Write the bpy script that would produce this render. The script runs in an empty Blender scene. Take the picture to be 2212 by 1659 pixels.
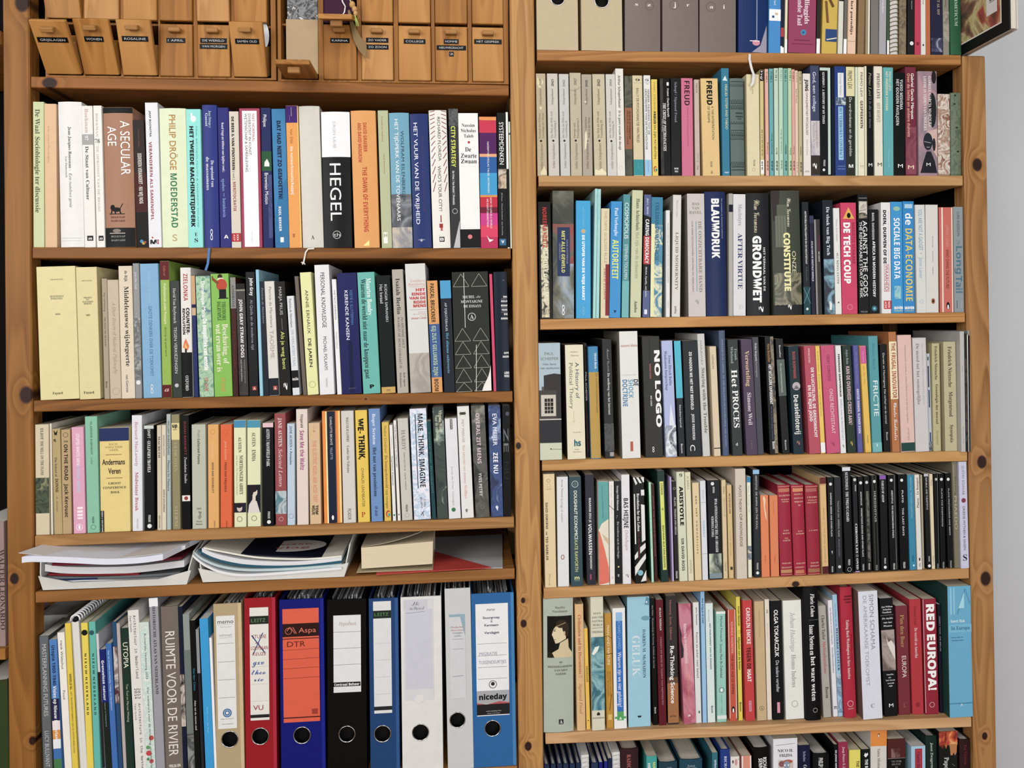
import bpy, math, os, random
from mathutils import Vector, Matrix
C = bpy.context.scene.collection
SC = bpy.context.scene
PI = math.pi
# ---------------------------------------------------------------- camera
W_, H_ = 2212.0, 1659.0
FP, CX, CY, DIST = 1689.08, 1139.83, 684.12, 1.5          # focal length and principal point in pixels, metres to the shelf front
YAW, PIT, ROL = -0.0856773, 0.0062257, 0.0123874
RM = Matrix.Rotation(YAW, 3, 'Z') @ Matrix.Rotation(PIT, 3, 'X') @ Matrix.Rotation(ROL, 3, 'Y')
cam = bpy.data.cameras.new('camera')
cam.sensor_width = 36.0
cam.lens = FP / W_ * 36.0
cam.shift_x = (W_ / 2 - CX) / W_
cam.shift_y = (CY - H_ / 2) / W_
cam.clip_start = 0.05
camo = bpy.data.objects.new('camera', cam)
C.objects.link(camo)
camo.matrix_world = Matrix.Translation((0, -DIST, 0)) @ (RM @ Matrix.Rotation(PI / 2, 3, 'X')).to_4x4()
SC.camera = camo
# ---------------------------------------------------------------- world, lights, exposure
SC.view_settings.view_transform = 'Standard'
SC.view_settings.look = 'None'
SC.view_settings.exposure = 0.0
SC.view_settings.gamma = 1.0
SC.view_settings.use_curve_mapping = False
wd = bpy.data.worlds.new('room_light')
wd.use_nodes = True
wd.node_tree.nodes['Background'].inputs[0].default_value = (0.95, 0.97, 1.0, 1)
wd.node_tree.nodes['Background'].inputs[1].default_value = 0.2
SC.world = wd
def area(name, loc, target, sx, sy, power, col):
    l = bpy.data.lights.new(name, 'AREA'); l.shape = 'RECTANGLE'; l.size = sx; l.size_y = sy; l.energy = power; l.color = col
    o = bpy.data.objects.new(name, l); C.objects.link(o); o.location = loc
    o.rotation_euler = (Vector(target) - Vector(loc)).to_track_quat('-Z', 'Y').to_euler()
    return o
area('window_daylight', (-2.1, -3.1, 0.75), (0.2, 0, -0.1), 2.0, 1.8, 94, (1.0, 0.99, 0.97))
area('fill_light', (1.3, -3.4, -0.2), (0.3, 0, -0.3), 1.6, 1.6, 66, (0.97, 0.985, 1.0))  # added fill brightening the right bay, not a source in the room
area('ceiling_lamp', (0.2, -1.9, 1.9), (0.1, 0, -0.3), 0.8, 0.8, 26, (1.0, 0.96, 0.9))
# ---------------------------------------------------------------- pixels to places on a plane parallel to the shelf front
def at(x, y, Y=0.0):
    d = RM @ Vector(((x - CX) / FP, 1.0, -(y - CY) / FP))
    t = (DIST + Y) / d.y
    return Vector((d.x * t, Y, d.z * t))
# ---------------------------------------------------------------- materials
MATS = {}
def lin(h):
    if len(h) == 3: h = ''.join(c + c for c in h)
    r = []
    for i in (0, 2, 4):
        v = int(h[i:i + 2], 16) / 255
        r.append(v / 12.92 if v <= 0.04045 else ((v + 0.055) / 1.055) ** 2.4)
    return r
ALB = 0.86
def col4(h, k=0.87):
    r = lin(h); g = 0.2126 * r[0] + 0.7152 * r[1] + 0.0722 * r[2]
    r = [g + (v - g) * k for v in r]
    f = (g / (g + 0.012)) if g > 0 else 1.0
    return tuple(min(0.9, max(0.0004, v * ALB * f)) for v in r) + (1,)
def base_mat(name):
    m = bpy.data.materials.new(name); m.use_nodes = True
    nt = m.node_tree
    return m, nt, nt.nodes['Principled BSDF']
def mat(h, rough=0.5, name='print', var=0.07, metal=0.0, scale=60.0):
    key = (h, rough, name)
    if key in MATS: return MATS[key]
    m, nt, b = base_mat('%s_%s' % (name, h))
    tc = nt.nodes.new('ShaderNodeTexCoord'); n = nt.nodes.new('ShaderNodeTexNoise')
    n.inputs['Scale'].default_value = scale; n.inputs['Detail'].default_value = 3
    nt.links.new(tc.outputs['Object'], n.inputs['Vector'])
    mx = nt.nodes.new('ShaderNodeMix'); mx.data_type = 'RGBA'
    c = col4(h)
    mx.inputs[6].default_value = tuple(v * (1 - var) for v in c[:3]) + (1,)
    mx.inputs[7].default_value = tuple(min(0.92, v * (1 + var)) for v in c[:3]) + (1,)
    nt.links.new(n.outputs['Fac'], mx.inputs[0]); nt.links.new(mx.outputs[2], b.inputs['Base Color'])
    b.inputs['Roughness'].default_value = rough; b.inputs['Metallic'].default_value = metal
    b.inputs['Specular IOR Level'].default_value = 0.14
    MATS[key] = m
    return m
def ink(h): return mat(h, 0.55, 'ink', 0.02)
def art(cols, scale):
    key = ('art', tuple(cols), scale)
    if key in MATS: return MATS[key]
    m, nt, b = base_mat('cover_picture_' + cols[0])
    tc = nt.nodes.new('ShaderNodeTexCoord'); n = nt.nodes.new('ShaderNodeTexNoise')
    n.inputs['Scale'].default_value = scale; n.inputs['Detail'].default_value = 5; n.inputs['Distortion'].default_value = 1.2
    r = nt.nodes.new('ShaderNodeValToRGB')
    nt.links.new(tc.outputs['Object'], n.inputs['Vector']); nt.links.new(n.outputs['Fac'], r.inputs[0]); nt.links.new(r.outputs[0], b.inputs['Base Color'])
    e = r.color_ramp.elements
    k = len(cols)
    for i in range(k - 2): e.new(0.5)
    for i, c in enumerate(cols):
        e[i].position = 0.36 + 0.28 * i / (k - 1); e[i].color = col4(c)
    b.inputs['Roughness'].default_value = 0.45; b.inputs['Specular IOR Level'].default_value = 0.35
    MATS[key] = m
    return m
def paper_mat(h='d8cdb4', flat=False):
    key = ('paper', h, flat)
    if key in MATS: return MATS[key]
    m, nt, b = base_mat('paper_edges_' + h)
    tc = nt.nodes.new('ShaderNodeTexCoord'); mp = nt.nodes.new('ShaderNodeMapping'); mp.inputs['Scale'].default_value = (3, 3, 900) if flat else (900, 3, 3)
    n = nt.nodes.new('ShaderNodeTexNoise'); n.inputs['Scale'].default_value = 1.0; n.inputs['Detail'].default_value = 2
    mx = nt.nodes.new('ShaderNodeMix'); mx.data_type = 'RGBA'
    c = col4(h)
    mx.inputs[6].default_value = tuple(v * 0.72 for v in c[:3]) + (1,); mx.inputs[7].default_value = tuple(min(0.9, v * 1.12) for v in c[:3]) + (1,)
    nt.links.new(tc.outputs['Object'], mp.inputs[0]); nt.links.new(mp.outputs[0], n.inputs['Vector'])
    nt.links.new(n.outputs['Fac'], mx.inputs[0]); nt.links.new(mx.outputs[2], b.inputs['Base Color'])
    b.inputs['Roughness'].default_value = 0.85
    MATS[key] = m
    return m
def wood(name, light, dark, axis, knots=(), scale=1.0, seed=0.0, rough=0.5):
    """pine: growth rings stretched along AXIS ('x' or 'z'), with knots at object-space (x, z, radius)"""
    key = ('wood', name)
    if key in MATS: return MATS[key]
    m, nt, b = base_mat('pine_' + name); N = nt.nodes.new; L = nt.links.new
    tc = N('ShaderNodeTexCoord'); mp = N('ShaderNodeMapping'); mp.inputs['Location'].default_value = (seed, seed * 1.7, seed * 0.6)
    mp.inputs['Scale'].default_value = (0.55, 7, 7) if axis == 'x' else (7, 7, 0.55)
    L(tc.outputs['Object'], mp.inputs[0])
    n1 = N('ShaderNodeTexNoise'); n1.inputs['Scale'].default_value = 1.6 * scale; n1.inputs['Detail'].default_value = 2
    L(mp.outputs[0], n1.inputs['Vector'])
    ring = N('ShaderNodeMath'); ring.operation = 'MULTIPLY'; ring.inputs[1].default_value = 13.0
    L(n1.outputs['Fac'], ring.inputs[0])
    prev = ring.outputs[0]
    masks = []
    for kx, kz, kr in knots:
        vs = N('ShaderNodeVectorMath'); vs.operation = 'SUBTRACT'; vs.inputs[1].default_value = (kx, 0, kz)
        L(tc.outputs['Object'], vs.inputs[0])
        vm = N('ShaderNodeVectorMath'); vm.operation = 'MULTIPLY'
        vm.inputs[1].default_value = (0.75 / kr, 0, 1 / kr) if axis == 'x' else (1 / kr, 0, 0.75 / kr)
        L(vs.outputs[0], vm.inputs[0])
        ln = N('ShaderNodeVectorMath'); ln.operation = 'LENGTH'; L(vm.outputs[0], ln.inputs[0])
        mr = N('ShaderNodeMapRange'); mr.interpolation_type = 'SMOOTHSTEP'
        mr.inputs['From Min'].default_value = 0.75; mr.inputs['From Max'].default_value = 1.15; mr.inputs['To Min'].default_value = 1; mr.inputs['To Max'].default_value = 0
        L(ln.outputs['Value'], mr.inputs['Value']); masks.append(mr.outputs[0])
        m2 = N('ShaderNodeMapRange'); m2.interpolation_type = 'SMOOTHSTEP'
        m2.inputs['From Min'].default_value = 0.8; m2.inputs['From Max'].default_value = 3.2; m2.inputs['To Min'].default_value = 1.3; m2.inputs['To Max'].default_value = 0
        L(ln.outputs['Value'], m2.inputs['Value'])
        ad = N('ShaderNodeMath'); ad.operation = 'ADD'; L(prev, ad.inputs[0]); L(m2.outputs[0], ad.inputs[1]); prev = ad.outputs[0]
    fr = N('ShaderNodeMath'); fr.operation = 'FRACT'; L(prev, fr.inputs[0])
    rp = N('ShaderNodeValToRGB'); e = rp.color_ramp.elements
    e[0].position = 0.0; e[0].color = (0, 0, 0, 1); e[1].position = 0.8; e[1].color = (1, 1, 1, 1); x = e.new(0.97); x.color = (0.15, 0.15, 0.15, 1)
    L(fr.outputs[0], rp.inputs[0])
    m3 = N('ShaderNodeMapping'); m3.inputs['Scale'].default_value = (6, 420, 420) if axis == 'x' else (420, 420, 6)
    L(tc.outputs['Object'], m3.inputs[0])
    n2 = N('ShaderNodeTexNoise'); n2.inputs['Scale'].default_value = 1; n2.inputs['Detail'].default_value = 2; L(m3.outputs[0], n2.inputs['Vector'])
    n3 = N('ShaderNodeTexNoise'); n3.inputs['Scale'].default_value = 3.5; L(mp.outputs[0], n3.inputs['Vector'])
    mx = N('ShaderNodeMix'); mx.data_type = 'RGBA'
    mx.inputs[6].default_value = col4(light, 0.99); mx.inputs[7].default_value = col4(dark, 0.99)
    f1 = N('ShaderNodeMath'); f1.operation = 'MULTIPLY_ADD'; f1.inputs[1].default_value = 0.62; L(rp.outputs[0], f1.inputs[0])
    f2 = N('ShaderNodeMath'); f2.operation = 'MULTIPLY'; f2.inputs[1].default_value = 0.55; L(n2.outputs['Fac'], f2.inputs[0]); L(f2.outputs[0], f1.inputs[2])
    f3 = N('ShaderNodeMath'); f3.operation = 'MULTIPLY'; L(f1.outputs[0], f3.inputs[0]); L(n3.outputs['Fac'], f3.inputs[1])
    f4 = N('ShaderNodeMath'); f4.operation = 'MULTIPLY'; f4.inputs[1].default_value = 1.35; f4.use_clamp = True; L(f3.outputs[0], f4.inputs[0])
    L(f4.outputs[0], mx.inputs[0])
    out = mx.outputs[2]
    for mk in masks:
        k = N('ShaderNodeMix'); k.data_type = 'RGBA'; k.inputs[7].default_value = col4('3a1c12')
        L(mk, k.inputs[0]); L(out, k.inputs[6]); out = k.outputs[2]
    L(out, b.inputs['Base Color'])
    b.inputs['Roughness'].default_value = rough; b.inputs['Specular IOR Level'].default_value = 0.2
    MATS[key] = m
    return m
# ---------------------------------------------------------------- mesh helpers
class MB:
    """collects faces with a material each; build() links them as one mesh object"""
    def __init__(s): s.v = []; s.f = []; s.m = []; s.mats = []
    def mi(s, m):
        if m not in s.mats: s.mats.append(m)
        return s.mats.index(m)
    def poly(s, pts, m):
        n = len(s.v); s.v += [tuple(p) for p in pts]; s.f.append(tuple(range(n, n + len(pts)))); s.m.append(s.mi(m))
    def mesh(s, vs, fs, m):
        n = len(s.v); s.v += [tuple(p) for p in vs]; k = s.mi(m)
        for f in fs: s.f.append(tuple(i + n for i in f)); s.m.append(k)
    def box(s, a, b, m, bev=0.0):
        (x0, y0, z0), (x1, y1, z1) = a, b
        if bev <= 0:
            vs = [(x, y, z) for x in (x0, x1) for y in (y0, y1) for z in (z0, z1)]
            s.mesh(vs, [(0, 1, 3, 2), (4, 6, 7, 5), (0, 4, 5, 1), (2, 3, 7, 6), (0, 2, 6, 4), (1, 5, 7, 3)], m)
            return
        e = bev; vs = []
        for (x, sx) in ((x0, 1), (x1, -1)):
            for (y, sy) in ((y0, 1), (y1, -1)):
                for (z, sz) in ((z0, 1), (z1, -1)):
                    vs += [(x, y + sy * e, z + sz * e), (x + sx * e, y, z + sz * e), (x + sx * e, y + sy * e, z)]
        I = lambda i, j, k, a: ((i * 2 + j) * 2 + k) * 3 + a
        fs = []
        for i in (0, 1):
            q = [I(i, 0, 0, 0), I(i, 1, 0, 0), I(i, 1, 1, 0), I(i, 0, 1, 0)]; fs.append(q if i else q[::-1])
            q = [I(0, i, 0, 1), I(0, i, 1, 1), I(1, i, 1, 1), I(1, i, 0, 1)]; fs.append(q if i else q[::-1])
            q = [I(0, 0, i, 2), I(1, 0, i, 2), I(1, 1, i, 2), I(0, 1, i, 2)]; fs.append(q if i else q[::-1])
        for a in (0, 1):
            for b in (0, 1):
                fs.append([I(a, b, 0, 0), I(a, b, 1, 0), I(a, b, 1, 1), I(a, b, 0, 1)])
                fs.append([I(a, 0, b, 0), I(a, 1, b, 0), I(a, 1, b, 2), I(a, 0, b, 2)])
                fs.append([I(0, a, b, 1), I(1, a, b, 1), I(1, a, b, 2), I(0, a, b, 2)])
                for c in (0, 1): fs.append([I(a, b, c, 0), I(a, b, c, 1), I(a, b, c, 2)])
        s.mesh(vs, fs, m)
    def prism(s, outline, axis, a, b, m, caps=True):
        """outline: 2D points; extruded along axis from a to b"""
        n = len(outline)
        def P(p, t): return (t, p[0], p[1]) if axis == 'x' else (p[0], t, p[1]) if axis == 'y' else (p[0], p[1], t)
        vs = [P(p, a) for p in outline] + [P(p, b) for p in outline]
        fs = [(i, (i + 1) % n, n + (i + 1) % n, n + i) for i in range(n)]
        if caps: fs += [tuple(range(n))[::-1], tuple(range(n, 2 * n))]
        s.mesh(vs, fs, m)
    def tube(s, pts, r, m, k=8):
        vs = []; fs = []
        for i, p in enumerate(pts):
            d = (Vector(pts[min(i + 1, len(pts) - 1)]) - Vector(pts[max(i - 1, 0)])).normalized()
            u = d.cross(Vector((0.31, 0.2, 0.93))).normalized(); w = d.cross(u)
            for j in range(k):
                a = 2 * PI * j / k
                vs.append(Vector(p) + u * (r * math.cos(a)) + w * (r * math.sin(a)))
        for i in range(len(pts) - 1):
            for j in range(k):
                fs.append((i * k + j, i * k + (j + 1) % k, (i + 1) * k + (j + 1) % k, (i + 1) * k + j))
        fs += [tuple(range(k))[::-1], tuple(range((len(pts) - 1) * k, len(pts) * k))]
        s.mesh(vs, fs, m)
    def ring(s, c, r0, r1, y0, y1, m, k=28):
        """washer facing -y, centre c=(x,z)"""
        vs = []
        for j in range(k):
            a = 2 * PI * j / k; ca, sa = math.cos(a), math.sin(a)
            vs += [(c[0] + r0 * ca, y1, c[1] + r0 * sa), (c[0] + (r0 + (r1 - r0) * 0.35) * ca, y0, c[1] + (r0 + (r1 - r0) * 0.35) * sa), (c[0] + (r0 + (r1 - r0) * 0.75) * ca, y0, c[1] + (r0 + (r1 - r0) * 0.75) * sa), (c[0] + r1 * ca, y1, c[1] + r1 * sa)]
        fs = []
        for j in range(k):
            a, b = 4 * j, 4 * ((j + 1) % k)
            for q in range(3): fs.append((a + q, b + q, b + q + 1, a + q + 1))
        s.mesh(vs, fs, m)
    def build(s, name, parent=None, smooth=False):
        me = bpy.data.meshes.new(name); me.from_pydata(s.v, [], s.f)
        for m in s.mats: me.materials.append(m)
        me.polygons.foreach_set('material_index', s.m)
        if smooth: me.polygons.foreach_set('use_smooth', [True] * len(s.f))
        me.update()
        o = bpy.data.objects.new(name, me); C.objects.link(o)
        if parent is not None: o.parent = parent
        return o
def fixn(o):
    import bmesh
    bm = bmesh.new(); bm.from_mesh(o.data); bmesh.ops.recalc_face_normals(bm, faces=bm.faces); bm.to_mesh(o.data); bm.free()
    return o
def empty(name, loc=(0, 0, 0), rot=(0, 0, 0)):
    o = bpy.data.objects.new(name, None); C.objects.link(o); o.location = loc; o.rotation_euler = rot; o.empty_display_size = 0.02
    return o
def tag(o, label, cat, group=None):
    o['label'] = label; o['category'] = cat
    if group: o['group'] = group
    return o
def struct(o): o['kind'] = 'structure'; return o
# ---------------------------------------------------------------- lettering
FD = bpy.utils.system_resource('DATAFILES', path='fonts') or ''
def load_font(n):
    try: return bpy.data.fonts.load(os.path.join(FD, n))
    except Exception: return None
F_MATH = load_font('NotoSansMath-Regular.woff2'); F_MONO = load_font('DejaVuSansMono.woff2')
RANGES = {'s': (0x1D400, 0x1D41A, 0x1D7CE), 'i': (0x1D434, 0x1D44E, None), 'j': (0x1D468, 0x1D482, 0x1D7CE), 'b': (0x1D5D4, 0x1D5EE, 0x1D7EC), 'B': (0x1D5D4, 0x1D5EE, 0x1D7EC), 'q': (0x1D608, 0x1D622, None), 'k': (0x1D4D0, 0x1D4EA, None)}
ACC = {'ö': 'o:', 'Ö': 'O:', 'ü': 'u:', 'Ü': 'U:', 'ë': 'e:', 'ï': 'i:', 'Ï': 'I:', 'é': "e'", 'É': "E'", 'á': "a'", 'ø': 'o/', 'è': "e'"}
def styled(t, f):
    if f not in RANGES or F_MATH is None:
        return t
    U, Lo, D = RANGES[f]; r = ''
    for ch in t:
        ch = ACC.get(ch, ch)[0]
        if 'A' <= ch <= 'Z': r += chr(U + ord(ch) - 65)
        elif 'a' <= ch <= 'z': r += '\u210e' if (f == 'i' and ch == 'h') else chr(Lo + ord(ch) - 97)
        elif D and '0' <= ch <= '9': r += chr(D + ord(ch) - 48)
        else: r += ch
    return r
TEXT_OBJ, TEXT_MESH, CAPH = {}, {}, {}
def want(t, f):
    if (t, f) in TEXT_OBJ: return
    c = bpy.data.curves.new('lettering', 'FONT'); c.body = styled(t, f); c.size = 1.0; c.resolution_u = 3; c.fill_mode = 'FRONT'
    if f in RANGES and F_MATH: c.font = F_MATH
    elif f == 'm' and F_MONO: c.font = F_MONO
    if f == 'B': c.offset = 0.018
    if f == 'N': c.offset = 0.016
    o = bpy.data.objects.new('lettering', c); C.objects.link(o); TEXT_OBJ[(t, f)] = o
def bake_text():
    for f in 'sijbBqkmnN': want('H', f)
    bpy.context.view_layer.update()
    dg = bpy.context.evaluated_depsgraph_get()
    for key, o in TEXT_OBJ.items():
        ev = o.evaluated_get(dg); me = ev.to_mesh()
        me.calc_loop_triangles()
        vs = [(v.co.x, v.co.y) for v in me.vertices]; fs = [tuple(t.vertices) for t in me.loop_triangles]
        used = sorted({i for f in fs for i in f}); ix = {k: j for j, k in enumerate(used)}
        vs = [vs[k] for k in used]; fs = [tuple(ix[i] for i in f) for f in fs]
        if key[1] == 'm' or not vs: pass
        TEXT_MESH[key] = (vs, fs); ev.to_mesh_clear()
    for f in 'sijbBqkmnN':
        vs = TEXT_MESH[('H', f)][0]; CAPH[f] = (max(v[1] for v in vs)) if vs else 0.7
    for o in list(TEXT_OBJ.values()):
        c = o.data; bpy.data.objects.remove(o); bpy.data.curves.remove(c)
def text_uv(t, f):
    """triangles of a text: x in 0..1 along the line, y in cap heights about the middle of the capitals"""
    vs, fs = TEXT_MESH[(t, f)]
    if not vs: return [], []
    x0 = min(v[0] for v in vs); x1 = max(v[0] for v in vs); k = CAPH[f]
    return [((v[0] - x0) / max(1e-6, x1 - x0), v[1] / k - 0.5) for v in vs], fs
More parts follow.
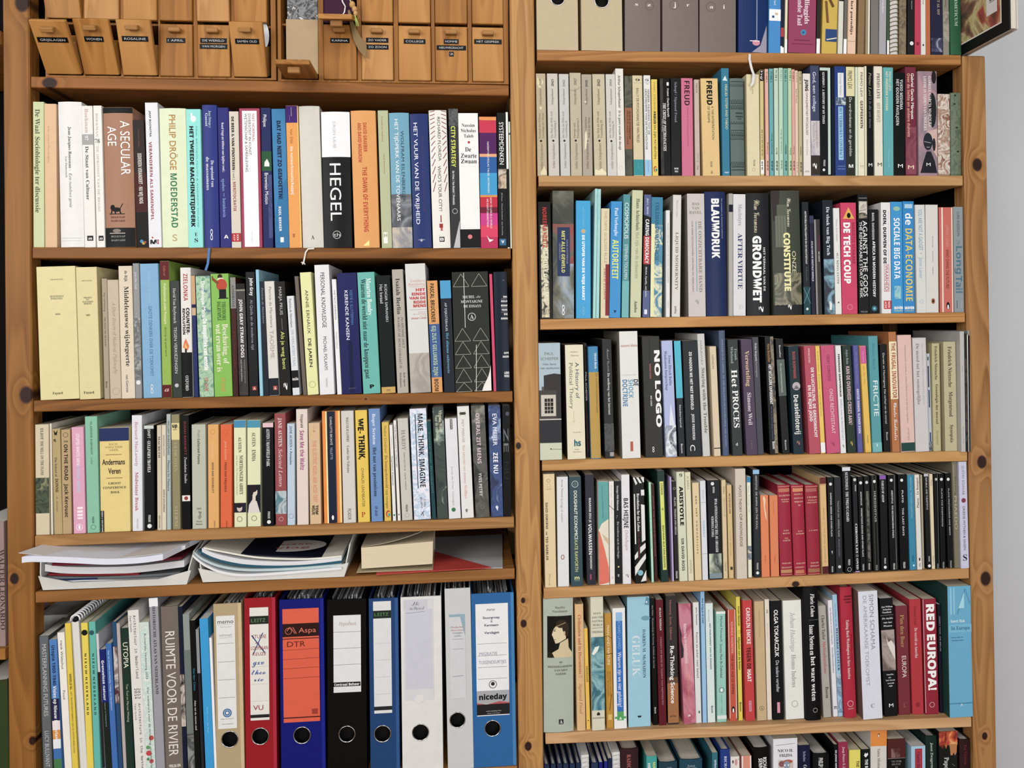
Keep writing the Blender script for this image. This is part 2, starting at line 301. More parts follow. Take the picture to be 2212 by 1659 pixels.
# ---------------------------------------------------------------- the books, shelf by shelf, read off the photograph
# geometry: x at top, x at foot, width, y of top [, mm behind the shelf edge] | kind and cover colour | title | look | print on the spine
# lines with @ set the origin and scale of the readings that follow
L_ONE = r'''
@60 200 4.609
50 55 110 92|p c5cd9a|SOCIOBIOLOGIE TER DISCUSSIE|pale green paperback|t 165 410 .42 .42 s 565a46 De Waal|t 440 1195 .42 .42 s 4c5038 Sociobiologie ter discussie
163 172 120 112|p dcb488||plain peach-coloured paperback|t 330 700 .35 .12 i b8925f De psychologie
292 322 240 90|h e4e2e0|EEN RUSTELOOS GENIE|broad white hardback|t 340 775 .5 .12 s 333 Jean-Jacques Rousseau -|t 800 1145 .5 .12 i 444 Een rusteloos genie|t 635 845 .33 .08 s 888 Leo Damrosch|r 1447 1451 .05 .9 bbb|r 1473 1476 .05 .9 bbb
527 562 115 132|p e3e1dc|DE STAAT VAN CULTUUR|white paperback with a grey block|r 415 520 0 1 a3a3a2|t 160 400 .45 .3 s c9a9a0 Boekman|t 430 475 .4 .3 s eee 97|t 535 1070 .42 .28 s 444 De Staat van Cultuur|r 1425 1475 .25 .8 222|h 1450 .35 .7 30 j eee m
650 688 85 130|p e6e4de|DE OPKOMST VAN DE REGIO|slim white paperback|t 205 440 .4 .25 s b5b1ac BOEKMAN|h 483 .1 .7 38 s 444 78|t 535 1185 .4 .25 s c0b0a8 DE OPKOMST VAN DE REGIO|r 1425 1475 .25 .85 222|h 1450 .35 .75 30 j eee m
738 770 300 145|h a8785c|A SECULAR AGE|thick brown hardback with a lion emblem|b 145 203 1a1a1a|b 1345 1540 1d1f1e|t 280 820 .74 .3 n eee A SECULAR|t 335 530 .3 .3 n eee AGE|e 1165 .4 22 40 221a16|e 1145 .27 28 22 221a16|l .25 1165 .22 1205 12 221a16|l .36 1175 .36 1205 12 221a16|l .5 1170 .55 1205 12 221a16|l .52 1155 .62 1105 7 221a16|l .15 1208 .68 1208 7 221a16|h 1240 .2 .68 16 s 6a4030 BELKNAP|h 1276 .2 .68 16 s 6a4030 HARVARD|l .15 1400 .68 1400 8 b9aca0|e 1375 .4 18 38 8a7c72|h 1432 .2 .68 16 s 999 BELKNAP|h 1470 .2 .68 16 s 999 HARVARD
1040 1090 118 272|p 2c1512|IEDEREEN VERANDERT|dark red-brown paperback|b 800 1190 511d14|t 360 550 .5 .12 s 864a3a Maarten Hajer|t 605 1105 .5 .33 b ddd8d0 IEDEREEN VERANDERT - NU WIJ NOG|b 1190 1535 1b1512|o 1480 .4 16 4a90c0|o 1500 .55 14 c0a040|o 1490 .7 12 b04a3a
1163 1205 128 100|p dfe0e6|VERANDEREN ALS SAMENSPEL|white paperback with a dark red title|t 180 440 .38 .15 b 333 JAAP BOONSTRA|t 490 1270 .35 .22 b a0203a VERANDEREN ALS SAMENSPEL|h 1485 .12 .62 40 B 111 M|h 1485 .66 .8 40 B b23 I|o 1442 .3 8 c22
1300 1335 268 155|h d9e3be|MOEDERSTAD|wide pale green hardback|t 220 770 .5 .24 N b58a45 PHILIP DRÖGE|t 805 1345 .5 .24 b 2f7d4f MOEDERSTAD|h 1445 .4 .58 62 n b9a06a S
@390 200 4.609
52 80 145 165|p 86dcd4|HET TWEEDE MACHINETIJDPERK|turquoise paperback with a black title|t 335 1340 .7 .1 n 2aa6a6 ERIK BRYNJOLFSSON & ANDREW MCAFEE|t 335 1340 .36 .27 B 111 HET TWEEDE MACHINETIJDPERK|e 262 .5 30 26 f4f4f4|l .42 250 .36 205 16 f4f4f4|h 1412 .45 .62 32 s 111 E|h 1470 .42 .66 38 s 111 S
208 238 148 122|h 2c3a8e|DE OPSTAND VAN DE MASSAMENS|royal blue hardback with a blue ribbon|t 180 350 .55 .16 s bcd José Ortega y|t 205 335 .32 .18 s cde Gasset|t 675 940 .65 .18 s dde De opstand van|t 640 970 .33 .2 s dde de massamens|t 1360 1470 .5 .3 s dde ∞|R 4a7fc0 22 285,1548 282,1575 278,1620 272,1700 250,1770
365 398 112 150|p 2b2a85|SPELEN MET BETEKENIS|dark violet paperback|t 300 790 .45 .2 b dde Ruud Vogt en Willem van Spijker (red.)|t 858 980 .42 .28 n 8ad spelen|t 1000 1035 .45 .15 n 8ad met|t 1055 1240 .45 .3 n 8ad betekenis|h 1435 .35 .75 34 b eee A
478 508 97 188|p d3c9b7|MERITOCRATIE|beige paperback with a red publisher block|t 240 770 .38 .27 B 2a2a2a DE BEER & VAN PINXTEREN|t 780 870 .38 .2 n 555 (red.)|t 890 1180 .42 .28 b a03a30 MERITOCRATIE|r 1400 1485 0 1 b8222a|t 1410 1475 .65 .22 b f0d8d8 XXX|t 1410 1475 .3 .2 b e8c0c0 ASP
582 612 203 157|p a83a5a|NIET NORMAAL|paperback framed in raspberry red|r 182 1535 .14 .86 f0eff0|t 212 490 .68 .12 n b0344c NIET NORMAAL|t 212 630 .5 .12 n 333 DIVERSITEIT IN KUNST,|t 208 790 .32 .12 n 333 WETENSCHAP & SAMENLEVING|t 1385 1500 .5 .06 n ccc NAi Uitgevers
798 825 98 152|p 1f2a6a|BROWNIAN MOTION|navy paperback with a green block|r 585 780 0 1 1d5a34|t 220 340 .4 .32 n eee Philipse|g e8efe8 .25,735 .3,690 .55,660 .75,700 .78,735|t 800 1110 .45 .35 n eee Brownian Motion|a 820 1450 .6 1 60 1f2a6a 30408a 1f2a6a
903 945 138 162|p 2f80b6|DAT HAD NIET ZO GEMOETEN|blue paperback with a bold navy title|g 2474ab .3,1050 .8,880 1,850 1,1545 0,1545 0,1250|t 280 1060 .5 .28 B 1a2a55 DAT HAD NIET ZO GEMOETEN!|t 1135 1380 .4 .18 b eee ROEL BEKKER|r 1440 1490 .38 .62 eee
1045 1085 122 130|p e89b42|DE NETWERKMAATSCHAPPIJ|orange paperback with a purple top|b 130 300 4a2080|l .45 145 .45 235 4 bbb|l .3 225 .3 285 3 867aa8|r 135 1550 .93 1 f3d070|t 360 510 .42 .2 n a06a2a Van Dijk|t 540 1015 .4 .22 b f6e6d0 De netwerkmaatschappij|t 1405 1440 .4 .2 b a85a30 Boom
1170 1215 210 133|h cfcbbf||broad plain ivory hardback with a white ribbon over the shelf|h 1440 .42 .58 38 s 444 A|R dcd8cc 14 1330,1552 1270,1556 1245,1590 1235,1640 1225,1690 1212,1710|R dcd8cc 8 1228,1690 1240,1712|R dcd8cc 8 1226,1690 1200,1690
@720 200 4.6075
-126 -96 285 188|h 18191a||black-and-white hardback with giant spaced capitals|b 188 640 e9e9ec|t 285 555 .46 .1 n b5b5b8 JÜRGEN KAUBE|t 705 1275 .46 .38 n eee HEGEL|O 1415 .47 40 bbb|h 1415 .36 .58 36 n ccc th
168 210 250 178|h e09c50|THE DAWN OF EVERYTHING|orange hardback with a red title|t 300 590 .56 .14 b c0392a DAVID GRAEBER|t 300 695 .34 .14 b c0392a AND DAVID WENGROW|t 740 1385 .5 .18 b c0392a THE DAWN OF EVERYTHING|g f2e08a .38,1525 .6,1525 .6,1470 .38,1515
440 483 103 178|p b2b890||slim sage green paperback with tiny red type|t 235 490 .4 .12 n a05a50 Voorbij het idyllische|t 610 810 .5 .12 n a06a50 Hans Achterhuis|r 1390 1500 .2 .6 e8e8e0|h 1420 .25 .55 34 B a5ad84 H
550 590 200 200|h 6aa3bd|HET TIJDPERK VAN DE TOVENAARS|sky blue hardback with a painted scene|a 1010 1340 0 1 25 3a4250 6a6a70 9aa8b0|a 1340 1545 0 1 20 c9b7a0 8a8a90 d8ccb8|t 380 1090 .64 .15 n 2f4858 WOLFRAM EILENBERGER|t 265 1275 .36 .17 n eee HET TIJDPERK VAN DE TOVENAARS
757 798 183 210|h 24397a|HET VUUR VAN DE VRIJHEID|dark blue hardback|t 300 1310 .3 .2 n eef HET VUUR VAN DE VRIJHEID|t 420 1195 .65 .14 n 4f3f74 WOLFRAM EILENBERGER|e 1470 .45 14 12 aab|l .28 1465 .64 1465 5 aab
947 993 183 175|h e3e0d8|WHOS YOUR CITY|white hardback streaked with dark red dashes|D 185 1000 8a2a2a|t 245 680 .55 .16 n 333 RICHARD FLORIDA|t 730 1180 .5 .18 n 333 WHO'S YOUR CITY?|r 1220 1290 .47 .53 a82a2a|r 1305 1345 .4 .6 a82a2a|r 1345 1375 .46 .58 c06060|r 1435 1485 .38 .66 222|h 1460 .42 .62 30 b eee B
1140 1165 100 160|p 3a3a3c|CITY STRATEGY|dark grey paperback with yellow-green lettering|a 160 330 0 1 90 2a2a2c 5a5a5c 2a2a2c|g b9b9bb .3,1545 1,1270 1,1545|t 335 740 .45 .45 b d9e04a CITY STRATEGY|t 780 1115 .4 .22 b ddd De Vries · Van Boxtel · Premsela|O 1180 .5 26 ccc
1240 1268 198 205|p e9e8e6|DE ZWARTE ZWAAN|white paperback with a black foot|h 325 .17 .83 32 s 333 Nassim|h 378 .12 .88 32 s 333 Nicholas|h 432 .27 .75 32 s 333 Taleb|o 495 .52 13 b33a4a|h 565 .32 .62 42 s 333 De|h 628 .1 .9 42 s 333 Zwarte|h 683 .1 .9 42 s 333 Zwaan|b 1360 1550 1c1c1c|o 1435 .48 22 d77a80
1450 1470 170 240|p c2275a|ANTIFRAGILE|paperback in slanting blue, purple and pink blocks|b 240 270 e0913f|g e0913f 0,255 1,265 1,300 0,270|b 275 400 d02c4c|b 400 610 5c1f68|b 610 640 e0a070|b 640 800 1f5fa6|b 800 1020 2a9bcf|b 1020 1040 d9903a|b 1040 1140 c8203c|b 1140 1200 7c1734|b 1200 1320 d0348a|b 1320 1440 e03a60|t 490 830 .5 .1 n eee NASSIM NICHOLAS TALEB|t 845 1000 .5 .1 n eee ANTIFRAGILE|t 1045 1350 .62 .1 n eee HOW TO LIVE IN A WORLD|t 1055 1340 .42 .1 n eee WE DON'T UNDERSTAND|g eee .35,1420 .5,1460 .75,1465 .5,1490
1628 1648 85 200|p 1b1b1b|SYSTEEMDENKEN|black paperback with white capitals|a 760 955 .05 1 40 c9b090 6a5a48 e0d0b8|t 295 715 .48 .5 n eee SYSTEEMDENKEN|t 1000 1420 .45 .12 n bbb Bill Bryan · Michael Goodman · Jaap Schaveling|r 1455 1520 .1 .85 2d6a9a|h 1485 .3 .65 30 B eee V
1715 1735 22 195|p e8e8e4||very thin white booklet with a black lower half|b 760 1540 1a1a1a
1745 1765 22 290|p c8ccb8||thin pale booklet against the middle post|r 400 420 0 1 456
'''
L_TWO = r'''
@60 550 4
72 110 336 102|p dccf93|QUESTIONS INOUYES|very broad plain yellow paperback|h 215 .35 .68 10 s 776 MERSENNE|h 360 .33 .68 15 s 776 QUESTIONS|h 380 .35 .65 15 s 776 INOUYES|h 515 .45 .58 12 s 554 1634|h 1195 .32 .58 20 s 443 Fayard
414 450 180 108|p d9cb90|VRAIES ET FAUSSES IDEES|broad plain yellow paperback|h 225 .25 .75 10 s 776 ARNAULD|h 372 .32 .72 13 s 665 VRAIES|h 389 .45 .6 12 s 665 ET|h 407 .28 .78 13 s 665 FAUSSES|h 424 .34 .7 13 s 665 IDEES|h 523 .42 .62 12 s 443 1683|h 1190 .2 .7 20 s 443 Fayard
637 662 46 208|p a8977f||slim taupe paperback|t 325 490 .5 .3 n 665848 Van verlossing|t 545 790 .5 .3 n 554738 het leven van de kunst|t 1095 1150 .5 .35 s 443 Boom
685 712 96 218|p c3b299||cream paperback with a faded italic title|t 410 1030 .55 .3 i a08e70 A Short History of Medieval Philosophy|O 1180 .55 30 b0a080
782 812 116 98|p d9c9b0|MIDDELEEUWSE WIJSBEGEERTE|cream paperback with a heavy black title|t 140 235 .55 .2 s 444 de Rijk|t 275 965 .55 .32 s 1c1c1c Middeleeuwse wijsbegeerte|t 1035 1190 .45 .18 s 555 van Gorcum
905 932 55 75|p 8d8f8f||slim grey mottled paperback|a 550 1080 0 1 60 8a8c8c 55585a a5a8a8|t 150 300 .45 .3 b ccc Join the Club|t 320 540 .45 .25 n aaa Samen|o 1105 .5 18 ddd
967 1000 158 78|p 78abd0|GROTE DENKERS OVER DE TOEKOMST|light blue paperback|t 145 420 .5 .1 n 9ccbe6 Filosofen over de toekomst|t 445 1050 .5 .17 n 3f7098 GROTE DENKERS OVER DE TOEKOMST|t 1120 1200 .48 .24 s ddd ∞
1140 1165 78 55|p 8db03c|PROFESSIONALS UNDER PRESSURE|green paperback with dark red ends|b 55 218 6b1a1c|t 95 180 .5 .25 n b86a5a Gabriel|t 250 600 .5 .3 b dde3b0 Professionals under Pressure|t 625 880 .5 .18 q 4a5a20 Sturing op goed werk|b 1125 1240 6b1418|h 1165 .25 .75 34 j d8b0a8 a
1228 1255 80 228|p 383f3a|TEGEN VERKIEZINGEN|dark grey-green paperback|t 290 595 .45 .3 s bbb David Van Reybrouck|t 625 1025 .45 .3 n ccc TEGEN VERKIEZINGEN|o 1130 .45 16 bbb
1313 1333 93 112|h dfdcd6|COUNTER-REVOLUTION|white hardback with a burning match|t 165 400 .5 .4 b b5443a ZIELONKA|t 460 690 .68 .3 B 111 COUNTER-|t 465 690 .3 .25 B 111 REVOLUTION|b 845 1235 141414|g e07a3a .15,800 .3,750 .45,725 .75,790 .6,830|g f0b070 .3,800 .42,765 .6,810|l .42 815 .45 850 14 111|t 1045 1175 .5 .28 s ccc OXFORD
1408 1440 35 180|p 1f3070||narrow blue book with gold blocks near its top|b 180 430 c9a070|b 430 460 1c2450|b 460 525 c9a880
1450 1487 122 185|p 86b08f|DE GEOPOLITIEK VAN EMOTIE|leaf-patterned green paperback with a white title|a 185 1230 0 1 55 5f9a76 a8c8a0 8ab598 4a7a86|t 230 545 .5 .27 N eee Dominique Moïsi|t 555 1000 .55 .3 B eee De geopolitiek van emotie|t 1060 1180 .5 .28 j c0303a NW ADAM
1578 1615 155 165|p 7cb83e|BESCHAVING OF WAT ERVAN OVER IS|bright green paperback with a small cartoon man|e 192 .52 24 20 4a2a1a|g 4a2a1a .42,185 .52,150 .62,185|e 212 .55 12 26 e8ddd0|e 262 .6 52 44 c0452a|l .42 250 .12 210 22 8a4a2a|l .12 215 .1 185 12 8a4a2a|r 300 375 .45 .84 1a1a1a|l .4 378 .95 378 8 1a1a1a|t 405 570 .68 .2 s 2f5a1e THEODORE|t 405 570 .42 .2 s 2f5a1e DALRYMPLE|t 600 945 .72 .3 s e6e6c8 Beschaving, of|t 600 1010 .35 .3 s e6e6c8 wat ervan over is|t 1060 1185 .5 .22 j d9a03a NW ADAM
1748 1775 50 195|p 4a1f1a||narrow red-brown paperback with a pale top block|b 195 465 8a8a84|t 260 460 .5 .45 s 4a4a48 AMBROSE|t 660 980 .5 .3 s 6a3428 De twaalf
1792 1826 82 250|p 1c1815|STRAW DOGS|worn black paperback|a 320 1215 0 1 50 15100e 3a2c26 0f0d0c|b 300 316 8a8478|t 385 610 .5 .35 b eee JOHN GRAY|t 625 890 .5 .35 b eee STRAW DOGS|t 905 1110 .68 .12 n 999 THOUGHTS ON HUMANS|t 905 1095 .32 .12 n ccc AND OTHER ANIMALS
1880 1915 80 150|p 1d2024|AL-QAIDA EN DE MODERNE TIJD|black paperback with a white and lilac title|t 200 355 .6 .35 b eee John Gray|t 390 820 .55 .28 n 99a Al-Qaida en de moderne tijd|r 1138 1172 .35 .8 b3403a|h 1155 .45 .7 22 s eee A
1968 2005 28 130|p 8fc4dd||narrow tall light blue paperback
2002 2042 46 232|p 22293a||narrow dark navy paperback|t 285 595 .5 .35 i 98a0b8 Patricia de Martelaere
2040 2085 88 230|p d3d0ca|TAOISME|light grey paperback with a navy foot|t 280 630 .55 .25 n 777 Patricia de Martelaere|t 655 895 .5 .4 n a8968c TAOÏSME|b 1068 1220 1d2733|r 1135 1170 .42 .85 b34a44|h 1153 .5 .75 24 s eee A
@570 550 4
92 148 88 232|p 24221f|ALS JE WEG BENT|black paperback with a yellow-green title|t 280 520 .5 .28 n bbb MARJA PRUIS|l .5 550 .5 650 3 888|t 665 990 .5 .34 n dbe06a Als je weg bent|t 1105 1170 .5 .35 n eee ?
197 250 60 357|p d5d8dc||small pale paperback with a black foot|t 380 630 .45 .32 s 667 Patricia de Martelaere|t 650 970 .5 .35 n 9ab DE VERLATEN TAAL|b 1000 1150 1a1a1a|h 1073 .08 .92 24 B ccc aula
263 340 32 187|p 6f6258||narrow leaning grey-brown paperback
310 378 95 153|p dfdf9c|DE JAREN|pale yellow paperback|t 305 685 .5 .27 n 333 ANNIE ERNAUX|t 725 970 .5 .27 N 222 DE JAREN|O 1122 .5 28 a8a860
435 485 126 88|p e0dfe2|PERSONAL KNOWLEDGE|tall white paperback|t 155 630 .52 .27 n 222 PERSONAL KNOWLEDGE|t 708 995 .5 .22 n 333 MICHAEL POLANYI|t 1065 1145 .5 .13 n 999 CHICAGO
585 635 38 213|p e4e4e8|THE TACIT DIMENSION|very narrow white paperback|t 305 560 .5 .35 n 777 THE TACIT DIMENSION|t 670 810 .5 .3 n 999 Michael Polanyi
629 677 170 158|p 25276a|KERENDE KANSEN|purple-blue paperback|t 310 605 .68 .13 n 4a7fc0 KEETIE E. SLUYTERMAN|t 310 735 .43 .16 n eef KERENDE KANSEN|r 745 1190 .42 .62 1b1c55|h 1155 .35 .7 10 n 667 BOOM
805 860 148 152|p 5fb3a8|WAAROM DE WERELD NIET NAAR DE KNOPPEN GAAT|turquoise paperback|t 205 525 .64 .27 s e6f0ea Maarten Boudry|t 210 1070 .32 .27 s 1a2a2a Waarom de wereld niet naar de knoppen gaat|h 1138 .4 .65 32 B 111 P
970 1020 118 180|p 12211f|HET KWAAD|black-green paperback with a gold foot|t 258 580 .65 .18 n ccc RÜDIGER SAFRANSKI|t 258 420 .32 .24 n ccc Het kwaad|b 1143 1200 c9a050|h 1168 .38 .62 24 n 543 m
1105 1155 95 128|p b0a99c|HET KROMME HOUT|grey paperback with dark serif names|t 205 515 .48 .35 s 333 Isaiah Berlin|t 540 810 .74 .2 i 444 Het KROMME HOUT|t 540 980 .4 .2 i 444 WAARUIT DE MENS GEMAAKT IS|t 1020 1140 .7 .15 s 555 Kok Agora|t 1020 1145 .35 .15 s 555 Pelckmans
1218 1270 174 78|p d2d2cf|HET EINDE VAN DE RODE MENS|white paperback with red block capitals|a 850 1190 0 1 18 b5aca2 9a938a c4bcb2|h 225 .22 .95 24 n dba098 Svetlana|h 255 .1 .95 24 n dba098 Alexijevitsj|l .15 278 .97 278 2 b88|h 304 .48 .95 24 B c9433c HET|h 340 .27 .95 24 B c9433c EINDE|h 375 .14 .95 24 B c9433c VAN DE|h 410 .34 .95 24 B c9433c RODE|h 442 .32 .97 24 B c9433c MENS|l .15 476 .97 476 2 b88|h 495 .55 .95 10 n d0a8a0 Leven op|h 512 .3 .95 10 n d0a8a0 de puinhopen|h 530 .6 .95 10 n d0a8a0 van de|h 550 .2 .95 12 b c9605a SOVJET-UNIE
1408 1455 90 225|p d99a55|GIJ ZULT GELUKKIG ZIJN|orange and blue paperback|b 600 1060 3c5f9a|t 250 585 .45 .38 b 2a2118 PASCAL BRUCKNER|t 615 1050 .45 .38 b b5c9a0 GIJ ZULT GELUKKIG ZIJN!|t 1075 1180 .45 .38 b 3a2a18 BOOM
1520 1560 92 222|p 262c3a|HET SLIMME ONBEWUSTE|dark slate paperback with a light blue top|b 222 378 3f9ccc|t 415 660 .45 .2 n ccd AP DIJKSTERHUIS|t 675 1025 .5 .24 s 5aa0c0 Het slimme onbewuste
1622 1655 312 148|p 2f302a|DE ESSAYS|thick charcoal paperback patterned with thin triangles|Z 165 275 2 3 b0b0a0|h 365 .28 .62 22 s ccc MICHEL|h 365 .66 .78 20 i ccc de|h 405 .23 .83 22 s ccc MONTAIGNE|h 445 .3 .78 22 s ccc DE ESSAYS|O 537 .52 34 ccc|h 537 .47 .57 36 s ccc A|Z 635 745 2 3 b0b0a0|Z 750 860 2 3 b0b0a0|Z 868 978 2 3 b0b0a0|Z 985 1100 2 3 b0b0a0|Z 1105 1180 2 3 b0b0a0|l .33 155 .33 630 5 d0cfc8|l .62 780 .58 1180 5 d0cfc8|g e5e3de .74,1180 .8,1130 .92,1060 .97,1010 1,960 1,1180
1947 1985 26 168|p d0436a||narrow bright pink booklet
1980 2010 120 148|h 16233a|EEN HOLOGRAM VOOR DE KONING|dark navy hardback with stacked white capitals|h 218 .65 .8 8 B ccc ...|h 365 .68 .95 16 B ddd EEN|h 403 .52 .96 16 B ddd HOLO|h 440 .5 .96 16 B ddd GRAM|h 478 .53 .96 16 B ddd VOOR|h 515 .7 .96 16 B ddd DE|h 552 .48 .96 16 B ddd KONING|l .5 384 .96 384 2 aaa|l .5 460 .96 460 2 aaa|l .5 497 .96 497 2 aaa|h 850 .62 .96 16 B ddd DAVE|h 882 .52 .96 16 B ddd EGGERS|h 1022 .6 .96 20 B ddd LEBO|h 1050 .58 .96 20 B ddd WSKI
'''
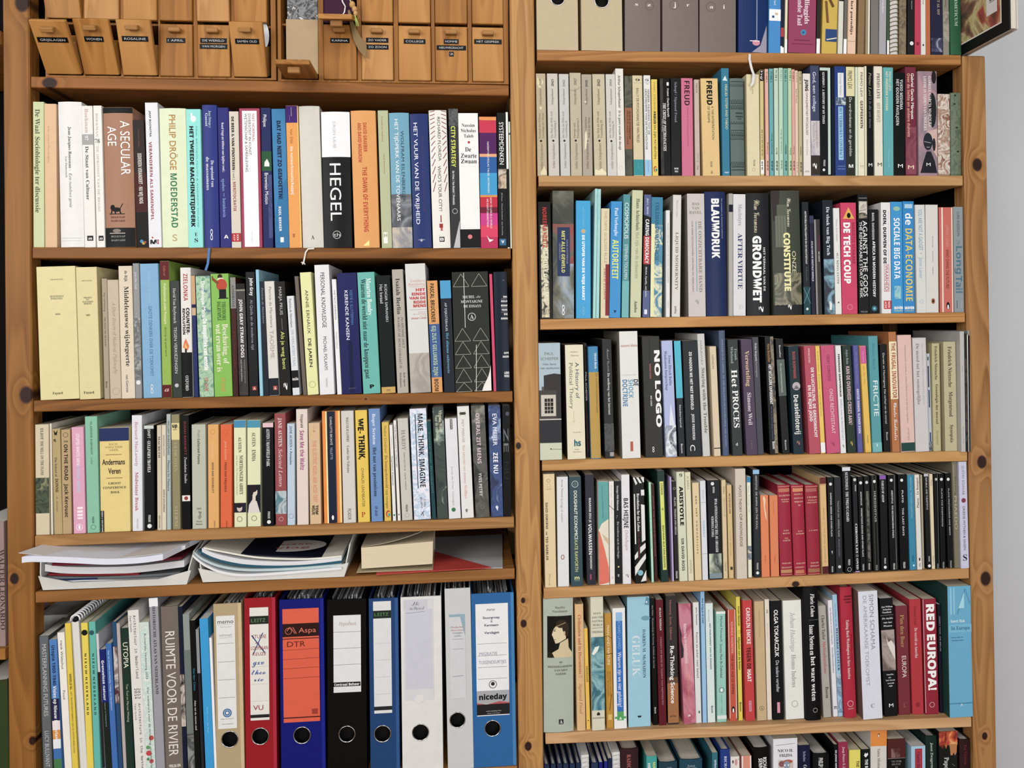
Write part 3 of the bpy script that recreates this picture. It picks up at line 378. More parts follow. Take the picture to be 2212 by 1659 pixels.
L_THREE = r'''
@60 865 4
62 70 118 208|p cfc0a0|THE MILL ON THE FLOSS|cream paperback with a dark landscape picture|t 240 340 .5 .2 s 443 ELIOT|t 350 645 .5 .2 s 554 THE MILL ON THE FLOSS|a 668 975 0 1 40 1d2a22 4a5a3a 2a382c 8a8a60
190 203 14 200|p e0d8c4||very narrow pale-edged booklet
208 230 70 245|p b39d68|THE SCHOOL OF DONNE|golden tan paperback|g 2a2418 .2,255 .45,280 .7,255 .6,300 .3,300|h 345 .2 .5 22 B 332 PEL|t 490 660 .4 .25 s 443 The School of|t 675 795 .45 .36 s 222 DONNE|t 825 960 .45 .22 i 554 A. Alvarez
287 302 78 252|p b79a6e|ON THE ROAD|tan paperback with a bold black title|O 298 .5 20 222|h 355 .3 .75 14 b 443 STAR|t 380 690 .5 .4 b 1c1714 ON THE ROAD|t 720 1010 .5 .4 b 2a211b Jack Kerouac
377 397 104 230|p dc9fb8|STUPID WHITE MEN|pink paperback with pale block letters|t 285 560 .5 .28 b f2dfe8 STUPID WHITE MEN|t 565 795 .5 .28 b b8c8e0 MICHAEL MOORE|r 920 940 .35 .8 f0dfe6|r 950 970 .35 .8 f0dfe6|r 980 1000 .35 .8 f0dfe6|r 1010 1025 .35 .8 f0dfe6|O 1095 .5 26 f8eef2|e 1095 .5 18 8 f8eef2
492 515 106 138|p 7fbb9f||mint green paperback taller than its neighbours|t 180 470 .5 .16 s 3f6a58 VLADIMIR NABOKOV|t 490 550 .5 .16 i 3f6a58 Lolita|t 1005 1060 .5 .16 b 2f5a48 PENGUIN|O 1095 .5 20 3f6a58
618 632 255 235|p dfc777|ANDERMANS VEREN|broad yellow paperback with a navy top band|b 235 350 22346a|h 378 .32 .62 16 n a08a50 RICK|h 403 .18 .78 16 n a08a50 VAN DER|h 428 .32 .64 16 n a08a50 VEER|l .2 468 .74 468 5 8a6a40|h 530 .08 .85 46 N 3a1f2a Andermans|h 608 .28 .7 46 N 3a1f2a Veren|l .22 670 .76 670 5 8a6a40|h 715 .28 .7 18 s 554 GROOT|h 752 .1 .88 18 s 554 CONFERENCE|h 792 .35 .66 18 s 554 BOEK|r 950 1150 0 .12 1a1812|t 955 1145 .06 .05 b ccc NIJGH & VAN DITMAR
898 905 88 128|p dcdbe0|MIDWINTER BREAK|white-grey paperback with a rosy title|t 185 570 .45 .28 s c08a95 Bernard MacLaverty|t 620 955 .45 .3 s b5566a Midwinter Break|t 1020 1105 .5 .18 n 999 VINTAGE
1005 1012 82 215|p 17191a||worn black paperback with a pale top|b 215 245 c5cfc8|t 250 340 .5 .3 n eee SWIFT ·|t 350 620 .5 .3 s eee GULLIVER'S TRAVELS|t 990 1050 .5 .25 b ccc PENGUIN|o 1085 .5 18 ddd
1115 1120 38 215|p cdbfa6||narrow cream paperback with one short dark capital title|t 310 495 .5 .45 s 443 MACBETH|t 995 1100 .5 .25 b 665 METHUEN
1157 1160 36 212|p d8cbb2||narrow cream paperback with a small black title|t 300 480 .5 .35 n 665 SHAKESPEARE'S SONNETS|t 770 965 .5 .35 b 332 EDITED BY JOHN KERRIGAN
1198 1202 35 118|p a9b5b2|MEASURE FOR MEASURE|narrow tall grey-blue paperback|t 175 470 .5 .5 n 334 WILLIAM SHAKESPEARE|t 520 780 .5 .5 n 334 Measure for Measure
1240 1252 68 122|p 8d8560||olive paperback with a cream label reading UP|r 195 340 0 1 d9c98a|h 217 .1 .75 30 B 222 up|l 0 236 1 236 2 443|h 252 .2 .7 12 n 443 691|t 365 615 .5 .4 s b0a680 GEDICHTEN|t 910 1100 .5 .4 s b0a680 STERNE
1322 1340 68 128|p 131112||black paperback with red and white lettering|t 180 470 .5 .25 n a43a3a SUSAN BASSNETT|t 490 715 .5 .3 i ddd Translation Studies|r 820 870 0 1 e2ddd8|o 845 .5 16 a33a3a
1415 1423 120 208|p b5b8a5|COLLECTED POEMS|grey-green paperback|t 255 320 .52 .16 q 777 Pope|t 330 550 .5 .17 b 443 Collected Poems|h 935 .3 .65 14 s 665 1965|h 965 .45 .68 18 s 665 by|g 8a8d80 .4,1010 .6,960 .65,1010 .5,1030|h 1045 .3 .7 12 s 665 Dent|h 1068 .25 .72 12 s 665 Dutton
1555 1560 92 208|p dfa557|SENSE AND SENSIBILITY|orange-yellow paperback|O 270 .45 20 c08038|t 360 500 .45 .14 b ecc080 JANE AUSTEN|t 535 800 .45 .18 b 554 SENSE AND SENSIBILITY|t 1040 1095 .6 .12 b 865 PENGUIN
1665 1665 98 208|p e0622f|PRIDE AND PREJUDICE|bright orange paperback|O 270 .45 20 c85020|t 350 510 .45 .16 b f0a080 JANE AUSTEN|t 535 790 .45 .18 b 7a2a18 PRIDE AND PREJUDICE|t 1040 1095 .55 .12 b a04020 PENGUIN
1780 1785 103 170|p d9dbb0|NORTHANGER ABBEY|pale yellow paperback with a blue top|b 170 235 3a8ab5|t 315 450 .5 .25 s 443 AUSTEN|t 475 815 .6 .28 s 443 NORTHANGER ABBEY|t 475 815 .25 .1 n 887 Lady Susan, The Watsons and Sanditon|r 885 968 0 1 22263a|e 930 .45 30 22 c9b9b0|e 908 .42 20 26 2a2026|O 1025 .45 22 443
1895 1900 113 170|p d9dbb0||pale yellow blue-topped paperback with a portrait of a woman|b 170 235 3f93b0|t 275 400 .5 .25 s 443 AUSTEN|t 425 525 .5 .28 s 443 EMMA|r 728 968 0 1 1c1f33|g d5cdc8 .05,968 .12,900 .35,860 .7,870 .95,968|g d8c8bc .35,880 .4,820 .62,820 .62,880|e 790 .52 40 26 d8c8bc|e 762 .45 30 32 2a2026|e 790 .32 32 14 2a2026|O 1018 .5 22 443
2030 2035 90 192|p 14171a|MANSFIELD PARK|black paperback with a pink top|b 192 232 e0b9c0|t 245 350 .5 .3 s ddd AUSTEN ·|t 358 570 .5 .3 s ddd MANSFIELD PARK|t 960 1020 .55 .22 b ccc PENGUIN|o 1050 .55 16 ddd
@570 865 4
90 103 96 112|p 9a4a4c|SELECTED LETTERS|dusty red paperback with a still-life picture|t 150 400 .5 .32 s e6d2d2 JANE AUSTEN|t 418 745 .5 .32 i e6d2d2 Selected Letters|a 782 980 0 1 30 4a7a88 b5c4c8 3a4a55|O 1025 .5 18 e6c0c0
200 204 65 200|p b5c8d8|PERSUASION|narrow pale blue paperback|t 222 405 .5 .32 s 445 JANE AUSTEN|o 422 .5 5 445|t 440 555 .5 .3 s 445 Persuasion|O 1000 .5 20 889
278 288 98 75|p dccbc0|SAVE ME THE WALTZ|pale pink paperback with a magenta title|t 122 235 .5 .22 b 332 Fitzgerald|t 260 600 .5 .36 b a03a80 Save Me the Waltz
385 400 96 195|p d3b287|THE ELECTRIC KOOL-AID ACID TEST|tan paperback with a faded red title|O 235 .5 12 c08a60|r 258 272 .4 .6 c08a60|t 345 880 .5 .34 b d98a72 THE ELECTRIC KOOL-AID ACID TEST|t 905 985 .64 .25 B 332 TOM|t 905 985 .32 .25 B 332 WOLFE
498 520 156 92|h e98a2c|VILLETTE|navy hardback with orange and yellow stripes|r 92 1066 .2 .27 f2e7b0|r 92 1066 .28 .73 1f2840|r 92 1066 .74 .77 b05a30|r 92 1066 .9 1 f0d080|t 140 385 .5 .12 n dcc CHARLOTTE BRONTË|t 405 510 .5 .12 n aac VILLETTE|e 1012 .5 20 9 eee
665 688 108 90|p cdc9c4|UNDER THE VOLCANO|light grey paperback|t 145 360 .5 .2 s 554 MALCOLM LOWRY|t 390 625 .5 .2 s 665 Under the Volcano|t 935 1030 .5 .27 n 443 PICADOR
787 815 102 85|p e3bf3a|WE-THINK|yellow paperback with a heavy black title|t 155 285 .45 .48 B 1a1a12 WE-|t 300 510 .5 .5 B 1a1a12 THINK,|t 585 920 .5 .22 n 665a30 CHARLES LEADBEATER|h 985 .3 .62 42 s b3402a P
903 930 98 72|p 6a8fc4|HET NUT VAN PESSIMISME|cornflower blue paperback|t 115 380 .45 .27 s dde6f2 Roger Scruton|t 405 830 .45 .3 s 1c2433 Het nut van pessimisme|t 910 1000 .45 .22 j 1c2433 NW ADAM
1018 1043 58 188|p d9b545|DE BOURGEOISWERELD VAN VROEGER|gold paperback with a rainbow emblem|t 215 455 .5 .38 i 775a18 Nadine Gordimer|t 475 935 .5 .38 s 8a6a20 De bourgeoiswereld van vroeger|e 980 .6 30 20 b5402a|e 984 .68 22 15 d8b040|e 988 .72 14 10 3a9a9a
1083 1115 28 212|p e0dfda||slim white paperback with a tiny green mark|t 310 420 .5 .3 n bbb NESCIO|t 480 735 .5 .4 s 776 Nagelaten fragment|o 990 .5 8 2a7a4a
1118 1157 25 173|p e3e0da|THE BLUFFERS GUIDE TO LITERATURE|slim white booklet|t 210 575 .5 .45 n 443 THE BLUFFER'S GUIDE TO LITERATURE|o 985 .5 7 888
1153 1195 90 155|p c3c0b6||pale grey paperback with a large grey serif surname|t 255 430 .5 .36 s 8a8a84 HARDY|t 450 610 .5 .12 n 665 POEMS SELECTED BY|t 625 775 .5 .12 n 665 DAVID WRIGHT|t 900 960 .5 .2 b 554 PENGUIN|O 990 .5 18 999
1258 1300 143 70|p c5cde0|MAKE THINK IMAGINE|white paperback with a pale blue line pattern|a 70 1030 0 1 60 dfe6f2 a5c0d8 e6e2ee d5dcea|t 115 750 .62 .32 b 1a1c22 MAKE, THINK, IMAGINE|l .32 120 .32 755 7 1a1c22|t 850 920 .68 .13 n 443 JOHN|t 835 930 .48 .13 n 443 BROWNE|l .5 960 .6 1000 5 334|l .62 955 .42 990 5 334
1405 1455 35 178|p 1a4a50||narrow dark teal paperback|t 275 800 .5 .3 q 4a8a88 Carry van Bruggen
1455 1500 93 58|p 35423f|NAAR DE VUURTOREN|grey-green paperback with white splashes|a 58 1020 0 1 22 2a3a36 3c4a44 33423e 9ab0a4|t 85 275 .7 .28 s ccd0b0 Virginia Woolf|t 125 345 .35 .28 s b8c4a0 Naar de vuurtoren
1562 1600 103 155|p d9d9dd||white paperback with a green dot near its foot|r 160 250 .42 .62 222|t 165 245 .52 .1 b eee ESSAYS|t 570 905 .45 .14 n aaa0a0 Joost de Vries  nostalgie|o 943 .42 18 2a7a4a
1668 1712 103 50|p dcdbd8|HET LABYRINT VAN MENEER WOLFFERS|tall white paperback with a pale red title|e 112 .45 12 30 443|l .2 95 .7 130 3 443|l .2 130 .7 95 3 443|t 165 360 .42 .18 n a99a98 PIET MEEUSE|t 385 845 .42 .2 s d9aa9f Het labyrint van meneer Wolffers|e 950 .42 16 8 777|l .28 945 .56 945 4 777
1788 1832 118 45|p 4a4a44|OVERAL ZIT MENS|dark stone-patterned paperback with a pinkish title|a 45 1010 0 1 18 2c2d2a 5a5a52 44443e 8a8a7a|t 110 545 .45 .28 b d3b8c8 OVERAL ZIT MENS|t 625 825 .45 .22 b ccc YVES PETRY|O 920 .5 16 887
1938 1965 106 42|p 2a3f72|ZEE NU|blue marbled paperback with a white title|a 42 1000 0 1 22 1f2f5a 31508a 28407a 8aa4c8|t 115 390 .5 .35 n eef EVA MEIJER|t 450 630 .5 .38 b eef ZEE NU|g dde .38,920 .5,905 .62,920 .55,955
2055 2065 72 45|p 101214||black paperback with broken white letters beside the middle post|t 240 445 .45 .6 n 777 ZE|l .6 250 .6 440 8 101214|t 530 680 .45 .55 n 2a2c2e NU|e 115 .65 18 16 556
'''
L_FIVE = r'''
@60 1244 3.998
92 128 92 518|p 3a423c|MASTERPLANNING FUTURES|grey paperback with stone-textured edges|r 518 1659 .12 .9 62666a|t 590 1210 .5 .38 n bbb MASTERPLANNING FUTURES|t 1340 1650 .5 .38 n bbb LUCY BULLIVANT
183 228 66 550|p 4a80c4|UTOPIA 1900-1940|blue paperback with coloured bands below|b 1060 1250 2a2a58|b 1250 1330 e8d8d8|b 1330 1410 d98f30|b 1410 1490 e0e4ea|b 1490 1580 3a70b5|b 1580 1700 3f7a4a|t 600 945 .5 .4 b 1a2a5a Utopia 1900-1940|t 950 1430 .5 .4 b eee Visies op Nieuw Nederland
253 318 62 488|p e8e4d8|FOOD|white paperback|t 560 805 .5 .3 n 222 Henk Wildschut|t 990 1065 .5 .3 n 222 Food
318 383 52 410|p e0c420||slim yellow paperback with tiny dark capitals|t 845 985 .5 .35 b 4a4010 WERELD NL|t 1000 1530 .5 .25 n 6a5a18 HET TRANSFORMATIEBEELD VAN DE ONTWORPEN STAD
372 447 62 398|c d6d6de||white comb-bound report
458 512 60 405|p e3cd35|NIEUW NEDERLAND|yellow paperback with a black dot|o 490 .5 24 1c1c1c|t 670 1200 .5 .3 b 222 N I E U W  N E D E R L A N D
522 570 62 395|p 57b5a8|NIEUW NEDERLAND|turquoise paperback with a dark dot|o 490 .4 20 2a5a60|t 670 1200 .5 .3 b 143a3a N I E U W  N E D E R L A N D
585 644 28 500|p c8c8cc||narrow white-edged booklet|b 830 1000 3a1a24|b 1000 1659 2a2a30
612 673 56 635|p 1a2a80|GRENZELOZE NATUUR|dark blue paperback with a bold white title|t 730 1075 .5 .42 b eee Grenzeloze natuur|b 1090 1700 1c2a22|t 1095 1300 .5 .18 n 9aa natuur in Nederland
668 727 56 585|p 3a6fb8||mid-blue paperback with one fine white line of type|t 645 1160 .5 .24 n cdf Naar een duurzame ontwikkeling  College van Rijksadviseurs
722 780 42 395|p 25507a||narrow blue book with a picture halfway down|a 610 1100 0 1 30 5a2a30 c9c0c0 2a3040
760 822 36 410|p b5a8a5||narrow grey-pink paperback
797 850 70 450|p 1f3a30|UTOPIA|dark green paperback with a cream title|t 575 795 .55 .62 n e6e6c8 UTOPIA|t 935 1260 .55 .26 n b5c0a0 Ton Tod en Marcus Wissing
858 928 110 295|p dcdad5|ARCHITECTUUR IN NEDERLAND|tall white paperback with typewriter lettering|t 340 885 .6 .24 m 222 Architectuur in Nederland|t 340 485 .25 .18 m 555 Jaarboek|t 970 1060 .68 .24 m 222 2013|t 970 1060 .38 .24 m 222 2014|t 1100 1800 .65 .2 m 444 Architecture in the Netherlands|t 1100 1245 .28 .16 m 777 Yearbook
950 1012 92 400|p d0dcd8|RUIMTELIJKE VERKENNING 2023|pale dotted paperback|a 400 1750 0 1 200 d5e2dd b5d0c8 e6e6e0|O 430 .3 16 d8b070|O 465 .3 14 d8c0a0|t 500 890 .55 .22 n 444 Ruimtelijke Verkenning 2023|t 960 1690 .6 .22 n 444 Vier scenario's voor de inrichting van Nederland|o 1400 .7 20 c04a4a|o 1530 .35 22 c8404a|o 1600 .6 18 c8505a|o 1480 .3 16 5a9a5a|o 1580 .25 12 4a8a50
1045 1108 85 190|p 9a98a0|HISTORISCHE ATLAS VAN NEDERLAND|tall grey paperback|b 190 265 e6e6ea|t 260 1020 .5 .3 s 3a3640 HISTORISCHE ATLAS VAN NEDERLAND
1132 1178 163 265|h 756a5f|RUIMTE VOOR DE RIVIER|thick brown-grey hardback|t 480 1555 .5 .52 n e0d8cc RUIMTE VOOR DE RIVIER|h 1640 .2 .85 22 B d8d0c8 VEILIG EN
1295 1342 38 265|p 1a2440||narrow navy book with a light picture halfway down|a 850 1300 0 1 25 1a1a20 c9bcae 2a3034
1335 1385 58 330|p 8a948f||grey-green paperback with a darker lower half|r 640 1360 0 1 6c7672|a 1360 1700 0 1 25 8a8d8f 44484a b0b0b0
1395 1445 48 385|p 141618||narrow black paperback with pale blue type|t 800 990 .5 .32 n 2a8ab0 Garden Cities|t 1075 1330 .5 .3 n ddd Atlas van de nieuwe stad
1450 1498 26 460|p 2a2c33||narrow dark book with a grey upper block|b 460 840 8a8d92
1480 1535 78 370|p 1f9ad8||bright sky-blue paperback|t 1130 1360 .5 .14 n 8ad0f0 Atlas van de Rijn
1562 1608 26 535|p e8e8ec||narrow plain white spine beside a cream lever-arch file
'''
R_ZERO = r'''
@1140 0 4.096
862 862 316 -330|h 7a6c68||first grey-brown dictionary volume, lettered s and z|h 38 .28 .36 28 s e6e0dc s|h 40 .62 .72 28 s e6e0dc z|O 45 .68 44 6a5e5a
1195 1197 318 -330|h 7a6c68||middle grey-brown dictionary volume, lettered j and r|h 42 .3 .36 42 s e6e0dc j|h 40 .66 .74 28 s e6e0dc r|O 45 .32 44 6a5e5a
1525 1525 322 -330|h 7a6c68||third grey-brown dictionary volume, lettered a and i|h 62 .27 .36 28 s e6e0dc a|h 58 .63 .68 36 s e6e0dc i|O 62 .3 46 6a5e5a
1870 1868 255 -320|h 17346e||royal blue hardback with a white ribbon over the shelf|l .62 -300 .62 350 6 aab4cc|g 9a94a8 .45,462 .75,400 .98,215 .98,462|e 378 .6 26 36 d08a98|l .38 362 .72 362 8 f0e0e4|R d5d3d0 22 1965,478 1962,520 1972,570 1985,620 2000,660 1993,730 1975,760
@1660 0 4.007
8 3 100 -250|p 3a8acb||light blue paperback with a white label|r 80 180 0 1 eceef0|r 110 130 .5 .75 c9b090|r 135 155 .25 .45 2a4a90|t -60 45 .5 .2 n cfe0f0 Nederland
110 102 30 -200|p 26284a||narrow navy book with a red block and white foot|b 240 318 b03a48|r 400 470 0 .5 eee|b 410 475 e8e8e8
148 140 20 -190|p d8d4b0||very narrow cream booklet|b 340 480 e6e6e6
180 172 235 -260|p 9a3f62|SPELLINGGIDS NEDERLANDSE TAAL|broad raspberry paperback|t -95 205 .66 .17 s e8d8e0 Spellinggids|t -160 222 .4 .17 s e8d8e0 Nederlandse Taal|o 280 .54 26 3a8ab0|o 280 .54 12 2a5a90|r 345 352 .2 .8 7a2a4a|r 378 384 .12 .9 7a2a4a
424 414 30 -240|p 33302e||narrow black book with a white foot|b 335 475 e8e8ea
474 460 128 -300|p c9a83c||yellow paperback with brown strokes and a blue square|l .3 -40 .7 60 26 6a4a20|l .2 10 .35 200 24 7a5424|r 252 360 .22 .98 2a4a80|l .3 345 .98 325 10 d8d0b0
612 602 40 -190|p cfcfbf||narrow pale book with a dark top|b -190 10 222
660 648 30 -150|p 6a6660||narrow grey book with a white foot|b 338 480 e8e8ea
690 682 72 -220|p e0bca0|HET PARADIJS|peach paperback with bold black type|t -40 300 .45 .3 s 1c1814 n het paradijs|l 0 358 1 358 4 b08a70
782 772 58 -240|p 8a6e4a||tan-brown paperback
842 838 36 -220|p a08a68||narrow brown paperback with a pale edge|r -200 480 .6 1 dcd8cc
888 886 66 -200|p 77736e||grey paperback with no visible lettering
962 958 60 -230|p a3a0a6||lilac-grey paperback with pale type|t -120 110 .5 .3 n dddde2 Het verleden
1028 1026 18 -180|p 3f5a44||very narrow green book with a white foot|b 350 480 e4e4e4
1055 1055 70 -240|s 9a8a6a||tan spiral-bound pad
1132 1130 60 -230|p 7a6a52||mottled brown paperback beside the spiral-bound pad|a -230 470 0 1 60 6a5a44 8a7a5e 55483a
1208 1204 58 -210|p 22262a||black paperback with a white flower mark|t -60 85 .6 .25 n 999 Literatuur|o 375 .6 18 d8d8d8
1268 1268 50 -190|p c03a58||crimson paperback with a red square|r 365 392 .25 .7 8a1f2c
1320 1322 40 -180|p d5d2cc||narrow white paperback with a black square|t -40 40 .5 .3 n 666 Essay|r 382 398 .3 .6 333
1360 1363 40 -200|p b8653a||narrow rust-coloured paperback
1406 1410 98 -260|p 2a2a4c||dark navy paperback with pale brushwork at its foot|t -50 130 .65 .2 s b0a080 LIST AL IST|a 330 450 0 1 40 2a2a4c 4a4a70 c0c4d0
1510 1515 58 -200|p 8a8478||stone-grey paperback|t -30 60 .5 .3 n 555 Wandeling|a 100 360 0 1 50 8a8478 a59e90 746e62
1568 1575 100 -280 0|h 27603f|ARITHMETICUM|green hardback with pale capitals|t -120 225 .5 .26 s b8d0bc ARITHMETICUM
'''
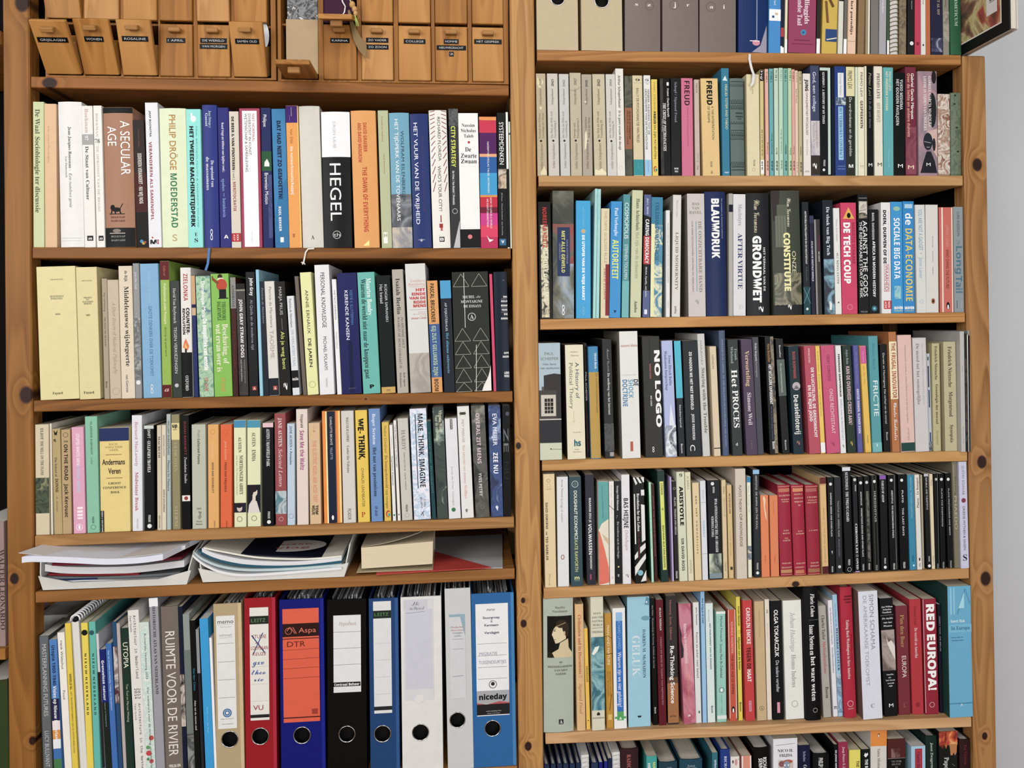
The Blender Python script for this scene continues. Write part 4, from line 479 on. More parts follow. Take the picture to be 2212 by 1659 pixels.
R_ONE = r'''
@1150 125 6.033
45 68 125 205|p b5a585||worn tan pocket book with torn patches and a black dot|u 1110 1460 .45 .26 s 8a7a5c Arthur Schopenhauer|u 720 1050 .3 .18 s 8a7a5c Freiheit des Willens|u 720 1050 .65 .18 s 8a7a5c Grundlage der Moral|u 400 610 .42 .2 s 8a7a5c Schopenhauer|u 280 365 .45 .24 b 554 20426|o 1083 .42 14 1c1c1c|g d8cba0 .15,240 .35,300 .6,270 .8,320 .5,380 .3,400 .1,330|g d8cba0 .3,1500 .7,1410 .95,1480 .95,1525 .3,1525|g d8cba0 .3,650 .5,630 .6,660 .4,680
190 215 138 205|p c3beb2||pale pocket book with a black dot|u 1110 1440 .48 .24 s 8a857a Arthur Schopenhauer|u 700 1045 .35 .18 s 8a857a Die Welt als Wille und|u 820 1045 .66 .18 s 8a857a Vorstellung I|u 400 610 .45 .2 s 8a857a Schopenhauer|u 280 370 .5 .22 b 444 20421|o 1080 .48 14 1c1c1c
345 370 125 210|p c0bfbb||grey-white pocket book with a black dot|u 1110 1440 .48 .24 s 8a8884 Arthur Schopenhauer|u 700 1045 .35 .18 s 8a8884 Die Welt als Wille und|u 820 1045 .66 .18 s 8a8884 Vorstellung II|u 400 610 .45 .2 s 8a8884 Schopenhauer|u 285 375 .5 .22 n 666 20422|o 1080 .45 14 333
485 505 145 195|p b8ad94||taller tan pocket book with a black dot|u 1110 1450 .48 .24 s 857a62 Arthur Schopenhauer|u 850 1045 .35 .18 s 857a62 Parerga und|u 790 1045 .66 .18 s 857a62 Paralipomena I|u 400 610 .45 .2 s 857a62 Schopenhauer|u 265 355 .48 .22 n 555 20427|o 1078 .46 14 1c1c1c|l 0 420 .5 430 4 7a705a|l .5 430 1 370 4 8a8068
640 658 130 215|p a89e8c||darker tan pocket book with peeled patches and a black dot|u 1110 1450 .48 .24 s 746a58 Arthur Schopenhauer|u 770 1045 .35 .18 s 746a58 Kritik der Kantischen|u 770 1045 .68 .18 s 746a58 Wille in der Natur|u 400 610 .45 .2 s 746a58 Schopenhauer|u 290 380 .48 .22 b 444 20425|o 1082 .46 14 1c1c1c|g dcd2b0 .25,1000 .4,930 .5,1060 .35,1190 .2,1200|g dcd2b0 .2,570 .45,560 .4,590
780 810 160 212|p c0b496||cream pocket book with a scuffed foot and black dot|u 1110 1450 .48 .22 s 857a5c Arthur Schopenhauer|u 700 1045 .38 .17 s 857a5c Die Welt als Wille und|u 810 1045 .64 .17 s 857a5c Vorstellung III|u 400 610 .45 .2 s 857a5c Schopenhauer|u 280 370 .5 .22 b 444 20423|o 1080 .46 14 1c1c1c|g e0d6b0 .05,1450 .4,1470 .6,1440 .98,1500 .98,1525 .05,1525
955 982 125 213|p c6c4be||pale grey pocket book with a black dot|u 1110 1450 .48 .24 s 8a8880 Arthur Schopenhauer|u 700 1045 .35 .18 s 8a8880 Die Welt als Wille und|u 820 1045 .66 .18 s 8a8880 Vorstellung IV|u 400 610 .5 .2 s 8a8880 Schopenhauer|u 280 370 .5 .22 n 555 20424|o 1085 .46 14 1c1c1c
1080 1108 103 140|p dad6cd|ER IS GEEN VROUW DIE DEUGT|tall white paperback|t 230 655 .45 .3 b 443 Arthur Schopenhauer|t 690 1200 .42 .28 b 5a5550 Er is geen vrouw die deugt|O 1435 .45 26 bbb
1200 1212 95 235|p 3a3f30||dark green paperback with a brown middle block|a 235 650 0 1 40 2f3526 5a5a44 3a4030|r 650 1190 0 1 9a6240|t 700 1060 .66 .2 b 2a1a12 KLAUS OTTOMEYER|t 690 1130 .36 .2 n 3a2418 FREUDS ANATOMIE|a 1190 1530 0 1 40 2f3526 454a38 3a2f26
1302 1322 128 230|p cfc099||cream paperback with a teal foot|r 1325 1530 0 1 1f8f95|h 288 .3 .75 28 s 222 9|l 0 325 1 325 3 a89a70|t 395 510 .5 .24 n 665a40 BALLY|t 525 1105 .5 .26 n 5a5038 DE PSYCHOANALYSE VAN FREUD|t 1370 1440 .5 .15 n 5ab0b0 Aula
1450 1470 86 228|p d9d8d8|GESCHIEDENIS VAN DE PSYCHOLOGIE|white paperback with a pale blue foot|r 1328 1530 0 1 8fbfe0|h 290 .2 .75 28 s 222 5|l 0 320 1 320 3 999|h 338 .3 .7 20 n 999 34|t 405 1000 .68 .28 n 443 VERBEEK INLEIDING TOT DE|t 405 1195 .3 .28 n 443 GESCHIEDENIS VAN DE PSYCHOLOGIE|t 1340 1490 .5 .12 n 5a80a0 Aula boeken
1550 1567 76 280|p dfc24a||yellow paperback with a rainbow emblem at its foot|t 315 690 .5 .32 n a98a30 HARRY STROEKEN|t 700 865 .5 .38 B 332 FREUD|t 880 1315 .5 .34 n 332 EN ZIJN PATIËNTEN|e 1450 .5 40 26 b5602a|e 1455 .6 28 20 d8c040|e 1460 .65 18 14 2a8a8a
1660 1680 132 268|p 1a1613|THE CRISIS OF PSYCHOANALYSIS|creased black paperback|a 270 1520 0 .3 40 14100e 3a322a 14100e|t 400 500 .8 .18 b ddd Fromm|t 520 770 .8 .18 b ddd Charles Rycroft|r 318 362 .68 .9 ddd|t 590 1215 .42 .28 j eee THE CRISIS OF PSYCHOANALYSIS|t 800 960 .2 .12 n ccc Erich Fromm
1800 1808 130 265|p 202224||black paperback with a dim grey serif name|t 315 840 .5 .24 s 889 Schöpf / Sigmund Freud|h 1443 .32 .75 22 b ddd BSR|h 1480 .35 .7 22 b ddd 982
@1470 125 6.033
8 22 148 265|p cf6a8c||dusty pink paperback with stacked black capitals|t 300 620 .5 .45 b 3a1a28 FREUD|t 640 1160 .55 .1 n a04a68 Inleiding tot de psychoanalyse
178 195 62 283|p c0ada0||narrow beige-pink paperback|t 330 455 .5 .3 s 665 FREUD|t 1230 1330 .55 .25 n 887 TOTEM|l .2 1350 .8 1350 4 554|h 1430 .25 .75 50 i 554 X
262 295 222 268|p dab877|THE INTERPRETATION OF DREAMS|broad cream-yellow paperback|t 300 615 .5 .32 B 1c1812 FREUD|t 630 1065 .65 .13 n 443 4. THE INTERPRETATION|t 630 845 .42 .13 n 443 OF DREAMS|t 1350 1420 .5 .1 b 665 PELICAN|h 1490 .45 .6 40 i 543 k
530 548 98 135|p 2a7a98|TOTEM AND TABOO|teal paperback with a cream title|g c8dadf .15,295 .5,230 .8,300|t 345 500 .6 .28 n dcd8a0 FREUD|t 520 930 .62 .3 n dcd8a0 TOTEM AND TABOO|h 1495 .3 .85 20 b cde RKP
642 662 180 265|h 5d6e69||old grey-green hardback with black ornamental bands|r 305 314 .05 .98 2a302e|r 590 598 .05 .98 2a302e|r 660 668 .05 .98 2a302e|r 940 948 .05 .98 2a302e|r 1012 1020 .05 .98 2a302e|r 1415 1425 .05 .98 2a302e|r 1455 1465 .05 .98 2a302e|Z 335 370 7 4 3a4442|Z 540 580 7 4 3a4442|Z 610 650 7 4 3a4442|Z 960 1005 7 4 3a4442|Z 1030 1065 7 4 3a4442|Z 1350 1400 7 4 3a4442|r 712 730 .38 .9 3a4442|r 755 773 .38 .9 3a4442|r 790 800 .5 .8 3a4442|Z 830 860 6 4 3a4442
858 872 165 215|p d6c9a0||plain cream paperback under the hanging white ribbon|t 400 470 .5 .1 s 9a8f6a Jung|t 1330 1410 .55 .14 b 776 PELICAN|O 1455 .5 22 998a68
1035 1045 46 155|p c9b87a||narrow gold paperback with a black top and white foot|r 155 300 0 1 181818|t 165 285 .45 .5 j eee Vrij|t 935 1280 .5 .3 b 8a7a40 BORGES|r 1330 1515 0 1 e6e2da|t 1350 1460 .5 .5 b 333 ere
1100 1115 42 145|p dfa898||slim salmon pocket book marked aaa|u 1100 1255 .55 .36 n 6a3a34 Schelling|u 1345 1470 .5 .5 b 6a4a40 aaa|u 180 320 .5 .4 b 7a4a40 1 300 ru
1155 1168 50 140|p 5fa5ab||slim teal pocket book marked aaa|u 985 1255 .5 .36 n 143c44 Giordano Bruno|u 1345 1470 .5 .5 b 1c444c aaa|u 180 320 .5 .4 b 1c444c 1 282 ru
1218 1228 54 135|p b5ceb8||slim pale green pocket book marked aaa, first of two|u 1170 1255 .5 .36 n 334 Bach|u 1345 1470 .5 .5 b 344a3c aaa|u 160 300 .5 .4 b 4a5a4c 1 83 ru
1283 1290 50 130|p b0cdb5||slim pale green pocket book marked aaa, second of two|u 930 1240 .5 .36 n 4a6a58 Leonardo da Vinci|u 1330 1450 .5 .5 n 5a7a64 aaa|u 160 300 .5 .4 n 5a7a64 1 153 ru
1340 1346 54 138|p 6fab9f||slim sea-green pocket book marked aaa|u 1130 1250 .5 .36 b 1c3c38 Mahler|u 1345 1470 .5 .5 b 1c3c38 aaa|u 160 310 .5 .4 b 24443c 1 181 ru
1400 1408 46 135|p b0cda5||slim leaf-green pocket book marked aaa|u 1170 1260 .6 .36 n 2c4a34 Rilke|u 1345 1470 .6 .5 b 344a34 aaa|u 170 300 .6 .4 b 3c5a3c 1 22 ru
1450 1460 38 150|p d99f90||slim rose pocket book marked aaa|u 1145 1255 .5 .4 n 5a2a24 Picasso|u 1345 1470 .5 .5 b 6a2a28 aaa|u 180 310 .5 .45 b 7a3a34 1 205 ru
1490 1500 42 165|p d6c0a8||slim beige pocket book with its name near the top|t 405 590 .5 .4 n 4a3a30 Karl Kraus|u 1360 1490 .5 .5 n b07a70 rm|u 190 320 .5 .4 i a06a60 rm
1535 1545 45 175|p b8ac80||slim olive pocket book marked aaa|u 1160 1270 .5 .38 n 443c20 Galilei|u 1360 1490 .5 .5 b 4a4424 aaa|u 190 340 .5 .4 b 544c2c 1 156 ru
1595 1607 98 205|p ddd5cf|ELEMENTARY PSYCHOLOGY|white paperback with a bold black name|t 280 435 .5 .42 B 1a1a1a JUNG|t 450 530 .5 .28 n 333 ON|t 545 1010 .5 .28 n 333 ELEMENTARY PSYCHOLOGY|t 1065 1270 .5 .22 n a9a5a0 Edward Evans|h 1480 .15 .8 22 n 888 ARK
1688 1704 116 100|p 42486a|GOD EEN COLLAGE|slate blue paperback with a brown foot|t 185 700 .45 .36 n dde God, een collage|a 820 1270 0 1 10 6a6a88 c4bdc0 b8a8a0|t 830 1180 .7 .2 n 8a8494 samengesteld door|t 850 1180 .35 .24 n 9a94a0 Marjoleine de Vos|b 1275 1520 3a3328|t 1370 1450 .4 .45 n eee ?
1812 1820 138 125|p 14181a|A HISTORY OF MY TIMES|black paperback with a pale green edge|r 125 165 0 1 b5ccc4|r 125 1520 .76 1 b5ccc0|t 185 385 .35 .2 s ddd XENOPHON ·|t 410 860 .35 .2 s ddd A HISTORY OF MY TIMES|t 1330 1410 .4 .18 b ccc PENGUIN|o 1460 .35 18 ddd
@1790 125 6.033
38 45 38 125|p 122038||narrow navy paperback
76 90 143 110|p 27418a|HET VERBROKEN CONTRACT|royal blue paperback with white and pale blue labels|r 195 515 .28 .82 d8d8dc|t 215 490 .55 .2 s a8a8b8 George Steiner|a 515 615 .08 1 60 8a9ab8 2a4060 b8c4d0|r 635 1330 .3 .74 8fc4e0|t 645 1310 .52 .26 s 3f6088 HET VERBROKEN CONTRACT|r 1410 1415 .2 .9 8a9ac8|r 1445 1450 .2 .9 8a9ac8
225 235 110 115|p 2c3328|DE VERDRONKENEN EN DE GEREDDEN|dark green paperback with a cream top|b 115 500 d6cf9c|t 170 400 .45 .5 n 332a1a PRIMO LEVI|t 515 1280 .5 .32 n ccc De verdronkenen en de geredden|h 1410 .25 .78 46 b eee M
346 352 30 120|p c9d8c4||narrow pale mint paperback
382 390 80 120|p dfd9bd|GESPREKKEN|cream paperback with a bold black title|t 190 500 .55 .36 n 333 PRIMO LEVI|t 560 915 .55 .42 b 111 GESPREKKEN|h 1415 .28 .8 36 n b8b090 M
468 475 26 108|p d8d2b4||narrow cream paperback
497 505 80 105|p 171815|IS DIT EEN MENS|black paperback with an italic title|t 190 500 .5 .42 i aba88a Primo Levi|t 520 915 .5 .36 i 7a8a88 · Is dit een mens|h 1395 .2 .78 44 n eee M
590 602 108 110|p ddd7c4||ivory paperback with a large black M at its foot|t 200 530 .5 .36 s 554a3c PRIMO LEVI|t 585 840 .5 .36 s 9a958a HET RESPIJT|h 1390 .35 .85 48 n 222 M
714 722 126 125|p 56a5a8|HET PERIODIEK SYSTEEM|teal paperback with a small cream title|t 180 425 .65 .24 n d8d8c0 PRIMO LEVI|t 180 685 .32 .24 b d8d8b0 HET PERIODIEK SYSTEEM|t 1205 1430 .5 .15 n 8ac8c8 Meulenhoff
856 855 138 190|p 141819|HET GOUDEN PAVILJOEN|black paperback with white capitals|t 280 675 .66 .26 b ccc YUKIO MISHIMA|t 280 880 .3 .26 b ccc HET GOUDEN PAVILJOEN|h 1408 .35 .8 48 n eee M
998 1007 138 120|p 7a2a40|OVER DE LIEFDE EN ANDERE DUIVELS|dark raspberry paperback with a cream and orange title|a 900 1515 0 1 18 7a2a40 8f3f54 6a2038|t 200 800 .66 .26 N e6ddd0 Gabriel García Márquez|t 205 1030 .3 .26 b d9a080 Over de liefde en andere duivels|h 1425 .2 .75 50 n e6d8b0 M
1162 1177 243 175|p a88590|LIEFDE IN TIJDEN VAN CHOLERA|pink-grey paperback with a painted dark head|a 175 1515 0 1 9 b58a95 8a7682 c4a8a8|e 250 .85 90 34 2a2226|e 680 .75 240 58 22272a|g c8a8a0 .5,960 1,920 1,1300 .7,1180|e 1090 .5 120 66 2a2d36|e 1130 .82 90 24 2a2d36|g 25272f .08,1500 .25,1350 .42,1220 .65,1220 .85,1340 .98,1500|l .3 1090 .65 1110 5 c8c0c0|l .42 1165 .58 1165 6 c8c0c0|t 240 900 .62 .14 s e6dcd8 GABRIEL GARCIA MARQUEZ|t 240 950 .36 .14 s e6dcd8 LIEFDE IN TIJDEN VAN CHOLERA|h 1390 .4 .62 42 n eee M
1420 1427 155 470|p 9a7a68||small notebook in brown and cream patterned paper|a 470 1515 0 1 45 8a5a44 d8cec0 9a7058 c0aa98
1590 1597 140 455|h 5a6852||small green bark-textured notebook at the end of its shelf|a 460 1510 .05 .95 60 505e48 68765c 5a6852|e 490 .4 14 14 2a3024|e 600 .35 12 16 2a3024|e 910 .55 12 18 2a3024|e 1220 .65 12 18 2a3024
'''
R_TWO = r'''
@1150 390 5.005
60 85 143 230|p 1f1c19|DE STILLE OVERNAME|worn black paperback with a red and white title|a 480 1480 .15 .75 60 1f1c19 d8d0a8 3a342a|t 290 725 .5 .32 b c9342c NOREENA HERTZ|t 735 1310 .5 .32 b e3e0c8 DE STILLE OVERNAME|O 1420 .6 26 6a5a4a
212 216 233 110|p 4a4a3c|MET ALLE GEWELD|broad paperback with a dark painted cover|a 110 470 0 1 14 22241e 3a3c30 6a6a5a|a 470 900 0 1 12 3a3c34 5a5a4c 9a3a34 3a3a34|a 900 1490 0 1 12 3a3c34 6a6652 8a9aa8 b8ac90|r 505 1035 .22 .82 2c3a66|t 545 995 .5 .16 b d9d86a MET ALLE GEWELD|t 640 900 .69 .07 n 99a HANS ACHTERHUIS|t 675 865 .34 .07 n 99a LEMNISCAAT|t 1345 1455 .5 .22 b eee ∞
472 474 158 218|p 2ba0d6|DE UTOPIE VAN DE VRIJE MARKT|sky-blue paperback with a small globe|t 285 500 .5 .09 n 7cc8e0 HANS ACHTERHUIS|o 548 .5 24 c9a878|t 590 1295 .5 .18 B e6eef5 DE UTOPIE VAN DE VRIJE MARKT|t 1365 1450 .5 .24 b 7ab8d8 ∞
678 655 31 88|p 9fd0cc||slim very tall mint booklet, first of a pair|t 150 350 .5 .2 n 6aa8a8 Publieke ruimte
709 688 34 92|p 9bcfcf||slim very tall mint booklet, second of a pair|t 160 420 .5 .2 n 6aa8a8 Publieke moraal
745 738 90 302|p d6c9a4|THE NEW GOLDEN RULE|small cream paperback with a dark red block|r 905 1460 .55 1 8a2a2c|t 325 890 .55 .32 n b0a080 THE NEW GOLDEN RULE|t 940 1290 .5 .3 j a8504a AMITAI ETZIONI
852 832 120 225|p 2b8fd0|AUTORITEIT|blue paperback with a big yellow title|t 295 600 .5 .3 s dbe8f2 Paul Verhaeghe|t 640 1065 .45 .55 b dde35a AUTORITEIT|e 1415 .5 14 10 1a3a60|l .35 1405 .65 1405 5 1a3a60
985 965 75 150|p 4a8f96|COSMOPOLIS|teal paperback with a white serif title|t 240 630 .5 .55 n e0ece8 COSMOPOLIS|t 690 1065 .5 .45 n cfe0dc STEPHEN TOULMIN|r 1085 1490 0 1 6ab0b4
1082 1058 115 105|p c3c6a0|HET RIJK VAN DE SCHAARSTE|pale olive paperback with a faded title|t 195 540 .55 .32 s 554 Hans Achterhuis|t 555 1060 .55 .32 s a0a284 Het rijk van de schaarste|t 1300 1425 .5 .26 s 443 Ambo
1210 1190 75 150|p 18191c|CARING DEMOCRACY|black paperback with red and slate blocks|b 150 340 55618f|g 55618f 0,340 1,335 1,400 0,370|t 190 365 .5 .25 j dde JOAN C. TRONTO|t 420 595 .5 .5 b eee CARING|r 600 905 0 1 b83a3c|t 615 895 .5 .5 b eee DEMOCRACY|t 930 1260 .45 .22 j ddd Markets, Equality, and Justice|b 1190 1490 5a6590|r 1395 1445 .25 .65 dde
1290 1274 123 180|p 2f7fa0||blue and cream paperback with a torn-paper pattern|a 480 1490 .25 1 30 2f7fa0 e3e0b0 2f7fa0 3a88a8|r 470 1490 0 .3 e0dda8|t 240 480 .5 .32 s 1f5a78 COLEMAN|t 500 870 .5 .32 s 1f5a78 DRAMATURGIE
1445 1445 43 322|p dcdad8|DE WERELD WAARNEMEN|narrow white paperback|t 460 1105 .5 .3 n 999 MAURICE MERLEAU-PONTY DE WERELD WAARNEMEN|t 1300 1375 .5 .2 n aaa BOOM
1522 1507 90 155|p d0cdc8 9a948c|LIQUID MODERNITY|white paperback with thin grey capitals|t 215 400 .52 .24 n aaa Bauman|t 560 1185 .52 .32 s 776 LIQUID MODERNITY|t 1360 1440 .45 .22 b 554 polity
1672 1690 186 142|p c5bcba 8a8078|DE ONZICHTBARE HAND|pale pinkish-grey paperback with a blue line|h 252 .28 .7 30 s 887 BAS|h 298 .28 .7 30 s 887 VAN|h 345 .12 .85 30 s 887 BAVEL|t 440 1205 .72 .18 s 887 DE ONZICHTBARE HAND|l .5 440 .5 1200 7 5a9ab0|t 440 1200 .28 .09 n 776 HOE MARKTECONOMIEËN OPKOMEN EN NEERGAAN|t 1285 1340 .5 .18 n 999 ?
1862 1884 226 120|h 1e2f63|BLAUWDRUK|navy hardback with a big white title|t 195 840 .5 .36 B eee BLAUWDRUK|t 195 625 .82 .06 n b0b8d0 Een positieve en duurzame toekomst
@1580 390 5.012
-28 -26 44 140|p a8a49e||narrow grey paperback with a dark band beside BLAUWDRUK|r 260 340 0 1 141c38
20 22 133 148|p d3d2d4|AFTER VIRTUE|white paperback with a dark blue serif title|t 255 490 .55 .3 s 9a9aa8 MacIntyre|t 570 1175 .55 .36 s 2c3a70 AFTER VIRTUE|h 1370 .4 .8 40 i bbb D
160 172 250 135|h 26282b|GRONDWET|black hardback with a huge white title|t 210 565 .45 .24 k c9c0a0 Wim Voermans|t 600 1320 .45 .36 B eee GRONDWET|t 725 1195 .76 .09 b ddd HET VERHAAL VAN DE|t 1360 1425 .6 .2 n eee ?
432 465 308 108|h 43483c|ONZE CONSTITUTIE|thick olive hardback with an interior scene and yellow title|g 3a3030 0,110 .3,110 .2,400 .05,440|r 260 380 .18 .55 5a604e|r 380 720 .12 .5 6a705e|l .2 380 .2 720 4 4a5042|l .3 380 .3 720 4 4a5042|l .4 380 .4 720 4 4a5042|a 1000 1350 .05 1 22 4a4a38 8a8468 3a3c30 6a6650|b 1345 1470 2a2c2c|t 190 500 .6 .14 k d8d4b8 Wim Voermans|t 565 1195 .5 .22 B e6e0a0 CONSTITUTIE|t 765 1000 .74 .14 n d8d4a8 ONZE|t 1340 1400 .55 .12 n eee ?
762 787 72 232|p 20262c|ARTIFICIELE INTELLIGENTIE EN DE RECHTSSTAAT|dark paperback with a teal foot|t 330 905 .5 .24 N ddd ARTIFICIËLE INTELLIGENTIE EN DE RECHTSSTAAT|t 940 1090 .5 .15 n 678 Noodt|r 1150 1460 0 1 1f4a52|l 0 1160 1 1330 6 5a9098|l 1 1160 0 1330 6 5a9098|o 1390 .5 14 ddd
843 870 44 378|p 22213f|ATLAS VAN DE DIGITALE WERELD|narrow indigo paperback|b 378 460 3a3a60|t 655 1090 .5 .4 b ccd ATLAS VAN DE DIGITALE WERELD
893 920 64 420|p 383636||narrow charcoal paperback with a plum block|r 420 1460 0 .3 8a8886|r 595 760 .5 .95 5a2a4a|t 770 880 .7 .2 b ccc DE HACK
985 1010 110 212|p 1c2833|DE VLOEK VAN BIG TECH|dark paperback with blue arcs|t 285 810 .5 .3 s dde De vloek van Big Tech|a 850 1460 0 1 30 1c2833 2a4456 7aa8bc 1c2833|g ddd .5,1300 .75,1330 .7,1400 .5,1400
1102 1130 66 298|p dcdad8|WIJ NIHILISTEN|white paperback with small computer-like type|t 420 665 .5 .26 n 999 Hans Schnitzler|t 785 840 .5 .3 m 333 WIJ|t 865 1115 .5 .3 m 333 NIHILISTEN|o 1320 .5 9 444
1180 1200 168 240|p d03a62|DE TECH COUP|bright pink-red paperback with a yellow warning triangle|g e0a83a .14,415 .5,290 .88,415|e 378 .52 30 22 111|t 455 1115 .38 .42 B eee DE TECH COUP|t 455 900 .8 .18 b a82040 MARIETJE SCHAAKE|O 1370 .5 30 e8a0b0
1365 1382 115 145|p 171818|AGAINST THE GODS|black paperback with a picture at its top|l .1 190 .9 190 6 999|a 225 410 .1 .9 30 8a7a60 d0c8b8 2a2620 b0a48c|t 435 1255 .66 .42 n eee AGAINST THE GODS|t 445 1270 .25 .26 n eee THE REMARKABLE STORY OF RISK|h 1420 .15 .85 16 s 999 WILEY
1480 1493 110 312|p 16191a|AFRICA IN MODERN HISTORY|black paperback with white capitals|t 350 640 .45 .22 b ccc BASIL DAVIDSON|t 655 1260 .5 .26 b eee AFRICA IN MODERN HISTORY|o 1385 .5 32 2a6a80|o 1385 .5 14 8ac0d0
@1840 390 5.012
315 327 102 237|p dcdbdd|DOEN DURVEN OF DE WAARHEID|white paperback with a red stamped word|t 320 900 .38 .32 B 1c1c1c DOEN, DURVEN OF DE|t 330 940 .78 .06 n d09098 Over democratie en populisme|l .28 912 .28 1200 4 c0303a|l .78 912 .78 1200 4 c0303a|l .28 912 .78 912 5 c0303a|l .28 1198 .78 1198 5 c0303a|t 920 1190 .53 .36 n c0303a WAARHEID|r 1300 1390 .2 .98 c83030|t 1310 1380 .75 .22 b f0d8d8 NEK|t 1310 1380 .4 .22 b f0d8d8 ACDE
420 434 125 230|p 2793d0|SOCIALE BIG DATA|blue paperback with white capitals|e 305 .5 26 40 8ab8a0|t 405 1065 .5 .5 b eef SOCIALE BIG DATA|a 1140 1280 .25 .8 80 2793d0 9ac8c0 5aacd0|h 1378 .2 .95 32 B eee MAVEN|l .2 1410 .95 1410 8 b8c890
552 564 120 225|p 1e86c8|DATA-ECONOMIE|blue paperback with yellow capitals|r 255 300 .15 .85 a5c8dd|t 355 480 .5 .6 b eee de|t 520 1305 .5 .6 b d8c25a DATA-ECONOMIE|h 1378 .08 .92 32 B eee MAVEN|l .1 1410 .9 1410 8 a8b0a0
686 707 104 262|p cfd0cb|YOU ARE NOT A GADGET|white paperback with a pale blue title|t 310 755 .5 .4 n 6a9cba YOU ARE NOT A GADGET|l .4 790 .65 790 4 888|t 830 1060 .5 .4 n 8ab0c8 Jaron Lanier|O 1310 .5 20 8ab0d0
797 808 134 262|p d0cec8||white paperback with a small brown oval near its foot|t 605 720 .55 .07 n 666 KWAME|t 760 885 .55 .07 n 666 ANTHONY|t 935 1020 .55 .07 n 666 APPIAH|e 1305 .55 32 22 a86040|e 1305 .55 18 10 222
945 957 148 290|p c9665a|WHO OWNS THE FUTURE|coral paperback with cream stripes|r 290 1430 .16 .26 e3d8c4|r 290 1430 .88 .96 e3d8c4|t 480 720 .56 .22 n d89080 JARON LANIER|t 745 1175 .56 .22 n 7a2a22 WHO OWNS THE FUTURE?|e 1355 .58 42 20 1a1a1a|e 1368 .58 26 9 eee
1097 1112 105 285|p 8a9396|THE LONG TAIL|grey paperback with a blue-grey title|t 335 600 .5 .26 n 555 CHRIS ANDERSON|t 650 695 .5 .3 i 5a7a88 The|t 710 1010 .55 .6 b 4a7488 Long|t 1035 1215 .5 .65 b 4a7488 Tail|r 1300 1385 .25 .3 444|r 1300 1385 .7 .75 aaa
'''
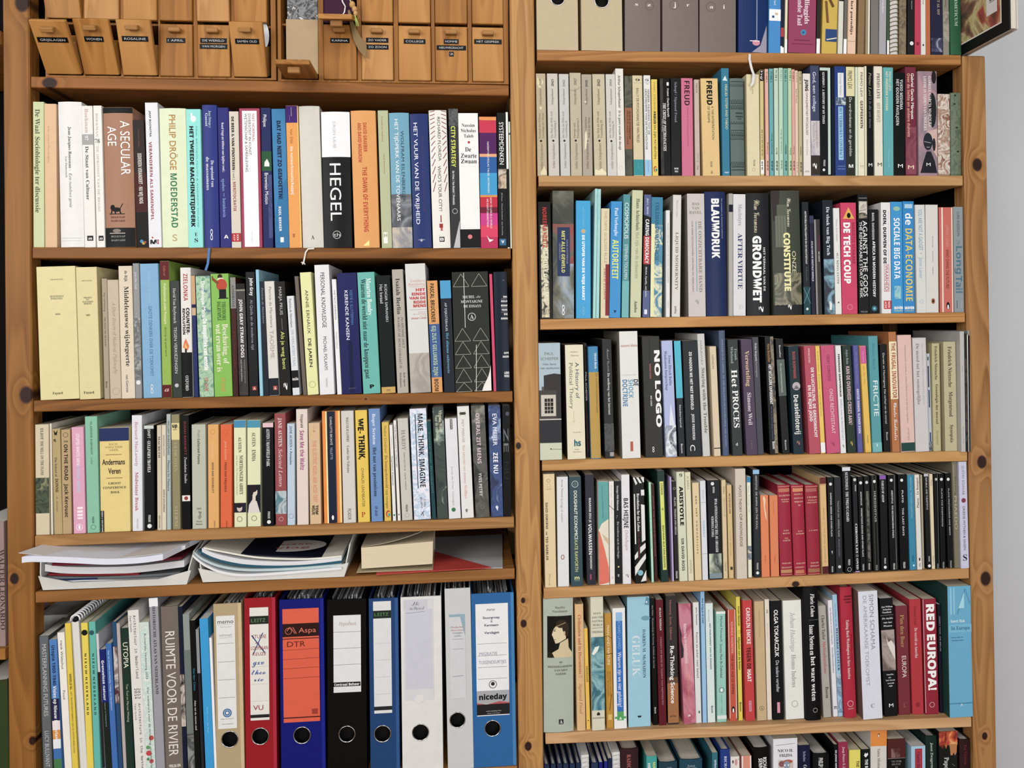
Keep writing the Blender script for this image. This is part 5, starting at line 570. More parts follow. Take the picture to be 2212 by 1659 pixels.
R_THREE = r'''
@1150 695 5.005
65 85 235 230 2|p a5b8c4|HET LAND VAN AANKOMST|paperback with a black-and-white building picture|h 345 .28 .7 30 n 776 PAUL|h 400 .08 .92 30 n 776 SCHEFFER|h 458 .2 .78 24 n 665 Het land|h 500 .07 .95 24 n 665 van aankomst|g 3c3838 .22,580 .7,560 1,570 1,1050 .22,1050|r 700 740 .12 .22 5a5654|r 740 1050 0 .8 4a4644|r 790 1020 .08 .76 c5beb2|r 830 990 .24 .64 2a2826|l .24 870 .64 870 7 b0a89c|l .24 915 .64 915 7 b0a89c|l .24 955 .64 955 7 b0a89c|l .37 830 .37 990 6 b0a89c|l .5 830 .5 990 6 b0a89c|b 1050 1062 c9c2b4|b 1062 1310 35343a|b 1310 1490 c5cbb0|o 1375 .5 8 443|l .5 1378 1 1382 4 443
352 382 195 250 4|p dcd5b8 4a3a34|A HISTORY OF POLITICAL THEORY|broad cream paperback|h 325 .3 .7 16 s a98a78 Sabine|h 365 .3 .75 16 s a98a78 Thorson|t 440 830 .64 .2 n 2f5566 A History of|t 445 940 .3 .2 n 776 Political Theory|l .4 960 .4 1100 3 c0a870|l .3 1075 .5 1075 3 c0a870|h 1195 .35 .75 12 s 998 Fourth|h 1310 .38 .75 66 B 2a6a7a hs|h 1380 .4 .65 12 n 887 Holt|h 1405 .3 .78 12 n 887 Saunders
552 587 46 230 20|p 2a1a16||narrow black-brown paperback with a white author name|t 545 855 .5 .5 n eee PAUL SCHEFFER|t 1000 1400 .6 .4 n 7a3a2a EEN SCHITTEREND GEBREK
592 627 116 268 4|h 3a85b5|WERELDRISICOMAATSCHAPPIJ|small hardback, blue above ochre|b 545 1475 b8933c|t 340 510 .72 .24 b d8e6ee Ulrich Beck|t 555 985 .78 .22 n 8a6a28 De wereldrisicomaatschappij
752 787 102 190 6|p 2c2b2a|DE MELKWEG VAN HET INTERNET|worn black paperback|t 290 545 .6 .22 k 999 Manuel Castells|t 555 1005 .6 .24 s ccc De melkweg van het internet|a 1100 1400 0 1 70 2c2b2a 444 2c2b2a|r 1410 1455 .52 .95 999
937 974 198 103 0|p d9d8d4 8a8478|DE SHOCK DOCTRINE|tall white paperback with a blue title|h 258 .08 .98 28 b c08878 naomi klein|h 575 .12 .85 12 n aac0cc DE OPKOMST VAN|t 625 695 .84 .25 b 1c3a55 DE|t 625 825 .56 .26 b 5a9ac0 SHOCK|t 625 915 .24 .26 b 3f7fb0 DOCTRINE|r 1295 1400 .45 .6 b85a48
1182 1226 190 158 6|p 32312d|NO LOGO|black paperback with a big white title along its edge|t 310 585 .83 .3 B eee NO|t 640 1140 .83 .3 B eee LOGO|t 455 615 .42 .08 b c86a60 NAOMI KLEIN|t 800 910 .42 .08 b ddd NO LOGO|l .42 165 .42 450 2 1a1a18|t 1350 1410 .45 .2 b eee ∞
1395 1447 118 205 5|p a9b3dc|WAAKZAAM BURGERSCHAP|lavender-blue paperback with a winter scene|a 1120 1450 0 1 25 8a94a8 dfe4ea 3a4458 c0c8d4|g d8dce4 .4,1120 .6,880 .9,1120|t 365 690 .68 .22 s 55608a Ernst Hirsch Ballin|t 315 740 .32 .22 s 5a6490 Waakzaam burgerschap|O 1312 .5 22 eee
1530 1585 70 205 8|p 1c2430||narrow dark paperback with a bright cyan upper half|b 205 825 3fb5cc|t 900 1140 .5 .25 b b8c0c8 Nederland|t 1320 1420 .5 .25 b ccc Boom
1620 1668 168 203 5|p 20262c|ZO HADDEN WE HET NIET BEDOELD|black paperback with white capitals|t 325 950 .5 .18 b eee ZO HADDEN WE HET NIET BEDOELD|t 995 1280 .53 .16 b ddd JESSE FREDERIK|t 1330 1395 .42 .32 n eee C
1777 1842 82 130 4|p c3c2bf|STAYING WITH THE TROUBLE|tall pale grey paperback|t 205 470 .45 .28 n 888 HARAWAY|t 500 1205 .58 .42 s 665 Staying with the Trouble
@1500 695 5.027
165 217 70 268 3|p d3c0a0||cream paperback with a thin black line near its foot|t 360 510 .4 .32 n 887a60 HANSON|r 1368 1378 0 1 222
264 312 68 95 6|h 4a5a78|RELATION OF KNOWLEDGE AND ACTION|tall narrow slate-blue hardback|t 190 560 .5 .24 s 8a9ab5 INTELLECTUAL CAPITAL|t 580 1350 .52 .24 s 8a9ab5 OF THE RELATION OF KNOWLEDGE AND ACTION
360 417 110 195 5|p 33393a|HET PROCES|dark grey paperback with a large white title|t 295 420 .74 .24 s 9aa Frank|t 270 450 .36 .24 s 9aa Wieland|t 520 712 .5 .55 s eee Het|t 745 1150 .52 .55 s eee PROCES|h 1330 .35 .55 30 b ccc d
502 568 120 192 6|p 513f58|VERWORTELING|plum paperback with a cream title|t 315 700 .5 .36 s d8b890 Verworteling|t 770 1120 .5 .34 s d5ccd5 Simone Weil|t 1290 1380 .5 .12 n 887 I J Z E R
626 688 68 168 10|p 4a4854||narrow grey-violet paperback|t 230 430 .5 .3 s ccc Walter Benjamin|t 440 605 .5 .28 n aaa Eenrichtingstraat
762 820 92 160 8|p 151416|HET SECULIERE EXPERIMENT|black paperback with a crackled gold edge|a 160 1430 .62 1 40 151414 8a7a60 2a2622|t 465 895 .45 .32 b eee HET SECULIERE EXPERIMENT|t 240 440 .4 .3 b a87a50 Hans Boutellier|t 920 1280 .45 .15 n 6a7ab0 Hoe we van God los gingen samenleven|t 1300 1380 .5 .3 b ddd Boom
880 957 82 185 12|p 1c1b1b||black paperback with a grey-green middle block|r 410 805 0 1 5a6662|t 255 390 .5 .22 n ddd Boutellier|t 455 765 .5 .22 n ccc De improvisatiemaatschappij|t 1285 1390 .5 .2 b ccc Boom
1017 1078 112 265 8|p 16303d|DE ASIELLOTERIJ|dark teal paperback with a round picture|t 325 615 .5 .26 b b8584a RUUD KOOPMANS|o 700 .6 46 b5aab0|g 6a6470 .3,730 .6,690 .9,730|t 795 875 .5 .45 b e6e6e0 De|t 885 1220 .55 .45 b e6e6e0 asielloterij|t 1290 1340 .5 .3 n b0706a ?
1187 1252 122 262 6|p b84a5c|DE VLUCHTELING DE GRENSWACHT|dusty red paperback with white capitals|t 290 445 .42 .15 b e3c4c4 PETER PAUL DE VRIES|t 500 1255 .64 .26 b eee DE VLUCHTELING, DE GRENSWACHT|t 690 1080 .3 .26 b eee EN DE RIJKE JOOD
1312 1377 48 262 8|p e3bf4a||narrow yellow paperback with a white foot|r 1312 1420 0 1 e6e6e6|t 320 550 .5 .25 n a8863a Godfried Engbersen|t 570 1020 .5 .25 n b5963a Fatale remedies
1372 1442 142 258 6|p c94f78|ONZE RECHTSSTAAT|pink paperback with thin pale capitals|t 360 645 .5 .2 n 8a2f4c GEERT CORSTENS|t 730 1215 .58 .26 n e6c8d0 ONZE RECHTSSTAAT|t 1305 1355 .5 .2 n a03a5c ?
1532 1592 58 258 6|p dcdcde|RAFELS AAN DE RECHTSSTAAT|white paperback with black and blue-grey capitals|t 350 815 .5 .32 B 222 FERDINAND GRAPPERHAUS|t 840 1285 .5 .3 n 8a94b5 RAFELS AAN DE RECHTSSTAAT|t 1330 1370 .5 .3 n 777 ?
@1810 695 5.027
47 108 92 258 8|p 2a3a30|KAN DE OVERHEID CRISES AAN|dark green paperback with pale pink capitals|t 300 460 .5 .25 s 9aa Arjen Boin|t 485 1120 .5 .42 b d8b8c0 KAN DE OVERHEID CRISES AAN?|t 1295 1350 .5 .25 n c0b060 ?
165 220 54 255 10|p 5a5aa0|GROTER DENKEN KLEINER DOEN|violet paperback with white capitals|t 330 670 .5 .3 n 8888b8 Herman Tjeenk Willink|t 730 1210 .5 .45 b dde GROTER DENKEN, KLEINER DOEN
237 302 64 262 9|p e0b540||yellow paperback with a pink top|b 262 455 d05a98|t 320 440 .5 .25 n e8a0c8 Caroline|t 480 680 .5 .25 n c89a40 van der Plas|t 1230 1320 .5 .2 b a08030 Prometheus
330 380 100 155 6|p 4a98a0|FRICTIE|teal paperback with a thin white title|t 230 520 .5 .25 i 3a7e88 Miriam Rasch|t 640 1025 .55 .5 n dfeaea FRICTIE|b 1310 1410 6ab0b5|g dde .45,1320 .6,1340 .45,1360
456 502 78 245 12|p 1a1b1e|HET VERHAAL VAN DE MORAAL|black paperback with small white type|t 340 720 .48 .28 n ccc Darwin en Hemingway|t 735 1105 .5 .28 n ccc Het verhaal van de moraal|t 1200 1285 .55 .28 n ccc Boom
542 587 88 110 5|p b5703c|THE FRUGAL INNOVATOR|orange-brown paperback with a cream title block|r 215 840 0 1 e6d8b0|t 230 830 .55 .55 b a8302a THE FRUGAL INNOVATOR|t 880 1285 .55 .42 k eee Charles Leadbeater
647 692 147 145 4|p d9b5aa||pale pink paperback with a dark green foot|t 255 1100 .52 .08 n 88726a FERDINAND DOMELA NIEUWENHUIS OVER DE VRIJHEID|t 1155 1285 .55 .12 n a98a80 HET SPECTRUM|b 1312 1405 1f4a42
810 847 145 175 4|p c6c2c2|DE MOED TOT HET ONMOGELIJKE|pale grey paperback with a serif title|t 235 900 .35 .22 s 877a78 De moed tot het onmogelijke|t 240 900 .72 .1 s bbaaaa Jan Grootaers, vrijmoedigheid en passie
962 992 38 345 10|p b5bcc4||narrow grey-blue paperback with dark bars|r 380 420 .2 .6 2a5a60|r 480 710 .2 .6 2a3a50|r 740 930 .25 .65 2a4a78|r 1200 1300 .3 .7 2a4a78|a 1300 1400 0 1 60 b5bcc4 3a4450 b5bcc4
1017 1037 85 235 6|p b5ad80|GENEALOGIE DER MORAAL|olive-cream paperback with a curved serif title|t 265 630 .5 .32 s 443a20 Friedrich Nietzsche|t 680 1110 .55 .32 s 443a20 Genealogie der moraal|t 1180 1335 .55 .26 i 887a50 Synopsis
1145 1168 132 218 4|p b8ae88|MORGENROOD|broad olive-cream paperback with a curved serif title|t 270 710 .5 .3 s 443a24 Friedrich Nietzsche|t 760 1030 .52 .3 s 443a24 Morgenrood|t 1120 1310 .55 .26 s 443a24 Synopsis
1325 1343 46 105 -8|p b5b3b0||tall pale grey paperback|t 480 550 .5 .2 n 999 essay|t 1140 1320 .5 .2 n 999 filosofie
1376 1391 24 130 -8|p 2a2522||narrow dark booklet near the end of its shelf|a 400 1300 0 1 40 1a1816 4a3a38 2a2522
1403 1422 22 140 -8|p d0cfc8||very narrow white booklet near the end of its shelf
1428 1443 30 95 -8|p 8a8d88||tall narrow grey-green booklet near the end of its shelf
1462 1474 26 150 -8|p 1f2a66||narrow navy book standing last, against the end post
'''
R_FOUR = r'''
@1150 985 5.266
124 147 128 205 4|p dcc596||cream-yellow paperback with bold stencil author names|O 280 .45 20 443a28|O 335 .45 22 c9a068|h 378 .25 .7 12 n b08a68 PLUME|t 530 830 .24 .2 b 4a4030 DAVID OSBORNE|t 860 900 .2 .12 b 4a4030 AND|t 915 1185 .22 .2 b 4a4030 TED GAEBLER|t 450 1250 .7 .3 n e6d3a4 REINVENTING GOVERNMENT|t 1345 1470 .4 .14 n b09a68 Plume
277 292 127 238 6|p d8d8da|ECOLOGY OF WISDOM|white paperback with thin grey type|t 265 470 .48 .18 n 888 Arne Naess|t 485 755 .45 .18 n 999 Ecology of wisdom|e 1150 .45 30 22 b08878|e 1150 .45 16 9 eee
417 442 136 235 5|p 35505a|DOUGHNUT ECONOMICS|slate-teal paperback with concentric rings|O 320 .48 38 ccd8d8|O 320 .48 14 ccd8d8|t 395 950 .5 .26 N dfe6d8 DOUGHNUT ECONOMICS|t 960 1315 .48 .26 n d8dc8a KATE RAWORTH|h 1385 .3 .7 42 b d8dc9a m|l .28 1418 .72 1418 4 9ab0a0
597 622 102 212 8|p 32303f|WAAROM ZOU JE VOLWASSEN WORDEN|dark indigo paperback|t 475 755 .5 .24 b ddd WAAROM ZOU JE|t 770 1120 .46 .36 b eee VOLWASSEN|t 1130 1290 .5 .22 b ddd WORDEN?|r 1345 1405 .35 .52 a34a6a
747 762 116 290 4|p dcd5c0||paperback with teal, cream and coral cut-out shapes|g 58a3a0 0,290 1,290 1,715 .3,770 .05,830 0,830|g c9b590 .3,880 1,950 1,1020 .5,940|g e07058 0,850 .12,870 .6,1080 .95,1270 1,1440 0,1468|t 335 500 .4 .1 n 2a6a68 Ursula Le Guin|t 510 710 .45 .1 n 2a6a68 Nog lang geen carrièretijger
870 883 57 288 6|p e0ddd5||cream paperback with a thin dark diagonal stroke|t 335 480 .5 .26 n b5b0a8 Bruno Latour|t 500 655 .5 .26 n b5b0a8 Waar land ik?|l 0 560 1 615 6 444|t 1375 1400 .5 .25 n aaa P
932 947 72 285 8|p 232228|HET VOORTLEVEN VAN DE VUURVLIEGJES|black paperback with white serif type|t 340 620 .5 .28 s ddd Georges Didi-Huberman|t 745 1165 .5 .26 s bbb Het voortleven van de vuurvliegjes|o 680 .4 4 ddd|o 700 .3 3 ddd|o 1260 .5 10 d0c080|t 1345 1375 .5 .3 b ddd nr
1012 1032 92 212 4|p dcdade|ONBEHAGEN|white paperback with a tall black author name|t 480 820 .5 .55 b 1c1c1c BAS HEIJNE|t 845 1075 .55 .36 i b58890 Onbehagen|t 1340 1385 .55 .35 n 888 ?
1142 1172 126 240 3|p 1c1c1c|REVOLUTION FUR DAS LEBEN|black and white striped paperback with a pale blue dot|g dddcd8 0,245 .15,240 .4,310 .25,330|g dddcd8 .3,240 .5,240 .8,310 .6,310|g dddcd8 .7,240 1,240 1,300 .9,300|r 385 450 .7 1 dddcd8|r 430 1000 .05 .16 dddcd8|g dddcd8 .68,550 1,560 1,960 .68,980|g dddcd8 0,1130 .3,1080 .3,1150 0,1180|g dddcd8 .5,1040 1,990 1,1050 .5,1110|g dddcd8 0,1260 .5,1180 1,1110 1,1170 .5,1260 0,1360|g dddcd8 .5,1430 1,1300 1,1420|t 425 855 .42 .22 s eee Revolution für das Leben|t 865 1165 .42 .18 n 7a3a40 Eva von Redecker|o 1328 .48 32 7ab8c8
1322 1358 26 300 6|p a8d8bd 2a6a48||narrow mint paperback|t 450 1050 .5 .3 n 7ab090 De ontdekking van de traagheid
1347 1390 40 320 10|p 4a1f1f||narrow dark brown-red paperback|t 450 1140 .5 .32 n 9a6a60 AMOS OZ  HOE GENEES JE EEN FANATICUS
1417 1467 84 168 5|p 1c3a34|BESTAAN ALS VERLEIDING|dark green paperback with a yellow label|r 290 1295 .28 .8 d2d860|t 310 440 .55 .24 b 443 CIORAN|h 605 .45 .65 30 b 554 H|t 790 1270 .55 .22 b 443 BESTAAN ALS VERLEIDING
1562 1594 18 240 5|p b5a5d5||narrow lilac spine beside a worn black paperback
1587 1622 44 290 9|p 2a2826|TIMAEUS AND CRITIAS|worn black paperback|O 370 .55 14 ccc|t 470 570 .6 .4 s ccc PLATO|t 600 895 .6 .4 s ccc TIMAEUS AND CRITIAS|t 1310 1390 .5 .45 b ccc PENGUIN
1637 1677 92 180 4|p cdd0b5||pale sage paperback with a heavy black name|h 220 .35 .7 38 s 332 9|t 345 790 .52 .45 B 161616 ARISTOTLE|t 935 1305 .5 .32 b 1c1c1c SIR DAVID ROSS
@1470 985 5.266
50 92 62 185 4|p d6d2b0||narrow cream paperback with pale grey names|t 225 385 .5 .36 s 9a9678 ACKRILL|t 1180 1335 .5 .36 n 9a9678 OXFORD
133 167 76 305 6|p d9c395|EIS HET ONMOGELIJKE|cream paperback with widely spaced capitals|t 455 550 .5 .18 b 775a30 EIS|t 595 695 .5 .18 b 775a30 HET|t 735 1110 .5 .18 b 775a30 O N M O G E L I J K E
222 254 62 282 5|p d3d5dc||narrow white paperback with pale blue capitals|t 390 500 .5 .25 n aab ESSAY|l 0 528 1 528 4 999|t 735 925 .45 .3 b 8ab5d0 NOBODY|l 0 1110 1 1110 4 999
302 332 142 275 6|p 1a2028|THE PELOPONNESIAN WAR|black paperback with a mosaic picture|o 315 .42 20 ddd|u 350 420 .5 .14 b ddd PENGUIN|u 485 1095 .65 .2 s ddd HISTORY OF THE PELOPONNESIAN WAR|u 685 920 .35 .18 s ddd THUCYDIDES|a 1110 1335 0 1 22 c5c9b0 8a9a88 2a3438 b0b8a0|r 1335 1392 0 1 7a9098
466 492 48 275 8|p d3bd92||narrow cream paperback with a faded capital name|t 345 435 .55 .35 s 887a58 Ethics|t 470 690 .55 .35 s b0a078 ARISTOTLE|t 1205 1310 .55 .36 i 887a58 Oxford
527 554 54 330 8|p d0b27a||narrow golden paperback|t 425 655 .5 .32 b 443a20 WAT IS EEN GOED LEVEN|t 850 1140 .5 .2 n b09660 over ethiek|r 1260 1295 .3 .8 443a28
620 642 118 145 2|p cbc0ae|THEORY OF KNOWLEDGE|tall pale beige paperback|t 335 465 .45 .24 n 443a34 PLATO'S|t 480 640 .45 .24 n 443a34 THEORY|t 655 735 .48 .24 n 443a34 OF|t 750 1030 .48 .24 n 443a34 KNOWLEDGE
754 772 42 235 8|p dfdfc8||narrow cream paperback with a blue top|r 235 300 0 1 2f80b5|t 340 420 .5 .32 n 9ab0c0 Plato|t 440 640 .5 .32 n 9ab0c0 Protagoras|a 1020 1180 0 1 50 dfdfc8 4a5a78 dfdfc8
822 842 72 155 6|p 2a2f35|DE ANIMA|black paperback with a pale blue top|r 155 205 0 1 8abadc|t 220 400 .5 .27 n ccc ARISTOTLE ·|t 410 830 .5 .27 n ccc DE ANIMA (ON THE SOUL)|t 1215 1290 .5 .27 b ccc PENGUIN|o 1330 .5 18 ddd
907 927 90 445 6|p e07f4c||short orange paperback with a pale flame scribble|g e8c8a8 .3,470 .5,455 .65,500 .55,580 .7,660 .75,740 .6,700 .45,610 .4,540|t 1130 1210 .5 .15 n b05a30 Plato
1012 1032 92 448 6|p dd7e4e||short plain orange paperback|t 510 660 .5 .14 n c06438 Symposion|t 1130 1210 .5 .14 n b05a30 Plato
1103 1142 142 330 5|h a3203c|DE RERUM NATURA|crimson hardback with gilt bands|r 345 351 .05 1 d89a80|r 368 410 .08 .95 c07058|h 450 .1 .98 18 s e6bba0 LUCRETIUS|h 495 .25 .9 14 s e6bba0 DE RERUM|h 520 .3 .85 14 s e6bba0 NATURA|h 848 .35 .8 15 s e6bba0 W.H.D.|h 880 .28 .85 15 s e6bba0 ROUSE|h 935 .42 .72 15 s e6bba0 M.F.|h 962 .28 .85 15 s e6bba0 SMITH|h 1220 .15 .85 15 s e6bba0 HARVARD|h 1268 .1 .9 15 s e6bba0 HEINEMANN|r 1292 1330 .05 .92 b98858|r 1345 1350 .05 .92 d89a80
1257 1297 142 328 5|h a8213c|EPISTULAE MORALES|crimson hardback with gilt bands|r 345 351 .05 1 d89a80|r 366 406 .12 .95 d08a60|h 435 .22 .88 16 s e6bba0 SENECA|h 480 .2 .95 16 s e6bba0 EPISTULAE|h 520 .22 .9 16 s e6bba0 MORALES|h 560 .5 .7 16 s e6bba0 III|h 855 .42 .8 14 s e6bba0 R.M.|h 885 .25 .9 14 s e6bba0 GUMMERE|h 1220 .2 .9 15 s e6bba0 HARVARD|h 1265 .1 .8 15 s e6bba0 LONDON|r 1295 1335 .1 .8 c07850|r 1345 1350 .05 .92 d89a80
1417 1452 145 328 5|h a02038|TUSCULAN DISPUTATIONS|crimson hardback with gilt bands|r 345 351 .05 1 d89a80|r 366 406 .05 .9 b06058|h 468 .15 .9 18 s e6bba0 CICERO|h 502 .2 .88 14 s e6bba0 TUSCULAN|h 530 .12 .9 14 s e6bba0 DISPUTATIONS|h 845 .2 .9 13 s e6bba0 J. E. KING|h 1215 .25 .85 15 s e6bba0 HARVARD|h 1250 .2 .9 15 s e6bba0 HEINEMANN|r 1280 1322 .05 .95 a06a48|r 1340 1345 .05 .92 d89a80
1582 1617 70 240 6|p d6ae74||tan paperback with dark red ends|b 240 315 6a2a28|b 315 330 c08a58|t 590 720 .5 .18 n b58a50 ENNIUS|O 770 .5 16 c09858|t 820 1215 .5 .16 n b58a50 THE SATIRES AND EPISTLES|b 1255 1350 5a201f
@1790 985 5.266
-15 10 68 240 6|p 181a1c|MEDEA AND OTHER PLAYS|black paperback with a white oval|o 320 .5 18 ddd|t 420 560 .5 .24 b ccc EURIPIDES|t 575 915 .5 .24 b ccc MEDEA AND OTHER PLAYS|g ccc .4,1080 .6,1080 .55,1120|t 1255 1320 .5 .25 b ccc PENGUIN
63 88 76 240 8|p 2c2f33||dark grey paperback with a white oval at its foot|t 510 700 .5 .24 n aaa TACITUS ON|t 720 920 .5 .24 n aaa IMPERIAL ROME|t 945 1145 .5 .2 n 889 PENGUIN CLASSICS|o 1260 .5 18 ccc
152 192 92 125 4|p 12161d|THE TWELVE CAESARS|taller black paperback with a white top|r 125 170 0 1 cfd3dd|t 185 385 .5 .32 s ddd SUETONIUS|t 405 745 .5 .32 s ddd THE TWELVE CAESARS|t 1175 1240 .5 .25 b ccc PENGUIN|O 1290 .5 25 ccc
270 305 50 235 8|p 24272d||dark slate paperback with a lilac foot|o 270 .5 18 ccc|t 330 400 .6 .3 b ccc PENGUIN|t 770 1290 .5 .42 s eee CHRONICLES · OVID|r 1310 1345 0 1 b89ad0
332 368 58 235 9|p 141516|PROMETHEUS BOUND AND OTHER PLAYS|black paperback with a white oval|o 305 .5 18 ddd|t 405 560 .5 .28 b ccc AESCHYLUS|t 595 1145 .5 .28 b ccc PROMETHEUS BOUND AND OTHER PLAYS|t 1230 1300 .5 .3 b ccc PENGUIN
402 433 62 230 8|p 1c1c1a||scuffed black paperback with a white oval|o 300 .45 18 ccc|a 400 1200 .3 .8 60 1c1c1a 6a6a60 1c1c1a|t 1220 1290 .5 .3 b ccc PENGUIN
477 512 74 220 8|p 18181a||black paperback with a cracked spine and a white oval|o 290 .55 18 ddd|t 400 750 .55 .25 b aaa HERODOTUS|l .3 220 .3 1300 3 776|l .75 220 .75 1300 3 665|t 1240 1300 .5 .25 b 999 PENGUIN
577 604 82 218 7|p 15181a|FABLES|black paperback with a violet top|r 218 265 0 .85 8a5ab0|t 280 525 .42 .3 s ddd FABLES OF AESOP|t 1160 1225 .5 .22 b ccc PENGUIN|o 1265 .5 18 ddd
672 703 96 215 7|p 131415||black paperback with a white line down its spine|o 275 .4 18 ddd|t 390 540 .45 .2 b ccc ARISTOTLE|t 560 930 .45 .2 b ccc THE NICOMACHEAN ETHICS|l .75 220 .75 1290 4 999|t 1220 1290 .45 .22 b ccc PENGUIN
790 818 97 208 7|p 111213||thickest black paperback of the dark run|o 275 .4 18 ddd|t 390 530 .45 .2 b ccc PLATO|t 590 905 .45 .2 b ccc THE LAST DAYS|t 1205 1275 .45 .25 b ccc PENGUIN
895 927 72 215 7|p 2a86a8|THE ATHENIAN CONSTITUTION|blue paperback among black ones|t 235 390 .5 .26 n 8ac0d0 ARISTOTLE|t 410 700 .5 .26 n 8ac0d0 THE ATHENIAN CONSTITUTION|t 1130 1200 .5 .26 b 1a5a78 PENGUIN|o 1245 .6 12 cde
977 1012 54 212 7|p d8d4cc|LE BANQUET|white paperback|u 480 590 .5 .42 s 554a44 Platon|u 245 440 .5 .42 s 554a44 Le Banquet|r 1160 1190 .35 .65 4a2030|u 1210 1260 .5 .3 s 665 libr
1042 1068 28 215 12|p a8a084||narrow khaki paperback
1077 1118 54 200 7|p 1d2022||narrow black paperback with a pale top|r 200 232 0 1 b8bcc4|t 245 610 .5 .36 n ccc REPUBLIC AND THEAETETUS|t 1140 1200 .5 .3 b ccc PENGUIN|o 1250 .5 18 ddd
1147 1178 36 205 7|p d9c9a8||narrow cream paperback between two black ones|t 275 340 .5 .45 n 887a60 Plato|t 1135 1240 .5 .42 n 887a60 Oxford
1197 1218 48 200 8|p 17181a||narrow black paperback, first of the last three|o 265 .5 16 bbb|l .8 200 .8 1290 3 887|t 1225 1285 .5 .3 b 999 PENGUIN
1252 1278 58 200 8|p 16171a||black paperback with a white oval, middle of the last three|o 265 .5 18 ddd|t 370 800 .5 .25 b aaa PLATO THE SYMPOSIUM|t 1205 1285 .5 .3 b aaa PENGUIN
1327 1362 60 195 8|p 1a1a1a||black paperback with a white oval, third of the last three|o 265 .5 18 ddd|t 370 900 .5 .25 b aaa PLATO PROTAGORAS AND MENO|t 1190 1270 .5 .3 b aaa PENGUIN
1402 1438 58 65 6|p 7a7460|PHAEDO|tall worn grey-olive paperback|l .3 100 .35 400 5 b0a888|t 240 440 .5 .3 n 5a5648 Plato's|t 455 835 .5 .52 n b5ae8a PHAEDO
1477 1507 92 65 2|p c3c2dc|GRIEKSE MYTHEN EN SAGEN|tall lilac-white paperback|t 110 440 .5 .28 n 776 GUSTAV SCHWAB|o 505 .5 28 8a3a50|t 570 1070 .5 .28 n 554 GRIEKSE MYTHEN & SAGEN|h 1155 .25 .75 72 s 223 S
'''
